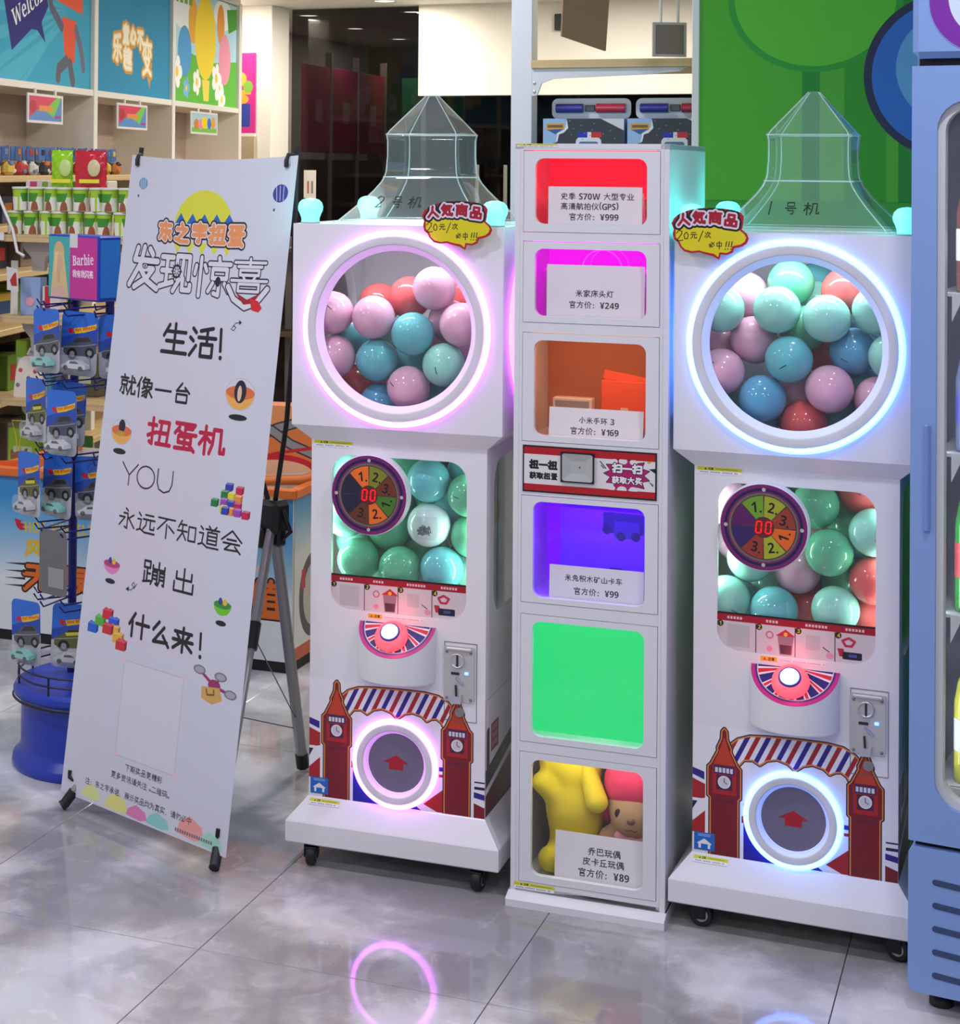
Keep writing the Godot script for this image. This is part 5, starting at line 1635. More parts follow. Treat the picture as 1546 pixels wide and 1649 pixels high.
	for q in [[34, 1148, 2], [60, 1128, 3], [86, 1108, 4], [112, 1124, 0], [118, 1142, 5], [134, 1156, 5], [148, 1170, 4], [92, 1142, 4]]:
		var col: Color = [rgb(40, 80, 200), rgb(40, 80, 200), rgb(40, 90, 200), rgb(80, 170, 60), rgb(200, 36, 56), rgb(222, 170, 60)][q[2]]
		c.rect(q[0], q[1], 34, 20, col)
		c.pl([q[0], q[1], q[0] + 8, q[1] - 6, q[0] + 42, q[1] - 6, q[0] + 34, q[1]], col.lightened(0.25))
		c.pl([q[0] + 34, q[1], q[0] + 42, q[1] - 6, q[0] + 42, q[1] + 14, q[0] + 34, q[1] + 20], col.darkened(0.3))
		for k in 2:
			c.disc(q[0] + 13 + k * 17, q[1] - 5, 5, 3, col.lightened(0.15))
	var plum := rgb(150, 46, 100)
	for q in [[450, 1178], [520, 1182], [556, 1214]]:
		c.line([504, 1206, q[0], q[1]], 7, plum)
		c.disc(q[0], q[1], 20, 10, rgb(120, 118, 128))
		c.disc(q[0], q[1], 15, 7, rgb(168, 166, 176))
	c.disc(502, 1204, 20, 13, plum)
	c.pl([462, 1212, 520, 1206, 532, 1232, 500, 1246, 464, 1238], rgb(206, 164, 92))
	c.line([478, 1216, 482, 1228, 504, 1224, 502, 1214], 4, rgb(120, 84, 50))
	# frame of the code field, left blank
	c.rect(187, 1207, 215, 220, rgb(190, 182, 194))
	c.rect(189, 1209, 211, 216, rgb(212, 210, 220))
	for q in [[188, 1208], [401, 1208], [188, 1426], [401, 1426]]:
		c.disc(q[0], q[1], 7, 7, rgb(230, 194, 204))
	var grey := rgb(66, 60, 72)
	c.run("下期奖品更精彩", 228, 1438, 18, 16, 1.7, grey, 1.07)
	c.run("更多资讯请关注 \"二维码\"", 180, 1464, 18, 16, 1.7, grey, 1.05)
	c.run("注: 东之宇承诺, 展示奖品均为真实, 请勿必中", 88, 1501, 17.5, 16, 1.6, grey, 1.04)
	for i in 16:
		c.rect(420 + i * 8, 1534, 5.5, 7, rgb(120, 110, 120))
	return c.tex()

func banner_stand() -> void:
	var P := Vector3(-1.317, 0.034, -0.098)
	var u := Vector3(cos(0.398), 0, sin(0.398))
	var n := Vector3(-sin(0.398), 0, cos(0.398))
	var up := Vector3(0, cos(0.132), 0) - n * sin(0.132)
	var N := u.cross(up)
	var t := thing("banner_stand", "tall white promotional banner on a cross stand left of the machines", "banner", Vector3(P.x, 0, P.z))
	var at := func(s: float, tt: float, d: float) -> Vector3: return u * s + up * tt + N * d + Vector3(0, P.y, 0)
	var rows := []
	for i in 25:
		var row := PackedVector3Array()
		var f := i / 24.0
		for j in 17:
			var g := j / 16.0
			var bow := 4.0 * g * (1.0 - g)
			row.append(at.call(g * 0.594, f * 1.555 - 0.013 * bow * f * f * f * f, 0.010 * bow * sin(f * 2.4) + 0.006 * bow * pow(f, 8)))
		rows.append(row)
	var m := Mb.new()
	m.grid(rows, false)
	part(m, "banner_sheet", printed(banner_print(), 0.38), t)
	var hub: Vector3 = at.call(0.297, 0.70, -0.33)
	var black := mt(rgb(22, 21, 25), 0.45)
	var alu := mt(rgb(160, 160, 164), 0.4, 0.7)
	m = Mb.new().box(hub, Vector3(0.075, 0.085, 0.06), 0.012, Basis(Vector3.UP, -0.39))
	m.box(hub + Vector3(-0.02, -0.05, 0.02), Vector3(0.035, 0.05, 0.035), 0.006, Basis(Vector3.UP, -0.39))
	m.box(hub + Vector3(0.02, -0.045, 0.01), Vector3(0.03, 0.05, 0.03), 0.006, Basis(Vector3.UP, -0.39))
	m.tube([hub + u * 0.035 + Vector3(0, 0.02, 0), hub + u * 0.062 + Vector3(0, -0.03, 0), hub + u * 0.03 + Vector3(0, -0.055, 0)], 0.006, 8)
	part(m, "hub", black, t)
	for q in [[0.018, 1.545], [0.576, 1.545]]:
		var a: Vector3 = at.call(q[0], q[1], -0.012)
		var mid: Vector3 = hub.lerp(a, 0.55) - N * 0.03
		part(Mb.new().tube([hub, hub.lerp(mid, 0.5) - N * 0.01, mid, mid.lerp(a, 0.5) + N * 0.004, a, a + up * 0.03], 0.0065, 8), "upper_rod", black, t)
		var e: Vector3 = at.call(q[0] + (0.012 if q[0] < 0.3 else -0.012), q[1] - 0.012, 0.002)
		var lift := 0.0
		m = Mb.new().lathe([[0.004, -0.001], [0.009, -0.001], [0.009, 0.002], [0.004, 0.002]], 18, e, Basis(u, up, N) * Basis(Vector3.RIGHT, PI / 2))
		part(m, "eyelet", mt(rgb(150, 150, 150), 0.4, 0.6), t)
		part(Mb.new().tube([e - up * 0.006 + N * 0.004, e + up * 0.008 + N * 0.006, e + up * 0.022 + N * 0.002, a + up * 0.012], 0.0052, 8), "hook", black, t)
	for q in [[0.03, 0.03, -1.299, -0.063], [0.563, 0.03, -0.794, 0.143]]:
		var foot := Vector3(q[2] - P.x, 0.0, q[3] - P.z)
		var dir: Vector3 = (hub - foot).normalized()
		var knee: Vector3 = hub.lerp(foot, 0.36)
		part(Mb.new().tube([hub, knee], 0.0125, 10), "leg_tube", alu, t)
		part(Mb.new().tube([knee, foot + dir * 0.05], 0.0095, 10), "leg_tube", alu, t)
		part(Mb.new().tube([knee - dir * 0.035, knee + dir * 0.03], 0.0155, 10), "clamp", black, t)
		part(Mb.new().tube([foot + dir * 0.055, foot + dir * 0.02, foot + dir * 0.006 + Vector3(0, 0.006, 0)], 0.0125, 10), "rubber_foot", black, t)
		var e: Vector3 = at.call(q[0], q[1] + 0.01, 0.003)
		part(Mb.new().tube([e + up * 0.015, e, foot + dir * 0.075], 0.005, 8), "hook", black, t)
	var rear := Vector3(-0.872 - P.x, 0.0, -0.56 - P.z)
	var rd: Vector3 = (hub - rear).normalized()
	part(Mb.new().tube([hub, rear + rd * 0.04], 0.0145, 10), "rear_leg", alu, t)
	part(Mb.new().tube([rear + rd * 0.05, rear + rd * 0.012], 0.017, 10), "rubber_foot", black, t)
	var kr: Vector3 = hub.lerp(Vector3(-0.794 - P.x, 0, 0.143 - P.z), 0.36)
	part(Mb.new().tube([kr, rear + rd * 0.14], 0.0016, 5), "cord", mt(rgb(120, 118, 116), 0.7), t)
	part(Mb.new().tube([hub.lerp(Vector3(-1.299 - P.x, 0, -0.063 - P.z), 0.62), rear + rd * 0.12], 0.0016, 5), "cord", mt(rgb(120, 118, 116), 0.7), t)

# ---------------------------------------------------------------- revolving rack with blister packs
func rack_prints() -> void:
	for k in 3:
		var c := Cv.new(108, 165, 4, rgb(44, 108, 206))
		c.pl([0, 70, 60, 50, 108, 40, 108, 165, 0, 165], rgb(34, 74, 170))
		c.pl([0, 96, 108, 84, 108, 165, 0, 165], [rgb(176, 178, 184), rgb(188, 188, 192), rgb(160, 164, 172)][k])
		c.pl([18, 46, 34, 42, 30, 46, 38, 48, 32, 52, 40, 55, 30, 58, 22, 56], rgb(200, 24, 44))
		c.pl([36, 44, 70, 38, 104, 28, 102, 42, 72, 52, 40, 58], rgb(232, 186, 34))
		c.text("Hot Wheels", 42, 53, 12, rgb(196, 40, 30), "Droid Sans", true, 0.95, -0.2)
		var body: Color = [rgb(86, 88, 92), rgb(92, 96, 52), rgb(70, 78, 96)][k]
		c.pl([8, 92, 30, 80, 46, 66, 82, 62, 98, 74, 106, 84, 106, 104, 90, 112, 24, 118, 8, 108], body)
		c.pl([46, 68, 80, 64, 90, 74, 36, 82], rgb(46, 50, 54))
		c.line([8, 94, 60, 88, 104, 80], 2, body.lightened(0.4))
		if k == 1:
			c.pl([36, 76, 84, 70, 82, 78, 40, 84], rgb(206, 200, 60))
		for q in [[34, 110, 15], [86, 104, 14]]:
			c.disc(q[0], q[1], q[2], q[2], rgb(26, 26, 28))
			c.disc(q[0], q[1], q[2] * 0.5, q[2] * 0.5, rgb(140, 140, 144))
		tx["pack%d" % k] = c.tex()

func blister_pack(at: Vector3, turn: float, k: int, label: String, tip := 0.0, bare := false) -> void:
	var t := thing("blister_pack", label, "toy pack", at, turn, "blister packed toy cars on the blue rack")
	t.rotation.z = tip
	var shape := PackedVector2Array()
	for q in rr(-0.054, -0.165, 0.054, 0.0, 0.016, 5):
		shape.append(q)
	var card := part(Mb.new().prism(shape, -0.0005, 0.0), "card", mt(rgb(110, 108, 110), 0.6) if bare else printed(tx["pack%d" % k], 0.35), t)
	if bare:
		part(Mb.new().box(Vector3(0.012, -0.12, 0.0008), Vector3(0.06, 0.05, 0.001)), "label", mt(rgb(150, 148, 150), 0.6), t)
		return
	# toy car under its clear bubble
	var car := Node3D.new()
	put(car, "toy_car", t)
	car.position = Vector3(0.0, -0.146, 0.014)
	var col: Color = [rgb(120, 206, 190), rgb(196, 198, 200), rgb(206, 208, 214)][k]
	var sidep := pv([-0.036, 0.002, -0.037, 0.010, -0.026, 0.014, -0.014, 0.022, 0.010, 0.023, 0.024, 0.015, 0.036, 0.012, 0.037, 0.002])
	part(Mb.new().prism(sidep, -0.012, 0.012), "car_body", mt(col, 0.25), car)
	part(Mb.new().prism(pv([-0.012, 0.0145, -0.008, 0.0205, 0.008, 0.0212, 0.018, 0.0152]), -0.0125, 0.0125), "car_glass", mt(rgb(40, 44, 50), 0.1), car)
	for q in [-0.022, 0.022]:
		part(Mb.new().lathe([[0, -0.013], [0.0065, -0.013], [0.0065, 0.013], [0, 0.013]], 14, Vector3(q, 0.003, 0), Basis(Vector3.RIGHT, PI / 2)), "wheel", mt(rgb(26, 26, 28), 0.5), car)
	var bub := Mb.new().box(Vector3(0, -0.134, 0.0145), Vector3(0.09, 0.045, 0.029), 0.008)
	part(bub, "bubble", clear(Color(0.9, 0.93, 0.96), 0.10, 0.05), t)

func toy_rack() -> void:
	var blue := mt(rgb(32, 58, 168), 0.3)
	var navy := mt(rgb(20, 24, 110), 0.35)
	var t := thing("toy_rack", "blue revolving toy rack with drum base standing behind the banner", "rack", Vector3(-1.415, 0, -0.42), -0.385)
	part(Mb.new().lathe([[0.0, 0.0], [0.197, 0.0], [0.197, 0.0], [0.203, 0.012], [0.200, 0.028], [0.184, 0.042], [0.180, 0.06], [0.180, 0.16], [0.184, 0.175], [0.198, 0.186], [0.201, 0.198], [0.196, 0.208]], 56), "drum", blue, t)
	part(Mb.new().lathe([[0.196, 0.208], [0.188, 0.213], [0.188, 0.213], [0.0, 0.213]], 56), "deck", mt(rgb(48, 70, 178), 0.25), t)
	part(Mb.new().lathe([[0.1985, 0.176], [0.2035, 0.18], [0.1985, 0.184]], 56), "rim_band", mt(rgb(16, 18, 40), 0.4), t)
	part(Mb.new().box(Vector3(-0.183, 0.115, 0.02), Vector3(0.004, 0.03, 0.05), 0.001), "emblem", mt(rgb(220, 170, 50), 0.4), t)
	var rail := mt(rgb(24, 26, 62), 0.35)
	for y in [0.235, 0.258]:
		part(Mb.new().ring(Vector3(0, y, 0), 0.188, 0.0026, 56, 6, Basis(Vector3.RIGHT, PI / 2)), "guard_rail", rail, t)
	for i in 8:
		var a := TAU * i / 8.0 + 0.5
		part(Mb.new().tube([Vector3(cos(a) * 0.188, 0.21, sin(a) * 0.188), Vector3(cos(a) * 0.188, 0.259, sin(a) * 0.188)], 0.0032, 6), "rail_post", rail, t)
	for x in [-0.083, 0.062]:
		part(Mb.new().tube([Vector3(x, 0.21, 0.0), Vector3(x, 1.36, 0.0)], 0.0115, 12), "pole", navy, t)
	# sign box
	var c := Cv.new(200, 158, 3, rgb(60, 172, 168))
	c.rect(88, 0, 112, 158, rgb(196, 44, 146))
	c.disc(42, 42, 22, 30, rgb(206, 178, 122))
	c.pl([22, 40, 62, 40, 84, 158, 8, 158], rgb(214, 188, 134))
	c.disc(42, 72, 17, 24, rgb(214, 172, 140))
	c.rect(36, 90, 12, 30, rgb(206, 164, 134))
	c.disc(42, 146, 30, 18, rgb(214, 176, 160))
	c.pl([26, 44, 40, 36, 30, 92, 24, 96], rgb(226, 202, 146))
	c.text("Barbie", 100, 74, 36, rgb(238, 226, 236), "Droid Serif", true, 0.72, -0.06)
	c.run("我有我闪亮", 100, 84, 16, 20, 2.6, rgb(236, 222, 232), 1.06)
	var sg := Node3D.new()
	put(sg, "header_sign", t)
	sg.position = Vector3(-0.008, 1.283, 0.03)
	part(Mb.new().box(Vector3.ZERO, Vector3(0.212, 0.168, 0.075), 0.004), "sign_box", blue, sg)
	part(Mb.new().prism(pv([-0.1, -0.079, 0.1, -0.079, 0.1, 0.079, -0.1, 0.079]), 0.0377, 0.0381), "sign_print", printed(c.tex(), 0.3), sg)
	part(Mb.new().prism(pv([-0.012, 0.052, 0.02, 0.052, 0.02, 0.088, -0.012, 0.088]), 0.0383, 0.0387), "price_tag", mt(rgb(214, 212, 216), 0.5), sg)
	var side := Mb.new()
	side.xf = Transform3D(Basis(Vector3.UP, PI / 2), Vector3(0.1062, 0, 0))
	side.prism(pv([-0.032, -0.074, 0.032, -0.074, 0.032, 0.074, -0.032, 0.074]), 0.0, 0.0004)
	part(side, "side_print", mt(rgb(50, 122, 210), 0.3), sg)
	# wire hooks
	for lv in [1.185, 1.0, 0.81, 0.615, 0.43]:
		for q in [[-0.083, -0.13, 0.09], [-0.083, -0.05, 0.13], [0.062, 0.03, 0.13], [0.062, 0.11, 0.09]]:
			for d in [0.0, 0.018]:
				part(Mb.new().tube([Vector3(q[0], lv - d, 0.0), Vector3(lerpf(q[0], q[1], 0.9), lv - d - 0.004, q[2] * 0.9), Vector3(q[1], lv - d + 0.012, q[2])], 0.0024, 6), "wire_hook", navy, t)
	# packs: x, hook height, z, turn, kind
	var T := t.transform
	var n := 0
	for q in [[-0.043, 1.178, 0.125, 0.0, 0, "blue carded toy car with a grey picture on the top tier of the rack"], [0.035, 1.172, 0.075, 0.35, 2, "blue carded toy car turned aside on the top tier of the rack"], [0.10, 1.165, 0.0, 0.9, 2, "carded toy car seen edge on at the top tier of the rack"],
		[-0.118, 0.99, 0.10, -0.15, 1, "blue carded toy car with a yellow striped picture on the second tier"], [-0.03, 0.985, 0.055, 0.25, 2, "blue carded toy car in the middle of the second tier"], [0.036, 0.975, 0.135, 0.1, 2, "blue carded toy car beside the banner edge on the second tier"],
		[-0.105, 0.802, 0.13, -0.1, 1, "blue carded toy car hung lowest on the third tier"], [-0.038, 0.80, 0.085, 0.1, 0, "blue carded toy car in the middle of the third tier"], [0.04, 0.796, 0.03, 0.5, 2, "blue carded toy car turned aside on the third tier"],
		[-0.098, 0.42, 0.14, 0.1, 0, "blue carded toy car hanging on the lowest tier"], [0.01, 0.418, 0.07, 0.6, 1, "blue carded toy car turned sideways on the lowest tier"]]:
		blister_pack(T * Vector3(q[0], q[1], q[2]), t.rotation.y + q[3], q[4], q[5], [0.03, -0.04, 0.02][n % 3])
		n += 1
	for q in [[-0.005, 0.612, 0.125, 0.05, "plain grey backing card hanging on the fourth tier"], [0.04, 0.425, 0.0, 0.05, "plain grey backing card hanging on the lowest tier"]]:
		blister_pack(T * Vector3(q[0], q[1], q[2]), t.rotation.y + q[3], 0, q[4], 0.01, true)

# ---------------------------------------------------------------- the shop round the machines
func stone() -> StandardMaterial3D:
	var n := FastNoiseLite.new()
	n.seed = 11
	n.noise_type = FastNoiseLite.TYPE_SIMPLEX_SMOOTH
	n.frequency = 0.0045
	n.fractal_type = FastNoiseLite.FRACTAL_FBM
	n.fractal_octaves = 5
	n.fractal_gain = 0.55
	n.domain_warp_enabled = true
	n.domain_warp_amplitude = 60.0
	n.domain_warp_frequency = 0.006
	var a := n.get_seamless_image(768, 768).get_data()
	n.seed = 29
	n.frequency = 0.010
	n.fractal_type = FastNoiseLite.FRACTAL_RIDGED
	n.fractal_octaves = 3
	var b := n.get_seamless_image(768, 768).get_data()
	n.seed = 5
	n.frequency = 0.003
	n.fractal_type = FastNoiseLite.FRACTAL_FBM
	n.fractal_octaves = 3
	var w := n.get_seamless_image(768, 768).get_data()
	var o := PackedByteArray()
	o.resize(768 * 768 * 3)
	for i in 768 * 768:
		var v := clampf((a[i] / 255.0 - 0.25) * 1.7, 0.0, 1.0)
		v = v * v * (3.0 - 2.0 * v)
		var g := 146.0 + 66.0 * v + maxf(0.0, b[i] - 200.0) * 0.35
		var warm := (w[i] / 255.0 - 0.5) * 9.0
		o[i * 3] = int(clampf(g + warm, 0, 255))
		o[i * 3 + 1] = int(clampf(g - 2.0 + warm * 0.4, 0, 255))
		o[i * 3 + 2] = int(clampf(g - warm, 0, 255))
	var m := StandardMaterial3D.new()
	m.albedo_texture = ImageTexture.create_from_image(Image.create_from_data(768, 768, false, Image.FORMAT_RGB8, o))
	m.roughness = 0.055
	m.uv1_triplanar = true
	m.uv1_world_triplanar = true
	m.uv1_scale = Vector3.ONE / 2.1
	return m

func wood() -> StandardMaterial3D:
	if tx.has("wood"):
		return tx.wood
	var c := Cv.new(128, 128, 2, rgb(206, 178, 130))
	var rng := RandomNumberGenerator.new()
	rng.seed = 4
	for i in 90:
		var y := rng.randf() * 128
		var k := rng.randf_range(-0.10, 0.08)
		var col := rgb(206, 178, 130)
		c.line([0, y, 40, y + rng.randf_range(-1, 1), 90, y + rng.randf_range(-1, 1), 128, y], rng.randf_range(0.4, 1.6), col.lightened(k) if k > 0 else col.darkened(-k))
	var m := printed(c.tex(), 0.5)
	m.uv1_triplanar = true
	m.uv1_scale = Vector3(2, 6, 2)
	tx.wood = m
	return m

func downlight(x: float, z: float, e: float, c: Color, label: String, group: String) -> void:
	var t := thing("downlight", label, "ceiling light", Vector3(x, 2.57, z), 0.0, group)
	if not tx.has("dl_trim"):
		tx.dl_trim = Mb.new().lathe([[0.062, -0.002], [0.080, -0.010], [0.086, -0.006], [0.086, 0.0]], 28).mesh()
		tx.dl_lens = Mb.new().lathe([[0.0, -0.0035], [0.064, -0.0035], [0.064, -0.0005]], 28).mesh()
	part(tx.dl_trim, "trim", mt(rgb(226, 224, 220), 0.4), t)
	part(tx.dl_lens, "lens", glow(c, 9.0), t)
	area(t, Vector3(0, -0.012, 0), Vector2(0.12, 0.12), c, e, Vector3(-PI / 2, 0, 0))

func shell() -> void:
	var white := mt(rgb(232, 229, 222), 0.7)
	var dark := mt(rgb(60, 58, 58), 0.8)
	# floor: slab with porcelain tiles laid on it
	var fl := struct(Mb.new().box(Vector3(-0.65, -0.06, -2.3), Vector3(7.9, 0.1, 17.0)), "floor", mt(rgb(118, 114, 112), 0.8), Vector3.ZERO, Vector3.ZERO, "glossy grey marbled porcelain floor tiles with thin dark joints")
	var ms := stone()
	var tile := Mb.new().box(Vector3.ZERO, Vector3(0.5925, 0.0098, 1.1865), 0.0008).mesh()
	for i in range(-8, 7):
		for j in range(-6, 5):
			part(tile, "tile", ms, fl, Vector3(-0.063 + 0.594 * (i + 0.5), -0.0049, 0.5 + 1.188 * (j + 0.5)))
	struct(Mb.new().box(Vector3(-0.65, 2.62, -2.3), Vector3(7.9, 0.1, 17.0)), "ceiling", white, Vector3.ZERO, Vector3.ZERO, "plain white ceiling")
	struct(Mb.new().box(Vector3(-4.55, 1.28, -2.3), Vector3(0.1, 2.6, 17.0)), "wall_left", white)
	struct(Mb.new().box(Vector3(3.25, 1.28, -2.3), Vector3(0.1, 2.6, 17.0)), "wall_right", mt(rgb(206, 204, 204), 0.7))
	struct(Mb.new().box(Vector3(-0.65, 1.28, 6.15), Vector3(7.9, 2.6, 0.1)), "wall_front", mt(rgb(200, 198, 200), 0.7))
	# back: white bulkhead over dark glass doors, one tall dark pane, a column
	var back := struct(Mb.new().box(Vector3(0.23, 2.285, -7.05), Vector3(6.02, 0.57, 0.1)), "wall_back", white, Vector3.ZERO, Vector3.ZERO, "white bulkhead over the dark glass doors at the back")
	struct(Mb.new().box(Vector3(-0.65, 1.28, -10.75), Vector3(7.9, 2.6, 0.1)), "wall_behind", dark)
	var pane := clear(Color(0.03, 0.03, 0.035), 0.60, 0.03, 0.26)
	struct(Mb.new().box(Vector3(-3.22, 1.28, -7.06), Vector3(0.89, 2.57, 0.012)), "window_1", pane, Vector3.ZERO, Vector3.ZERO, "tall dark glass pane beside the white column")
	for i in 3:
		var x := -2.76 + 1.0 * i
		var d := struct(Mb.new().box(Vector3(x + 0.49, 1.0, -7.06), Vector3(0.98, 1.99, 0.012)), "door_%d" % (i + 1), clear(Color(0.015, 0.015, 0.018), 0.75, 0.03, 0.3), Vector3.ZERO, Vector3.ZERO, "dark glass shop door with a steel pull handle" if i < 2 else "dark glass door panel behind the shelf")
		if i == 0:
			for hx in [0.37, 0.55]:
				part(Mb.new().tube([Vector3(x + hx, 1.28, -7.0), Vector3(x + hx, 1.57, -7.0)], 0.014, 10), "pull_handle", mt(rgb(190, 190, 190), 0.25, 0.9), d)
	struct(Mb.new().box(Vector3(-2.76, 1.28, -7.06), Vector3(0.03, 2.57, 0.03)), "trim_1", mt(rgb(40, 40, 42), 0.4))
	struct(Mb.new().box(Vector3(-4.0875, 1.285, -6.89), Vector3(0.825, 2.57, 0.28), 0.004), "trim_2", mt(rgb(236, 232, 224), 0.6), Vector3.ZERO, Vector3.ZERO, "white wall end beside the dark glass pane")
	# pink poster beside the column
	var c := Cv.new(300, 520, 1, rgb(206, 46, 142))
	c.rect(150, 240, 120, 30, rgb(220, 170, 60))
	c.disc(200, 170, 40, 46, rgb(226, 186, 70))
	c.disc(250, 220, 34, 40, rgb(130, 180, 70))
	c.rect(176, 330, 90, 150, rgb(50, 70, 160))
	c.disc(210, 300, 46, 30, rgb(214, 170, 60))
	var t := thing("wall_poster", "magenta poster with toys hung on the white wall end", "poster", Vector3(-3.931, 2.014, -6.735))
	part(Mb.new().prism(pv([-0.15, -0.255, 0.15, -0.255, 0.15, 0.255, -0.15, 0.255]), -0.012, 0.0), "poster_sheet", printed(c.tex(), 0.4), t)
	part(Mb.new().box(Vector3(0, -0.268, 0.0), Vector3(0.31, 0.022, 0.02), 0.002), "rail", mt(rgb(226, 224, 220), 0.4), t)
	t = thing("beige_panel", "beige panel under the magenta poster on the white wall end", "panel", Vector3(-3.931, 0.0, -6.73))
	part(Mb.new().box(Vector3(0, 0.87, 0), Vector3(0.31, 1.74, 0.03), 0.002), "board", mt(rgb(176, 160, 132), 0.6), t)
	part(Mb.new().box(Vector3(0, 1.2, 0.06), Vector3(0.31, 0.02, 0.1), 0.002), "ledge", mt(rgb(206, 200, 190), 0.5), t)
	# posters standing in the dark behind the glass
	for q in [[-3.96, -8.2, 0.56, rgb(176, 20, 84), 1.63], [-3.99, -8.82, 0.60, rgb(186, 24, 96), 1.63], [-4.03, -9.50, 0.68, rgb(172, 18, 80), 1.63], [-3.72, -10.1, 0.5, rgb(40, 130, 70), 0.1]]:
		var gr: bool = q[3].g > 0.4
		t = thing("dark_poster", "%s poster seen dimly through the dark glass" % ("green" if gr else "magenta"), "poster", Vector3(q[0], 0, q[1]), q[4], "%s posters beyond the dark glass" % ("green" if gr else "magenta"))
		part(Mb.new().box(Vector3(0, 1.96, 0), Vector3(q[2], 0.62, 0.03), 0.002), "poster_sheet", mt(q[3], 0.7), t)
		part(Mb.new().box(Vector3(0, 0.8, -0.01), Vector3(q[2], 1.6, 0.02)), "lower_board", mt(rgb(70, 54, 52), 0.7), t)
		part(Mb.new().box(Vector3(q[2] / 2 + 0.012, 1.28, 0), Vector3(0.022, 2.2, 0.05)), "post", mt(rgb(150, 140, 138), 0.5), t)
		part(Mb.new().box(Vector3(0.02, 1.95, 0.016), Vector3(0.16, 0.16, 0.002)), "print_block", mt(rgb(206, 130, 160) if not gr else rgb(190, 50, 60), 0.7), t)
	for q in [[-3.733, -7.496], [-3.837, -8.649], [-3.888, -9.762], [-2.965, -7.421]]:
		downlight(q[0], q[1], 0.45, Color(1.0, 0.965, 0.90), "round ceiling downlight in the dark room beyond the glass", "downlights beyond the glass")
	t = thing("paper_notice", "small white paper notice stuck on the dark glass pane", "notice", Vector3(-3.53, 1.437, -7.05))
	part(Mb.new().box(Vector3(0, 0, 0.0), Vector3(0.085, 0.18, 0.002)), "sheet", mt(rgb(206, 198, 194), 0.6), t)
	part(Mb.new().box(Vector3(-0.012, -0.02, 0.0014), Vector3(0.012, 0.08, 0.0006)), "print_line", mt(rgb(160, 84, 84), 0.6), t)
	part(Mb.new().box(Vector3(0.016, -0.02, 0.0014), Vector3(0.014, 0.08, 0.0006)), "print_line", mt(rgb(120, 116, 116), 0.6), t)
	t = thing("exit_light", "small dark exit light box with a green sign below the ceiling", "exit light", Vector3(-1.85, 2.44, -6.98))
	part(Mb.new().box(Vector3.ZERO, Vector3(0.1, 0.10, 0.03), 0.003), "case", mt(rgb(40, 44, 42), 0.4), t)
	part(Mb.new().box(Vector3(0.02, 0, 0.016), Vector3(0.03, 0.05, 0.002)), "sign_glow", glow(Color(0.1, 0.8, 0.3), 1.0), t)

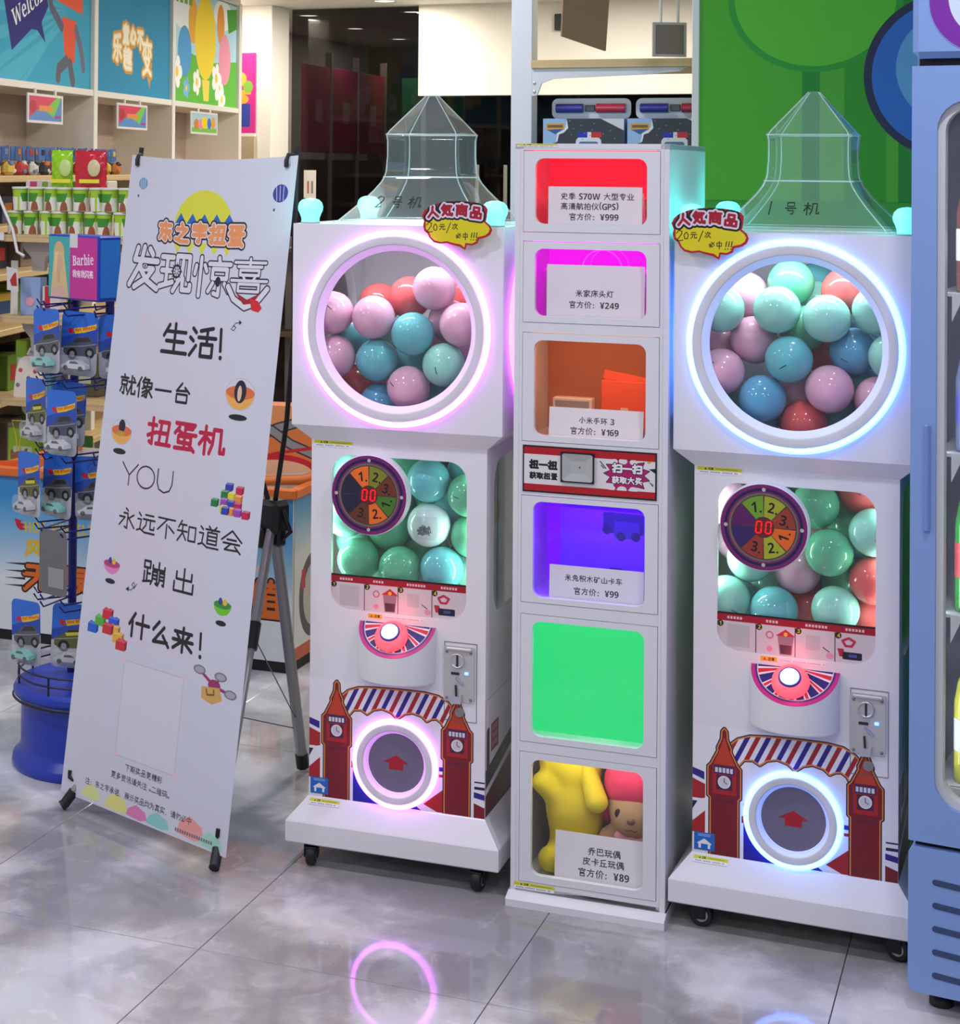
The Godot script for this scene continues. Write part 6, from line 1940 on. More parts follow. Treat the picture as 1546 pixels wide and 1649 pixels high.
func poster_wall() -> void:
	var white := mt(rgb(224, 221, 216), 0.5)
	var t := thing("poster_shelving", "white framed shelving with blue and picture posters along its top", "shelving", Vector3(-3.08, 0, -2.61), 1.739)
	var backc := mt(rgb(176, 158, 150), 0.7)
	part(Mb.new().box(Vector3(1.5, 0.95, -0.33), Vector3(4.5, 1.9, 0.03)), "back_panel", backc, t)
	for s in [-0.72, 1.115, 2.362, 3.745]:
		part(Mb.new().box(Vector3(s, 1.27, -0.15), Vector3(0.05 if s < 3.7 else 0.06, 2.54, 0.34), 0.002), "upright", white, t)
	part(Mb.new().box(Vector3(1.5, 1.885, -0.15), Vector3(4.5, 0.03, 0.33), 0.002), "top_rail", white, t)
	part(Mb.new().box(Vector3(1.5, 2.545, -0.15), Vector3(4.5, 0.04, 0.33), 0.002), "head_rail", white, t)
	for y in [1.49, 1.29, 1.1, 0.88, 0.6, 0.3]:
		part(Mb.new().box(Vector3(1.5, y, -0.10), Vector3(4.4, 0.026, 0.42), 0.003), "shelf_board", wood(), t)
	# posters
	var c := Cv.new(180, 66, 6, rgb(58, 160, 196))
	for i in 7:
		c.pl([150, 30, -20, -20 + i * 26, -20, -8 + i * 26], rgb(76, 174, 206))
	c.pl([150, 34, 60, 66, 90, 66], rgb(76, 174, 206))
	c.pl([72, 29, 84, 18, 118, 14, 124, 30, 116, 38, 121, 47, 111, 42, 104, 42, 82, 53], rgb(44, 44, 124))
	c.text("Welcome", 84, 43, 11, rgb(238, 238, 240), "Droid Serif", true, 0.95, -0.42)
	c.pl([132, 0, 170, 0, 168, 30, 134, 26], rgb(232, 92, 62))
	c.pl([141, 33, 160, 34, 158, 54, 146, 56], rgb(228, 88, 60))
	c.line([141, 38, 128, 30, 124, 22], 5, rgb(96, 98, 124))
	c.line([160, 38, 167, 48, 170, 56], 5, rgb(110, 108, 134))
	c.line([147, 54, 138, 58, 137, 62], 6, rgb(96, 96, 112))
	c.line([152, 55, 156, 63], 6, rgb(96, 96, 112))
	part(Mb.new().prism(pv([-0.69, 1.90, 1.09, 1.90, 1.09, 2.525, -0.69, 2.525]), -0.006, 0.0), "blue_poster", printed(c.tex(), 0.85), t)
	c = Cv.new(115, 62, 8, rgb(44, 140, 184))
	var put_ := func(lw: float, col: Color) -> void:
		c.glyph("乐", 25, 33, 14, 14, lw, col)
		c.glyph("童", 40, 28, 9, 9, lw, col)
		c.glyph("心", 51, 28, 9, 9, lw, col)
		c.glyph("不", 62, 29, 9, 9, lw, col)
		c.glyph("趣", 41, 39, 12, 11, lw, col)
		c.glyph("变", 70, 33, 15, 18, lw, col)
	put_.call(6.0, rgb(206, 150, 80))
	c.pl([74, 46, 86, 44, 82, 58], rgb(206, 150, 80))
	put_.call(3.2, rgb(238, 214, 150))
	put_.call(1.5, rgb(246, 240, 232))
	part(Mb.new().prism(pv([1.145, 1.90, 2.335, 1.90, 2.335, 2.525, 1.145, 2.525]), -0.006, 0.0), "blue_poster", printed(c.tex(), 0.85), t)
	c = Cv.new(130, 62, 8, rgb(176, 214, 234))
	c.disc(20, 10, 26, 12, rgb(226, 234, 238))
	c.disc(100, 8, 20, 9, rgb(236, 240, 242))
	c.pl([0, 40, 30, 34, 70, 38, 130, 34, 130, 62, 0, 62], rgb(96, 182, 62))
	c.pl([108, 4, 130, 2, 130, 14, 112, 18], rgb(70, 150, 50))
	for q in [[38, 16, 9, 13, rgb(232, 170, 60)], [95, 14, 8, 12, rgb(222, 150, 60)], [22, 34, 13, 14, rgb(80, 156, 214)], [104, 34, 13, 15, rgb(232, 150, 178)], [63, 24, 21, 24, rgb(240, 212, 50)]]:
		c.disc(q[0], q[1], q[2], q[3], q[4])
	c.pl([56, 48, 72, 48, 70, 60, 60, 60], rgb(240, 214, 90))
	for q in [[46, 50, 5], [92, 52, 6], [86, 46, 6], [8, 46, 6], [98, 58, 5], [26, 54, 4]]:
		for k in 5:
			var d: Vector2 = Vector2.from_angle(k * TAU / 5) * q[2]
			c.disc(q[0] + d.x, q[1] + d.y * 0.9, q[2] * 0.62, q[2] * 0.62, rgb(242, 242, 246) if q[2] > 4 else rgb(120, 180, 230))
		c.disc(q[0], q[1], q[2] * 0.45, q[2] * 0.45, rgb(230, 206, 70))
	for k in 4:
		c.rect(4 + k * 8.5, 3, 6, 5, rgb(120, 160, 80))
	part(Mb.new().prism(pv([2.395, 1.90, 3.71, 1.90, 3.71, 2.52, 2.395, 2.52]), -0.006, 0.0), "picture_poster", printed(c.tex(), 0.85), t)
	# little signs hung under the posters
	c = Cv.new(50, 32, 8, rgb(90, 138, 200))
	c.pl([2, 1, 42, 1, 38, 18, 20, 14, 10, 20, 2, 28], rgb(212, 50, 96))
	c.pl([42, 1, 49, 1, 38, 26, 24, 18], rgb(116, 196, 74))
	c.rect(16, 12, 20, 7, rgb(222, 140, 70))
	c.disc(7, 14, 5, 8, rgb(178, 40, 50))
	c.rect(40, 24, 8, 3, rgb(176, 60, 110))
	tx.shelf_sign = c.tex()
	c = Cv.new(50, 32, 8, rgb(170, 200, 214))
	c.rect(0, 24, 50, 8, rgb(120, 190, 80))
	for q in [[10, 18, 5, 8, rgb(204, 130, 60)], [18, 18, 5, 8, rgb(226, 140, 170)], [26, 15, 6, 10, rgb(236, 206, 50)], [35, 16, 4, 9, rgb(70, 120, 200)], [43, 15, 4, 10, rgb(226, 160, 60)]]:
		c.disc(q[0], q[1], q[2], q[3], q[4])
	tx.shelf_sign2 = c.tex()
	var T := t.transform
	var n := 0
	for q in [[0.46, 0.40, "pink and blue hanging sign under the blue poster with the speech bubble"], [1.655, 0.45, "pink and blue hanging sign under the blue poster with gold lettering"], [2.95, 0.52, "pale blue hanging sign under the flower poster"]]:
		var h := thing("hanging_sign", q[2], "sign", T * Vector3(q[0], 1.79, 0.02), t.rotation.y, "little signs hung under the shelf posters")
		part(Mb.new().prism(pv([-q[1] / 2, -0.055, q[1] / 2, -0.055, q[1] / 2, 0.055, -q[1] / 2, 0.055]), -0.004, 0.0), "sign_board", printed(tx.shelf_sign2 if n == 2 else tx.shelf_sign, 0.4), h)
		part(Mb.new().plate(Rect2(-q[1] / 2 - 0.012, -0.063, q[1] + 0.024, 0.126), Vector2.ZERO, Vector2(q[1] / 2 - 0.004, 0.052), 0.002, -0.004, 0.002), "frame", mt(rgb(222, 216, 220), 0.4), h)
		for x in [-0.12, 0.12]:
			part(Mb.new().tube([Vector3(x, 0.06, -0.002), Vector3(x, 0.086, -0.002)], 0.008, 6), "hanger", mt(rgb(226, 224, 220), 0.4), h)
		n += 1
	# toy bags along the top board, and cartons below
	var rng := RandomNumberGenerator.new()
	rng.seed = 21
	var cols := [rgb(72, 110, 176), rgb(60, 90, 150), rgb(196, 122, 60), rgb(206, 204, 200), rgb(50, 54, 66), rgb(110, 130, 176), rgb(186, 60, 60), rgb(214, 180, 80)]
	var words := ["orange", "white", "black", "pale blue", "red", "yellow"]
	for i in 24:
		var s := -0.12 + i * 0.068
		var k := rng.randi() % 6
		var h := thing("toy_bag", "%s toy under a blue header card on the top shelf board" % words[k], "toy bag", T * Vector3(s, 1.503, 0.03 - 0.045 * (i % 2)), t.rotation.y + rng.randf_range(-0.15, 0.15), "%s bagged toys along the top shelf board" % words[k])
		part(Mb.new().box(Vector3(0, 0.092, -0.012), Vector3(0.07, 0.06, 0.005), 0.002, Basis(Vector3.BACK, rng.randf_range(-0.12, 0.12))), "header_card", mt(cols[rng.randi() % 2], 0.4), h)
		part(Mb.new().box(Vector3(0, 0.029, 0.004), Vector3(0.062, 0.055, 0.034), 0.014, Basis(Vector3.UP, rng.randf_range(-0.5, 0.5))), "toy", mt(cols[2 + k], 0.3), h)
		part(Mb.new().box(Vector3(rng.randf_range(-0.018, 0.018), 0.048, 0.014), Vector3(0.036, 0.022, 0.02), 0.006, Basis(Vector3.BACK, rng.randf_range(-0.9, 0.9))), "toy_detail", mt(cols[2 + rng.randi() % 6], 0.3), h)
		part(Mb.new().box(Vector3(rng.randf_range(-0.018, 0.018), 0.018, 0.02), Vector3(0.03, 0.016, 0.012), 0.004, Basis(Vector3.BACK, rng.randf_range(-0.5, 0.5))), "toy_detail", mt(cols[2 + rng.randi() % 6], 0.3), h)
		part(Mb.new().box(Vector3(rng.randf_range(-0.02, 0.02), 0.098, -0.0085), Vector3(0.03, 0.024, 0.003), 0.001), "card_print", mt(cols[2 + rng.randi() % 6], 0.3), h)
	for lv in [[1.303, 0.13], [1.113, 0.12], [0.893, 0.15], [0.613, 0.2], [0.313, 0.2]]:
		for i in 9:
			var s: float = -0.4 + i * 0.19
			var hh: float = lv[1] * rng.randf_range(0.7, 1.0)
			var kk := rng.randi() % 6
			var col: Color = [rgb(60, 66, 96), rgb(46, 48, 66), rgb(120, 108, 100), rgb(206, 170, 70), rgb(60, 84, 150), rgb(110, 150, 60)][kk]
			var what := "%s toy carton on the %s wooden shelf board under the posters" % [["slate blue", "near black", "taupe", "yellow", "royal blue", "leaf green"][kk], {1.303: "second", 1.113: "third", 0.893: "fourth", 0.613: "fifth", 0.313: "lowest"}[lv[0]]]
			var h := thing("toy_carton", what, "box", T * Vector3(s, lv[0], rng.randf_range(-0.12, -0.02)), t.rotation.y + rng.randf_range(-0.1, 0.1), what.replace("carton", "cartons"))
			part(Mb.new().box(Vector3(0, hh / 2, 0), Vector3(0.15, hh, 0.1), 0.003), "carton", mt(col, 0.5), h)
			part(Mb.new().box(Vector3(0.0, hh * 0.5, 0.0506), Vector3(0.1, hh * 0.45, 0.001)), "cover_print", mt(cols[rng.randi() % 8], 0.4), h)

func end_gondola() -> void:
	var grey := mt(rgb(186, 182, 176), 0.5)
	var t := thing("end_shelf", "wooden end shelf on a pale post stacked with green tubs", "shelving", Vector3(-2.44, 0, -2.2))
	part(Mb.new().box(Vector3(-0.13, 0.72, -0.02), Vector3(0.05, 1.44, 0.05), 0.004), "post", grey, t)
	part(Mb.new().box(Vector3(0, 0.03, 0), Vector3(0.6, 0.06, 0.44), 0.01), "foot", grey, t)
	for y in [1.278, 0.98, 0.678, 0.36]:
		part(Mb.new().prism(rr(-0.26, -0.22, 0.42, 0.22, 0.05, 5), -0.012, 0.012), "shelf_board", wood(), t, Vector3(0, y, 0), Vector3(-PI / 2, 0, 0))
		var p := pv([-0.2, 0.0, 0.1, 0.0, 0.06, -0.018, -0.06, -0.03, -0.1, -0.06, -0.105, -0.11, -0.155, -0.11, -0.16, -0.06, -0.19, -0.03])
		part(Mb.new().prism(p, -0.012, 0.012), "bracket", grey, t, Vector3(0, y - 0.0125, 0.12))
	# tubs
	var c := Cv.new(176, 86, 3, rgb(156, 196, 46))
	for k in 2:
		var x := 88.0 * k
		c.rect(x + 4, 16, 80, 52, rgb(222, 224, 210))
		c.pl([x + 6, 8, x + 64, 8, x + 54, 26, x + 14, 26], rgb(62, 140, 46))
		c.disc(x + 50, 46, 15, 22, rgb(150, 84, 56))
		c.disc(x + 50, 56, 9, 10, rgb(196, 120, 96))
		c.rect(x + 6, 62, 44, 8, rgb(80, 70, 70))
	var lab := printed(c.tex(), 0.35)
	var body := Mb.new()
	body.lathe([[0.0265, 0.0], [0.0275, 0.004], [0.0285, 0.080]], 24)
	var bm := body.mesh()
	var lid := Mb.new().lathe([[0.0285, 0.080], [0.0305, 0.080], [0.0305, 0.086], [0.029, 0.088], [0.029, 0.088], [0.0, 0.087]], 24).mesh()
	var T := t.transform
	for r in 2:
		for i in 9:
			var x := -0.215 + i * 0.0625 + 0.02 * r
			if x > 0.40:
				continue
			var h := thing("slime_tub", "small lime green tub with a white lid in the %s" % ["lower row on the end shelf", "upper row stacked on other tubs"][r], "tub", T * Vector3(x, 1.290 + 0.0885 * r, 0.155 - 0.01 * ((i * 7) % 3)), [0.2, 1.9, -0.3, 0.5, 3.2][(i * 3 + r) % 5], "green tubs in the %s" % ["lower row", "upper row"][r])
			part(bm, "tub_body", lab, h)
			part(lid, "lid", mt(rgb(214, 216, 204), 0.4), h)
	# boxes and bags on top of the tubs
	for i in 3:
		var h := thing("small_box", "small white and pink box lying behind the green tubs", "box", T * Vector3(-0.2 + i * 0.12, 1.290, -0.02), 0.0, "small boxes behind the green tubs")
		part(Mb.new().box(Vector3(0, 0.1, 0), Vector3(0.11, 0.2, 0.08), 0.003), "carton", mt(rgb(216, 206, 204), 0.4), h)
		part(Mb.new().box(Vector3(-0.02, 0.18, 0.0405), Vector3(0.03, 0.03, 0.001)), "pink_print", mt(rgb(196, 60, 110), 0.4), h)
		part(Mb.new().box(Vector3(0.03, 0.18, 0.0405), Vector3(0.025, 0.03, 0.001)), "green_print", mt(rgb(130, 160, 60), 0.4), h)
	var bags := [[-0.035, rgb(150, 206, 40), "shiny lime green toy bag standing above the tubs"], [0.085, rgb(196, 40, 56), "shiny red toy bag standing above the tubs"]]
	for q in bags:
		var h := thing("foil_bag", q[2], "bag", T * Vector3(q[0], 1.4675, 0.125), 0.05)
		var rows := []
		for i in 9:
			var row := PackedVector3Array()
			for j in 9:
				var f := i / 8.0
				var g := j / 8.0
				row.append(Vector3((g - 0.5) * (0.085 if q[0] < 0 else 0.125), f * 0.135, 0.018 * sin(PI * f) * sin(PI * g) + 0.004 * sin(i * 2.1 + j * 1.7)))
			rows.append(row)
		var m := Mb.new()
		m.grid(rows, false)
		for i in rows.size():
			for j in 9:
				rows[i][j].z = -rows[i][j].z
		m.grid(rows, false, true)
		part(m, "foil", mt(q[1], 0.15), h)
		part(Mb.new().ball(Vector3(0.02, 0.07, 0.018), Vector3(0.026, 0.032, 0.006), 14), "figure_print", mt(rgb(206, 196, 150) if q[0] > 0 else rgb(190, 214, 130), 0.2), h)
		part(Mb.new().box(Vector3(0, 0.022, 0.0135), Vector3(0.08, 0.014, 0.004)), "yellow_band", mt(rgb(226, 216, 60), 0.2), h)
	# tag holder on a curved white arm
	var h := thing("tag_arm", "curved white tag arm clipped to the end shelf edge", "shelf tag", T * Vector3(-0.2, 1.29, 0.2))
	part(Mb.new().tube([Vector3(-0.055, 0.16, 0.02), Vector3(-0.02, 0.10, 0.03), Vector3(0.02, 0.02, 0.03), Vector3(0.04, -0.06, 0.03), Vector3(0.07, -0.075, 0.03)], 0.006, 6), "arm", mt(rgb(222, 220, 220), 0.4), h)
	part(Mb.new().box(Vector3(-0.03, -0.005, 0.032), Vector3(0.03, 0.028, 0.003)), "tag", mt(rgb(222, 220, 218), 0.5), h)
	part(Mb.new().prism(pv([0.0, -0.2, 0.048, -0.205, 0.045, -0.125, -0.003, -0.115]), 0.03, 0.032), "hanging_card", mt(rgb(218, 214, 210), 0.5), h)
	part(Mb.new().prism(pv([0.02, -0.185, 0.042, -0.185, 0.038, -0.135, 0.028, -0.14, 0.012, -0.165]), 0.0322, 0.0326), "card_print", mt(rgb(176, 50, 46), 0.5), h)
	# the boards below
	h = thing("picture_box", "pale blue picture box on the middle board of the end shelf", "box", T * Vector3(-0.155, 0.992, 0.12))
	part(Mb.new().box(Vector3(0, 0.07, 0), Vector3(0.085, 0.14, 0.05), 0.002), "carton", mt(rgb(146, 172, 216), 0.4), h)
	part(Mb.new().ball(Vector3(0.0, 0.05, 0.026), Vector3(0.02, 0.018, 0.002), 12), "pink_print", mt(rgb(226, 160, 176), 0.4), h)
	h = thing("gift_box", "red and white toy box on the middle board of the end shelf", "box", T * Vector3(-0.06, 0.992, 0.13))
	part(Mb.new().box(Vector3(0, 0.055, 0), Vector3(0.075, 0.11, 0.05), 0.002), "carton", mt(rgb(216, 206, 204), 0.4), h)
	part(Mb.new().box(Vector3(-0.015, 0.055, 0.0256), Vector3(0.022, 0.11, 0.001)), "red_print", mt(rgb(190, 34, 50), 0.4), h)
	h = thing("white_sign_stick", "narrow white sign card standing beside the pale blue box", "sign", T * Vector3(-0.225, 0.992, 0.14))
	part(Mb.new().box(Vector3(0, 0.1, 0), Vector3(0.03, 0.2, 0.004), 0.001), "card", mt(rgb(222, 218, 210), 0.5), h)
	# toy backpack
	h = thing("backpack", "small cream toy backpack with a light blue side on the lower board", "backpack", T * Vector3(-0.165, 0.690, 0.10), 0.25)
	part(Mb.new().prism(pv([-0.062, 0.006, -0.058, 0.0, 0.052, 0.0, 0.056, 0.006, 0.046, 0.10, 0.036, 0.138, 0.022, 0.15, -0.024, 0.15, -0.04, 0.138, -0.052, 0.10]), 0.0, 0.045), "bag_body", mt(rgb(226, 216, 204), 0.5), h)
	part(Mb.new().prism(pv([-0.06, 0.0, 0.066, 0.0, 0.07, 0.01, 0.058, 0.12, 0.04, 0.148, -0.03, 0.148]), -0.07, -0.001), "blue_side", mt(rgb(84, 176, 214), 0.5), h)
	part(Mb.new().tube([Vector3(-0.02, 0.152, 0), Vector3(-0.012, 0.172, 0), Vector3(0.022, 0.172, 0), Vector3(0.03, 0.152, 0)], 0.007, 8), "handle", mt(rgb(230, 226, 220), 0.5), h)
	for q in [[-0.035, 0.10, 196, 90, 80], [-0.005, 0.07, 90, 84, 84], [0.02, 0.095, 186, 70, 66], [-0.045, 0.045, 130, 120, 120], [0.0, 0.03, 150, 70, 70]]:
		part(Mb.new().ball(Vector3(q[0], q[1], 0.0455), Vector3(0.008, 0.008, 0.003), 10), "badge", mt(rgb(q[2], q[3], q[4]), 0.4), h)
	for q in [[-0.24, 0.690, 0.02, 0.05, 0.2, rgb(140, 176, 40), "tall lime green toy box behind the toy backpack"], [0.0, 0.690, 0.0, 0.16, 0.15, rgb(96, 92, 70), "dark toy box behind the toy backpack"], [-0.18, 0.372, 0.10, 0.13, 0.2, rgb(150, 190, 44), "lime green toy box on the lowest board of the end shelf"], [-0.02, 0.372, 0.06, 0.13, 0.17, rgb(70, 130, 60), "dark green toy box on the lowest board of the end shelf"]]:
		h = thing("toy_box", q[6], "box", T * Vector3(q[0], q[1], q[2]))
		part(Mb.new().box(Vector3(0, q[4] / 2, 0), Vector3(q[3], q[4], 0.09), 0.004), "carton", mt(q[5], 0.45), h)
		part(Mb.new().box(Vector3(0, q[4] * 0.5, 0.0456), Vector3(q[3] * 0.6, q[4] * 0.35, 0.001)), "cover_print", mt(rgb(206, 214, 180), 0.4), h)
	h = thing("brown_plush", "small brown plush hanging on a yellow cord above the display bin", "plush toy", T * Vector3(-0.14, 0.405, 0.235))
	part(blob([[Vector3(0, 0.06, 0), Vector3(0, 0.075, 0), 0.03, 0.026], [Vector3(0, 0.03, 0.0), Vector3(0, 0.035, 0), 0.026, 0.026], [Vector3(-0.028, 0.075, 0), Vector3(-0.032, 0.1, 0), 0.007, 0.006], [Vector3(0.02, 0.09, 0), Vector3(0.03, 0.108, 0), 0.007, 0.006]], 0.005, 0.012), "plush_body", soft(rgb(132, 84, 52)), h)
	part(Mb.new().tube([Vector3(-0.004, 0.1, 0.004), Vector3(-0.012, 0.16, 0.006), Vector3(-0.03, 0.21, 0.0), Vector3(0.035, 0.21, 0.0), Vector3(0.01, 0.16, 0.006), Vector3(0.004, 0.1, 0.004)], 0.0025, 6), "cord", mt(rgb(206, 190, 60), 0.6), h)

func display_bin() -> void:
	var t := thing("display_bin", "sky blue printed cardboard display bin with an orange rim behind the banner", "display bin", Vector3(-1.77, 0, -1.36))
	var c := Cv.new(1060, 520, 1.2, rgb(228, 234, 236))
	for i in 40:
		c.rect(0, i * 9, 1060, 10, rgb(58, 146, 208).lerp(rgb(228, 234, 236), clampf((i - 8) / 30.0, 0, 1)))
	c.pl([78, 150, 106, 156, 100, 162, 118, 168, 108, 176, 120, 184, 100, 188, 86, 176], rgb(200, 30, 44))
	c.text("HOT", 118, 194, 50, rgb(226, 190, 40), "Droid Sans", true, 0.8, -0.05)
	c.text("WHEELS", 215, 190, 50, rgb(226, 190, 40), "Droid Sans", true, 0.8, -0.02)
	c.run("风", 120, 216, 60, 56, 10, rgb(224, 186, 40), 1.1)
	for pass_ in 2:
		var cc: Color = [rgb(46, 26, 24), rgb(226, 112, 34)][pass_]
		var lw: float = [26.0, 15.0][pass_]
		c.run("无限小车", 110, 292, 118, 92, lw, cc, 1.12)
		c.run("值", 920, 270, 105, 120, lw, cc, 1.1)
	for k in 4:
		c.pl([40, 300 + k * 24, 120, 294 + k * 24, 120, 302 + k * 24], rgb(46, 26, 24))
	c.disc(960, 240, 20, 16, rgb(232, 200, 180))
	var card := mt(rgb(206, 200, 190), 0.7)
	var m := Mb.new()
	m.box(Vector3(0, 0.29, 0.0), Vector3(1.06, 0.51, 0.012))
	m.box(Vector3(0, 0.29, -0.55), Vector3(1.06, 0.51, 0.012))
	for s in [-1.0, 1.0]:
		m.box(Vector3(s * 0.524, 0.29, -0.275), Vector3(0.012, 0.51, 0.54))
	m.box(Vector3(0, 0.05, -0.275), Vector3(1.04, 0.03, 0.54))
	part(m, "bin_walls", card, t)
	part(Mb.new().prism(pv([-0.53, 0.035, 0.53, 0.035, 0.53, 0.545, -0.53, 0.545]), 0.0062, 0.0068), "front_print", printed(c.tex(), 0.5), t)
	part(Mb.new().box(Vector3(0, 0.017, -0.275), Vector3(1.05, 0.034, 0.55), 0.002), "kick_base", mt(rgb(24, 22, 24), 0.6), t)
	m = Mb.new().box(Vector3(0, 0.55, 0.012), Vector3(1.08, 0.03, 0.03), 0.004)
	for s in [-1.0, 1.0]:
		m.box(Vector3(s * 0.53, 0.55, -0.27), Vector3(0.03, 0.03, 0.56), 0.004)
	part(m, "rim", mt(rgb(226, 112, 44), 0.5), t)
	m = Mb.new()
	m.prism(pv([-0.53, 0.545, -0.40, 0.545, -0.32, 0.60, -0.53, 0.575]), -0.02, -0.008)
	part(m, "flap", mt(rgb(230, 104, 40), 0.5), t)
	m = Mb.new()
	m.xf = Transform3D(Basis(Vector3.UP, PI / 2), Vector3(0.5305, 0, -0.275))
	c = Cv.new(540, 510, 0.8, rgb(214, 214, 212))
	for i in 20:
		c.rect(0, i * 9, 540, 10, rgb(70, 150, 204).lerp(rgb(214, 214, 212), i / 20.0))
	c.disc(150, 330, 110, 130, rgb(92, 80, 84))
	c.disc(150, 330, 76, 96, rgb(184, 176, 174))
	c.rect(0, 470, 540, 40, rgb(190, 90, 60))
	c.rect(60, 240, 30, 60, rgb(190, 44, 60))
	m.prism(pv([-0.27, 0.035, 0.27, 0.035, 0.27, 0.545, -0.27, 0.545]), 0.0, 0.0006)
	part(m, "side_print", printed(c.tex(), 0.5), t)
	# track set lying on the bin
	var T := t.transform
	var h := thing("track_set", "orange and grey toy track set box standing on the display bin", "toy box", T * Vector3(0.38, 0.535, -0.26), 0.12)
	c = Cv.new(440, 250, 1.5, rgb(226, 128, 66))
	c.pl([0, 0, 440, 0, 440, 60, 0, 90], rgb(232, 150, 90))
	c.line([20, 210, 130, 110, 220, 70, 420, 10], 34, rgb(60, 58, 60))
	c.line([20, 210, 130, 110, 220, 70, 420, 10], 24, rgb(146, 144, 142))
	c.line([60, 30, 200, 80, 260, 120, 420, 180], 34, rgb(60, 58, 60))
	c.line([60, 30, 200, 80, 260, 120, 420, 180], 24, rgb(150, 148, 146))
	c.line([40, 200, 220, 150, 330, 130, 430, 90], 10, rgb(206, 40, 44))
	c.disc(220, 200, 130, 46, rgb(206, 40, 50))
	c.disc(220, 206, 112, 34, rgb(240, 190, 150))
	c.pl([140, 226, 320, 206, 330, 222, 150, 244], rgb(226, 214, 206))
	part(Mb.new().box(Vector3(0, 0.125, 0), Vector3(0.44, 0.25, 0.1), 0.003), "carton", mt(rgb(206, 110, 60), 0.5), h)
	part(Mb.new().prism(pv([-0.22, 0.0, 0.22, 0.0, 0.22, 0.25, -0.22, 0.25]), 0.0502, 0.0506), "cover_print", printed(c.tex(), 0.4), h)
	part(Mb.new().tube([Vector3(-0.12, 0.04, 0.09), Vector3(-0.02, 0.02, 0.11), Vector3(0.1, 0.03, 0.11), Vector3(0.2, 0.06, 0.09)], 0.016, 8), "loose_track", mt(rgb(222, 120, 54), 0.35), h)
	h = thing("dark_rack", "dark shop rack full of cartons seen between the banner and the machine", "shelving", Vector3(-2.0, 0, -3.4))
	part(Mb.new().box(Vector3(0, 0.62, -0.1), Vector3(1.2, 1.24, 0.03)), "back_panel", mt(rgb(52, 40, 38), 0.7), h)
	for x in [-0.6, -0.1, 0.25, 0.6]:
		part(Mb.new().box(Vector3(x, 0.625, 0.05), Vector3(0.03, 1.25, 0.03)), "upright", mt(rgb(120, 112, 106), 0.5), h)
	for y in [0.5, 0.85, 1.2]:
		part(Mb.new().box(Vector3(0, y, 0.06), Vector3(1.2, 0.02, 0.3)), "shelf_board", mt(rgb(96, 76, 60), 0.6), h)

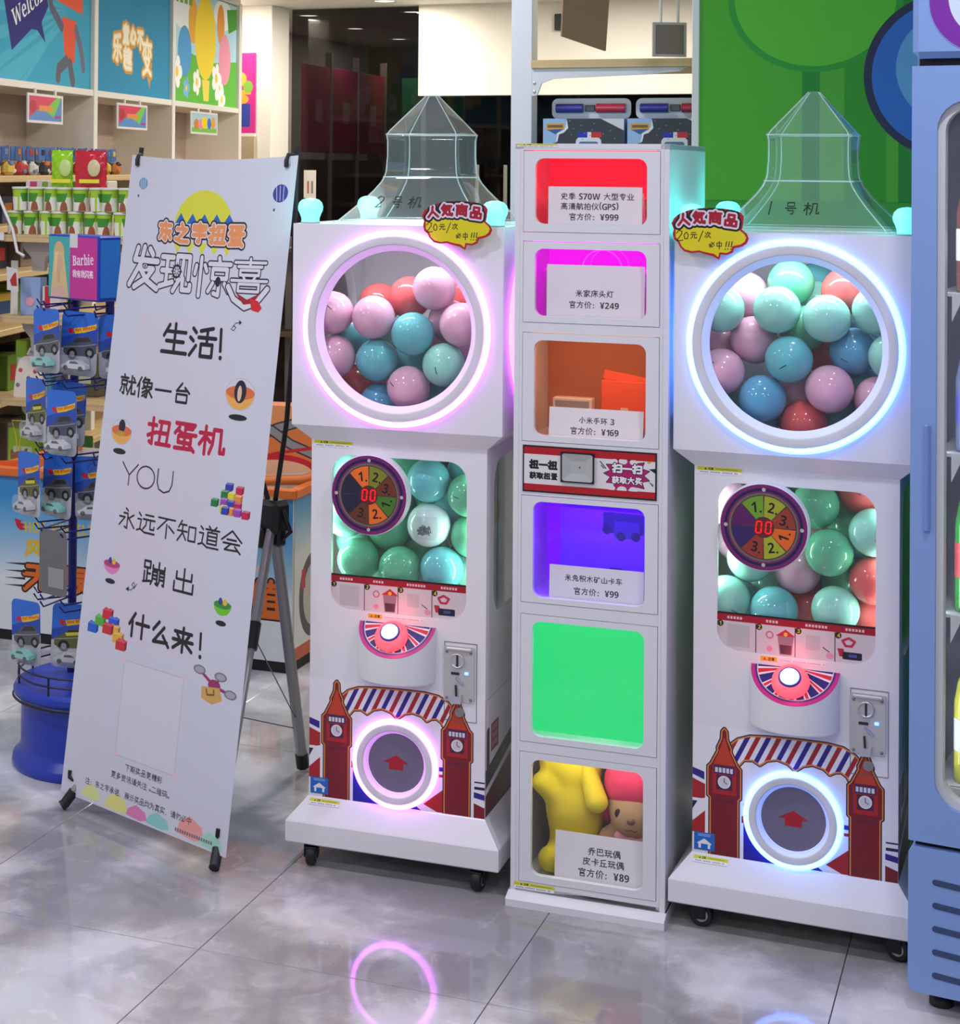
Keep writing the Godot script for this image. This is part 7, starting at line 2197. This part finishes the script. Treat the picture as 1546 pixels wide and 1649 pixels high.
func back_shelf() -> void:
	var white := mt(rgb(214, 216, 222), 0.45)
	var t := thing("tall_shelf", "tall white post shelf with wooden board behind the prize cabinet", "shelving", Vector3(-0.28, 0, -1.42))
	part(Mb.new().box(Vector3(-0.266, 1.27, -0.02), Vector3(0.064, 2.54, 0.06), 0.002), "post", white, t)
	part(Mb.new().box(Vector3(0.285, 1.27, -0.34), Vector3(0.06, 2.54, 0.06), 0.002), "post", white, t)
	part(Mb.new().box(Vector3(0.02, 1.8555, -0.18), Vector3(0.51, 0.024, 0.40), 0.001), "shelf_board", wood(), t)
	part(Mb.new().box(Vector3(0.02, 1.44, -0.18), Vector3(0.51, 0.024, 0.40), 0.001), "shelf_board", wood(), t)
	part(Mb.new().box(Vector3(0.02, 1.0, -0.18), Vector3(0.51, 0.024, 0.40), 0.001), "shelf_board", wood(), t)
	part(Mb.new().prism(pv([-0.234, 1.843, 0.22, 1.843, 0.20, 1.831, 0.10, 1.822, -0.17, 1.813, -0.205, 1.80, -0.218, 1.765, -0.234, 1.762]), 0.004, 0.012), "bracket", white, t)
	for y in [1.775, 1.80]:
		part(Mb.new().lathe([[0.005, 0.0], [0.004, 0.002], [0.0, 0.0025]], 10, Vector3(-0.226, y, 0.012), Basis(Vector3.RIGHT, PI / 2)), "bolt", mt(rgb(190, 190, 194), 0.3, 0.8), t)
	var T := t.transform
	# hung boards seen from behind
	var h := thing("hung_board", "brown board hung above the shelf behind the prize cabinet", "sign", Vector3(-0.33, 1.905, -1.28), 0.55)
	part(Mb.new().prism(pv([-0.065, 0.02, 0.065, -0.02, 0.085, 0.30, -0.055, 0.30]), -0.006, 0.006), "board", mt(rgb(146, 116, 88), 0.7), h)
	h = thing("hung_sign", "small grey sign seen from behind hung over the wooden board", "sign", Vector3(-0.09, 1.868, -1.30), 0.5)
	part(Mb.new().box(Vector3(0, 0.045, 0), Vector3(0.085, 0.085, 0.006), 0.001), "board", mt(rgb(126, 112, 102), 0.6), h)
	part(Mb.new().plate(Rect2(-0.048, -0.003, 0.096, 0.096), Vector2(0, 0.045), Vector2(0.041, 0.041), 0.001, -0.005, 0.005), "frame", mt(rgb(176, 170, 164), 0.5), h)
	for x in [-0.025, 0.025]:
		part(Mb.new().tube([Vector3(x, 0.09, 0), Vector3(x, 0.3, 0)], 0.004, 6), "rod", mt(rgb(206, 204, 200), 0.4), h)
	# two boxed police toys
	var c := Cv.new(210, 160, 4, rgb(56, 60, 70))
	c.pl([0, 0, 60, 0, 66, 24, 52, 36, 40, 40, 36, 60, 0, 70], rgb(150, 182, 220))
	c.pl([62, 0, 66, 24, 54, 36, 42, 40, 38, 58, 34, 58, 38, 36, 52, 30, 60, 20], rgb(222, 224, 230))
	c.pl([150, 0, 210, 0, 210, 30], rgb(206, 210, 216))
	c.rect(8, 12, 48, 16, rgb(206, 160, 60))
	c.rect(12, 16, 40, 7, rgb(120, 90, 60))
	c.pl([10, 28, 54, 26, 32, 40], rgb(60, 90, 150))
	c.rrect(86, 46, 66, 50, 14, rgb(216, 220, 228))
	c.rrect(94, 58, 50, 18, 6, rgb(90, 110, 150))
	c.rect(90, 34, 26, 14, rgb(40, 50, 170))
	c.rect(116, 34, 10, 14, rgb(226, 226, 230))
	c.rect(126, 34, 26, 14, rgb(200, 40, 50))
	for k in 14:
		c.disc(70 + (k * 53) % 130, 6 + (k * 37) % 50, 2, 1.2, rgb(130, 136, 146))
	var pr := printed(c.tex(), 0.25)
	for q in [[-0.085, "boxed police car toy with the full blue and red baton on top"], [0.165, "boxed police car toy standing against the green wall"]]:
		h = thing("toy_box", q[1], "toy box", T * Vector3(q[0], 1.452, -0.06), 0.0, "boxed police toys behind the cabinet")
		part(Mb.new().box(Vector3(0, 0.1225, 0), Vector3(0.24, 0.245, 0.1), 0.002), "carton", mt(rgb(120, 150, 196), 0.4), h)
		part(Mb.new().prism(pv([-0.12, 0.06, 0.12, 0.06, 0.12, 0.2445, -0.12, 0.2445]), 0.0502, 0.0506), "cover_print", pr, h)
		part(Mb.new().prism(rr(-0.105, 0.245, 0.13, 0.305, 0.018, 5), 0.0, 0.006), "baton_card", mt(rgb(206, 208, 214), 0.4), h)
		part(Mb.new().tube([Vector3(-0.09, 0.276, 0.012), Vector3(-0.01, 0.276, 0.012)], 0.0135, 12), "blue_baton", mt(rgb(52, 48, 140), 0.2), h)
		part(Mb.new().tube([Vector3(0.03, 0.276, 0.012), Vector3(0.115, 0.276, 0.012)], 0.0135, 12), "red_baton", mt(rgb(186, 44, 70), 0.2), h)
		part(Mb.new().box(Vector3(0.01, 0.276, 0.008), Vector3(0.03, 0.02, 0.006), 0.002), "clip", mt(rgb(90, 88, 96), 0.3), h)
	# green picture wall
	c = Cv.new(1000, 1100, 1, rgb(66, 164, 36))
	c.rect(0, 0, 265, 1100, rgb(70, 168, 34))
	c.rect(270, 0, 45, 1100, rgb(14, 132, 44))
	c.rect(315, 0, 62, 1100, rgb(72, 166, 44))
	c.rect(377, 0, 106, 1100, rgb(38, 146, 28))
	c.rect(483, 0, 30, 1100, rgb(70, 164, 40))
	c.rect(513, 0, 500, 1100, rgb(14, 128, 42))
	c.disc(300, 560, 225, 200, rgb(30, 150, 44))
	c.disc(300, 560, 208, 184, rgb(84, 186, 42))
	c.disc(640, 772, 214, 214, rgb(28, 34, 76))
	c.disc(640, 772, 194, 194, rgb(34, 104, 200))
	c.disc(652, 752, 146, 146, rgb(92, 158, 218))
	var gw := struct(Mb.new().box(Vector3(1.6, 1.285, -1.20), Vector3(3.16, 2.57, 0.08)), "wall_green", mt(rgb(44, 150, 40), 0.5), Vector3.ZERO, Vector3.ZERO, "green partition printed with a large blue circle")
	part(Mb.new().prism(pv([0.02, 1.47, 1.02, 1.47, 1.02, 2.57, 0.02, 2.57]), 0.0, 0.0008), "wall_print", printed(c.tex(), 0.6), gw, Vector3(0, 0, -1.159))
	part(Mb.new().box(Vector3(0.01, 1.285, -1.2), Vector3(0.02, 2.57, 0.09), 0.002), "edge_trim", mt(rgb(222, 222, 220), 0.4), gw)

func drinks_fridge() -> void:
	var bl := mt(rgb(128, 160, 216), 0.35)
	var t := thing("drinks_fridge", "light blue upright drinks fridge with a glass door at the right", "fridge", Vector3(0.660, 0, 0.222), -0.115)
	var m := Mb.new().box(Vector3(0.31, 1.0, -0.32), Vector3(0.60, 1.88, 0.54), 0.006)
	var D := -0.05
	m = Mb.new()
	m.box(Vector3(0.006, 1.03, -0.30), Vector3(0.012, 1.98, 0.50), 0.003)
	m.box(Vector3(0.614, 1.03, -0.30), Vector3(0.012, 1.98, 0.50), 0.003)
	m.box(Vector3(0.31, 1.03, -0.545), Vector3(0.60, 1.98, 0.012))
	m.box(Vector3(0.31, 2.02, -0.30), Vector3(0.60, 0.012, 0.50))
	m.box(Vector3(0.31, 0.30, -0.30), Vector3(0.60, 0.02, 0.50))
	part(m, "cabinet_body", bl, t)
	# header with its round badge
	part(Mb.new().box(Vector3(0.31, 1.91, -0.03), Vector3(0.62, 0.30, 0.07), 0.012), "header", bl, t)
	var c := Cv.new(200, 200, 2, rgb(128, 160, 216))
	c.disc(100, 100, 92, 92, rgb(120, 40, 160))
	c.disc(106, 94, 66, 72, rgb(206, 222, 240))
	c.pl([96, 60, 112, 40, 140, 36, 150, 70, 130, 120, 96, 118], rgb(124, 50, 166))
	c.disc(124, 66, 16, 18, rgb(226, 226, 240))
	var cp := PackedVector2Array()
	for i in 40:
		cp.append(Vector2.from_angle(TAU * i / 40) * 0.098)
	part(Mb.new().prism(cp, 0.0, 0.001, Rect2(-0.105, -0.105, 0.21, 0.21)), "badge", printed(c.tex(), 0.35), t, Vector3(0.128, 1.865, 0.0052))
	part(Mb.new().box(Vector3(0.31, 1.7525, -0.04), Vector3(0.60, 0.014, 0.04)), "header_gap", mt(rgb(14, 14, 20), 0.7), t)
	# door
	var door := Node3D.new()
	put(door, "glass_door", t)
	part(Mb.new().plate(Rect2(0.0, 0.315, 0.62, 1.431), Vector2(0.31, 1.03), Vector2(0.265, 0.652), 0.055, -0.045, 0.0), "door_frame", bl, door)
	part(Mb.new().plate(Rect2(0.042, 0.375, 0.536, 1.31), Vector2(0.31, 1.03), Vector2(0.252, 0.639), 0.045, -0.040, -0.012), "gasket", mt(rgb(206, 210, 212), 0.5), door)
	part(Mb.new().box(Vector3(0.31, 1.03, -0.03), Vector3(0.52, 1.29, 0.006)), "pane", clear(Color(0.9, 0.94, 0.96), 0.04), door)
	part(Mb.new().box(Vector3(0.030, 0.985, 0.003), Vector3(0.012, 0.20, 0.010), 0.004), "handle_recess", mt(rgb(116, 144, 206), 0.35), door)
	# grille
	var g := Node3D.new()
	put(g, "grille_panel", t)
	part(Mb.new().prism(rr(0.0, 0.038, 0.62, 0.305, 0.015, 4), -0.05, 0.0), "panel", bl, g)
	for i in 5:
		part(Mb.new().prism(rr(-0.06, -0.0055, 0.06, 0.0055, 0.0054, 4), 0.0003, 0.0012), "slot", mt(rgb(52, 70, 112), 0.7), g, Vector3(0.103, 0.242 - i * 0.0425, 0), Vector3(0, 0, -0.06))
	part(Mb.new().box(Vector3(0.31, 0.309, -0.03), Vector3(0.60, 0.008, 0.03)), "door_gap", mt(rgb(16, 16, 22), 0.7), t)
	for x in [0.05, 0.57]:
		for z in [-0.06, -0.48]:
			part(Mb.new().lathe([[0.0, 0.0], [0.022, 0.0], [0.022, 0.0], [0.022, 0.016], [0.009, 0.018], [0.009, 0.038], [0.0, 0.038]], 16, Vector3(x, 0, z)), "foot", mt(rgb(22, 22, 26), 0.5), t)
	for y in [0.40, 0.72, 1.02, 1.32]:
		part(Mb.new().box(Vector3(0.31, y, -0.29), Vector3(0.56, 0.006, 0.44)), "wire_shelf", mt(rgb(200, 204, 206), 0.4), t)
		part(Mb.new().prism(pv([0.062, y + 0.003, 0.085, y + 0.003, 0.062, y - 0.05]), -0.075, -0.065), "shelf_clip", mt(rgb(214, 216, 216), 0.4), t)
	part(Mb.new().box(Vector3(0.034, 1.03, -0.075), Vector3(0.008, 1.24, 0.008), 0.002), "led_strip", glow(Color(0.9, 0.95, 1.0), 0.5), t)
	area(t, Vector3(0.042, 1.03, -0.085), Vector2(0.01, 1.2), Color(0.9, 0.95, 1.0), 0.05, Vector3(0, -PI * 0.62, 0))
	var T := t.transform
	var k := 0
	for lv in [[0.403, 0.24, rgb(206, 196, 50), "yellow"], [0.723, 0.26, rgb(30, 150, 50), "green"], [1.023, 0.22, rgb(90, 100, 140), "slate blue"], [1.323, 0.24, rgb(120, 60, 50), "dark red"]]:
		for i in 7:
			var h := thing("drink_bottle", "%s drink bottle on its own shelf inside the blue fridge" % lv[3], "bottle", T * Vector3(0.092 + i * 0.075, lv[0], -0.115), t.rotation.y, "%s bottles in the fridge" % lv[3])
			var H: float = lv[1]
			part(Mb.new().lathe([[0.0, 0.0], [0.030, 0.0], [0.031, 0.01], [0.031, H * 0.62], [0.024, H * 0.78], [0.012, H * 0.9], [0.012, H * 0.94]], 18), "bottle_body", mt(lv[2], 0.12), h)
			part(Mb.new().lathe([[0.014, H * 0.93], [0.014, H], [0.0, H]], 14), "cap", mt([rgb(226, 220, 70), rgb(230, 230, 230)][k % 2], 0.4), h)
			part(Mb.new().lathe([[0.0314, H * 0.25], [0.0314, H * 0.5]], 18), "label", mt([rgb(226, 226, 226), rgb(200, 60, 60), rgb(60, 60, 150)][k % 3], 0.4), h)
			k += 1

func _ready() -> void:
	# camera: upright picture with a shifted lens
	var f := 2914.55
	var cam := Camera3D.new()
	put(cam, "camera", self)
	cam.position = Vector3(0.9, 1.55, 3.75)
	cam.rotation = Vector3(0.0104, 0.385, 0.0084)
	cam.projection = Camera3D.PROJECTION_FRUSTUM
	cam.near = 0.05
	cam.far = 60.0
	cam.size = cam.near * 1649.0 / f
	cam.frustum_offset = Vector2((773.0 - 511.963) / f, -(824.5 - 238.057) / f) * cam.near
	cam.current = true
	var we := WorldEnvironment.new()
	var env := Environment.new()
	env.background_mode = Environment.BG_COLOR
	env.background_color = Color(0.02, 0.02, 0.025)
	env.tonemap_mode = Environment.TONE_MAPPER_LINEAR
	env.tonemap_exposure = 0.93
	env.sdfgi_enabled = true
	env.ssao_enabled = true
	env.ssil_enabled = true
	we.environment = env
	we.name = "world"
	add_child(we)
	# ceiling lights: warm white in the shop, cooler over the aisle
	for q in [[-2.88, -6.64, 2.2], [-1.4, -6.3, 1.2], [-3.85, -6.35, 0.8], [0.6, -6.64, 2.2], [-2.1, -5.1, 3.2], [-0.8, -4.9, 2.4], [0.6, -4.9, 2.4], [2.2, -4.9, 2.4], [-2.0, -3.1, 1.5], [-0.7, -3.1, 1.8], [0.6, -3.1, 1.8]]:
		downlight(q[0], q[1], q[2], Color(1.0, 0.965, 0.90), "round white ceiling downlight over the back of the shop", "downlights over the back of the shop")
	for q in [[-2.4, -1.2, 1.3], [-0.9, -0.9, 1.2], [-2.6, 0.9, 2.0], [-0.9, 0.9, 1.3], [0.8, 0.9, 1.2], [-2.6, 2.6, 1.8], [-0.9, 2.6, 1.3], [0.8, 2.6, 1.3], [2.4, 2.6, 1.3], [-1.8, 4.4, 1.3], [0.0, 4.4, 1.3], [1.8, 4.4, 1.3]]:
		downlight(q[0], q[1], q[2], Color(0.955, 0.95, 1.0), "round ceiling downlight over the aisle in front of the machines", "downlights over the aisle")
	brush_strokes()
	machine_prints()
	rack_prints()
	shell()
	poster_wall()
	back_shelf()
	end_gondola()
	display_bin()
	var m1 := capsule_machine(Vector3(-0.427, 0, -0.0074), 0.0211, 0)
	var m2 := capsule_machine(Vector3(0.4236, 0, -0.0025), -0.0235, 1)
	var cab := prize_cabinet(Vector3(0.0088, 0, 0.0277), 0.0109)
	cabinet_prizes(cab)
	banner_stand()
	toy_rack()
	drinks_fridge()
	capsules(m1, UPPER_LEFT, "in the round window with the pink ring", 1)
	capsules(m1, LOWER_LEFT, "in the lower window of the machine with pink rings", 2)
	capsules(m2, UPPER_RIGHT, "in the round window with the blue ring", 3)
	capsules(m2, LOWER_RIGHT, "in the lower window of the machine with blue rings", 4)
	price_sign(m1.transform * Vector3(0.142, 1.427, 0.0435), m1.rotation.y, "yellow price sign on the machine with pink rings")
	price_sign(m2.transform * Vector3(-0.167, 1.421, 0.0435), m2.rotation.y, "yellow price sign on the machine with blue rings")
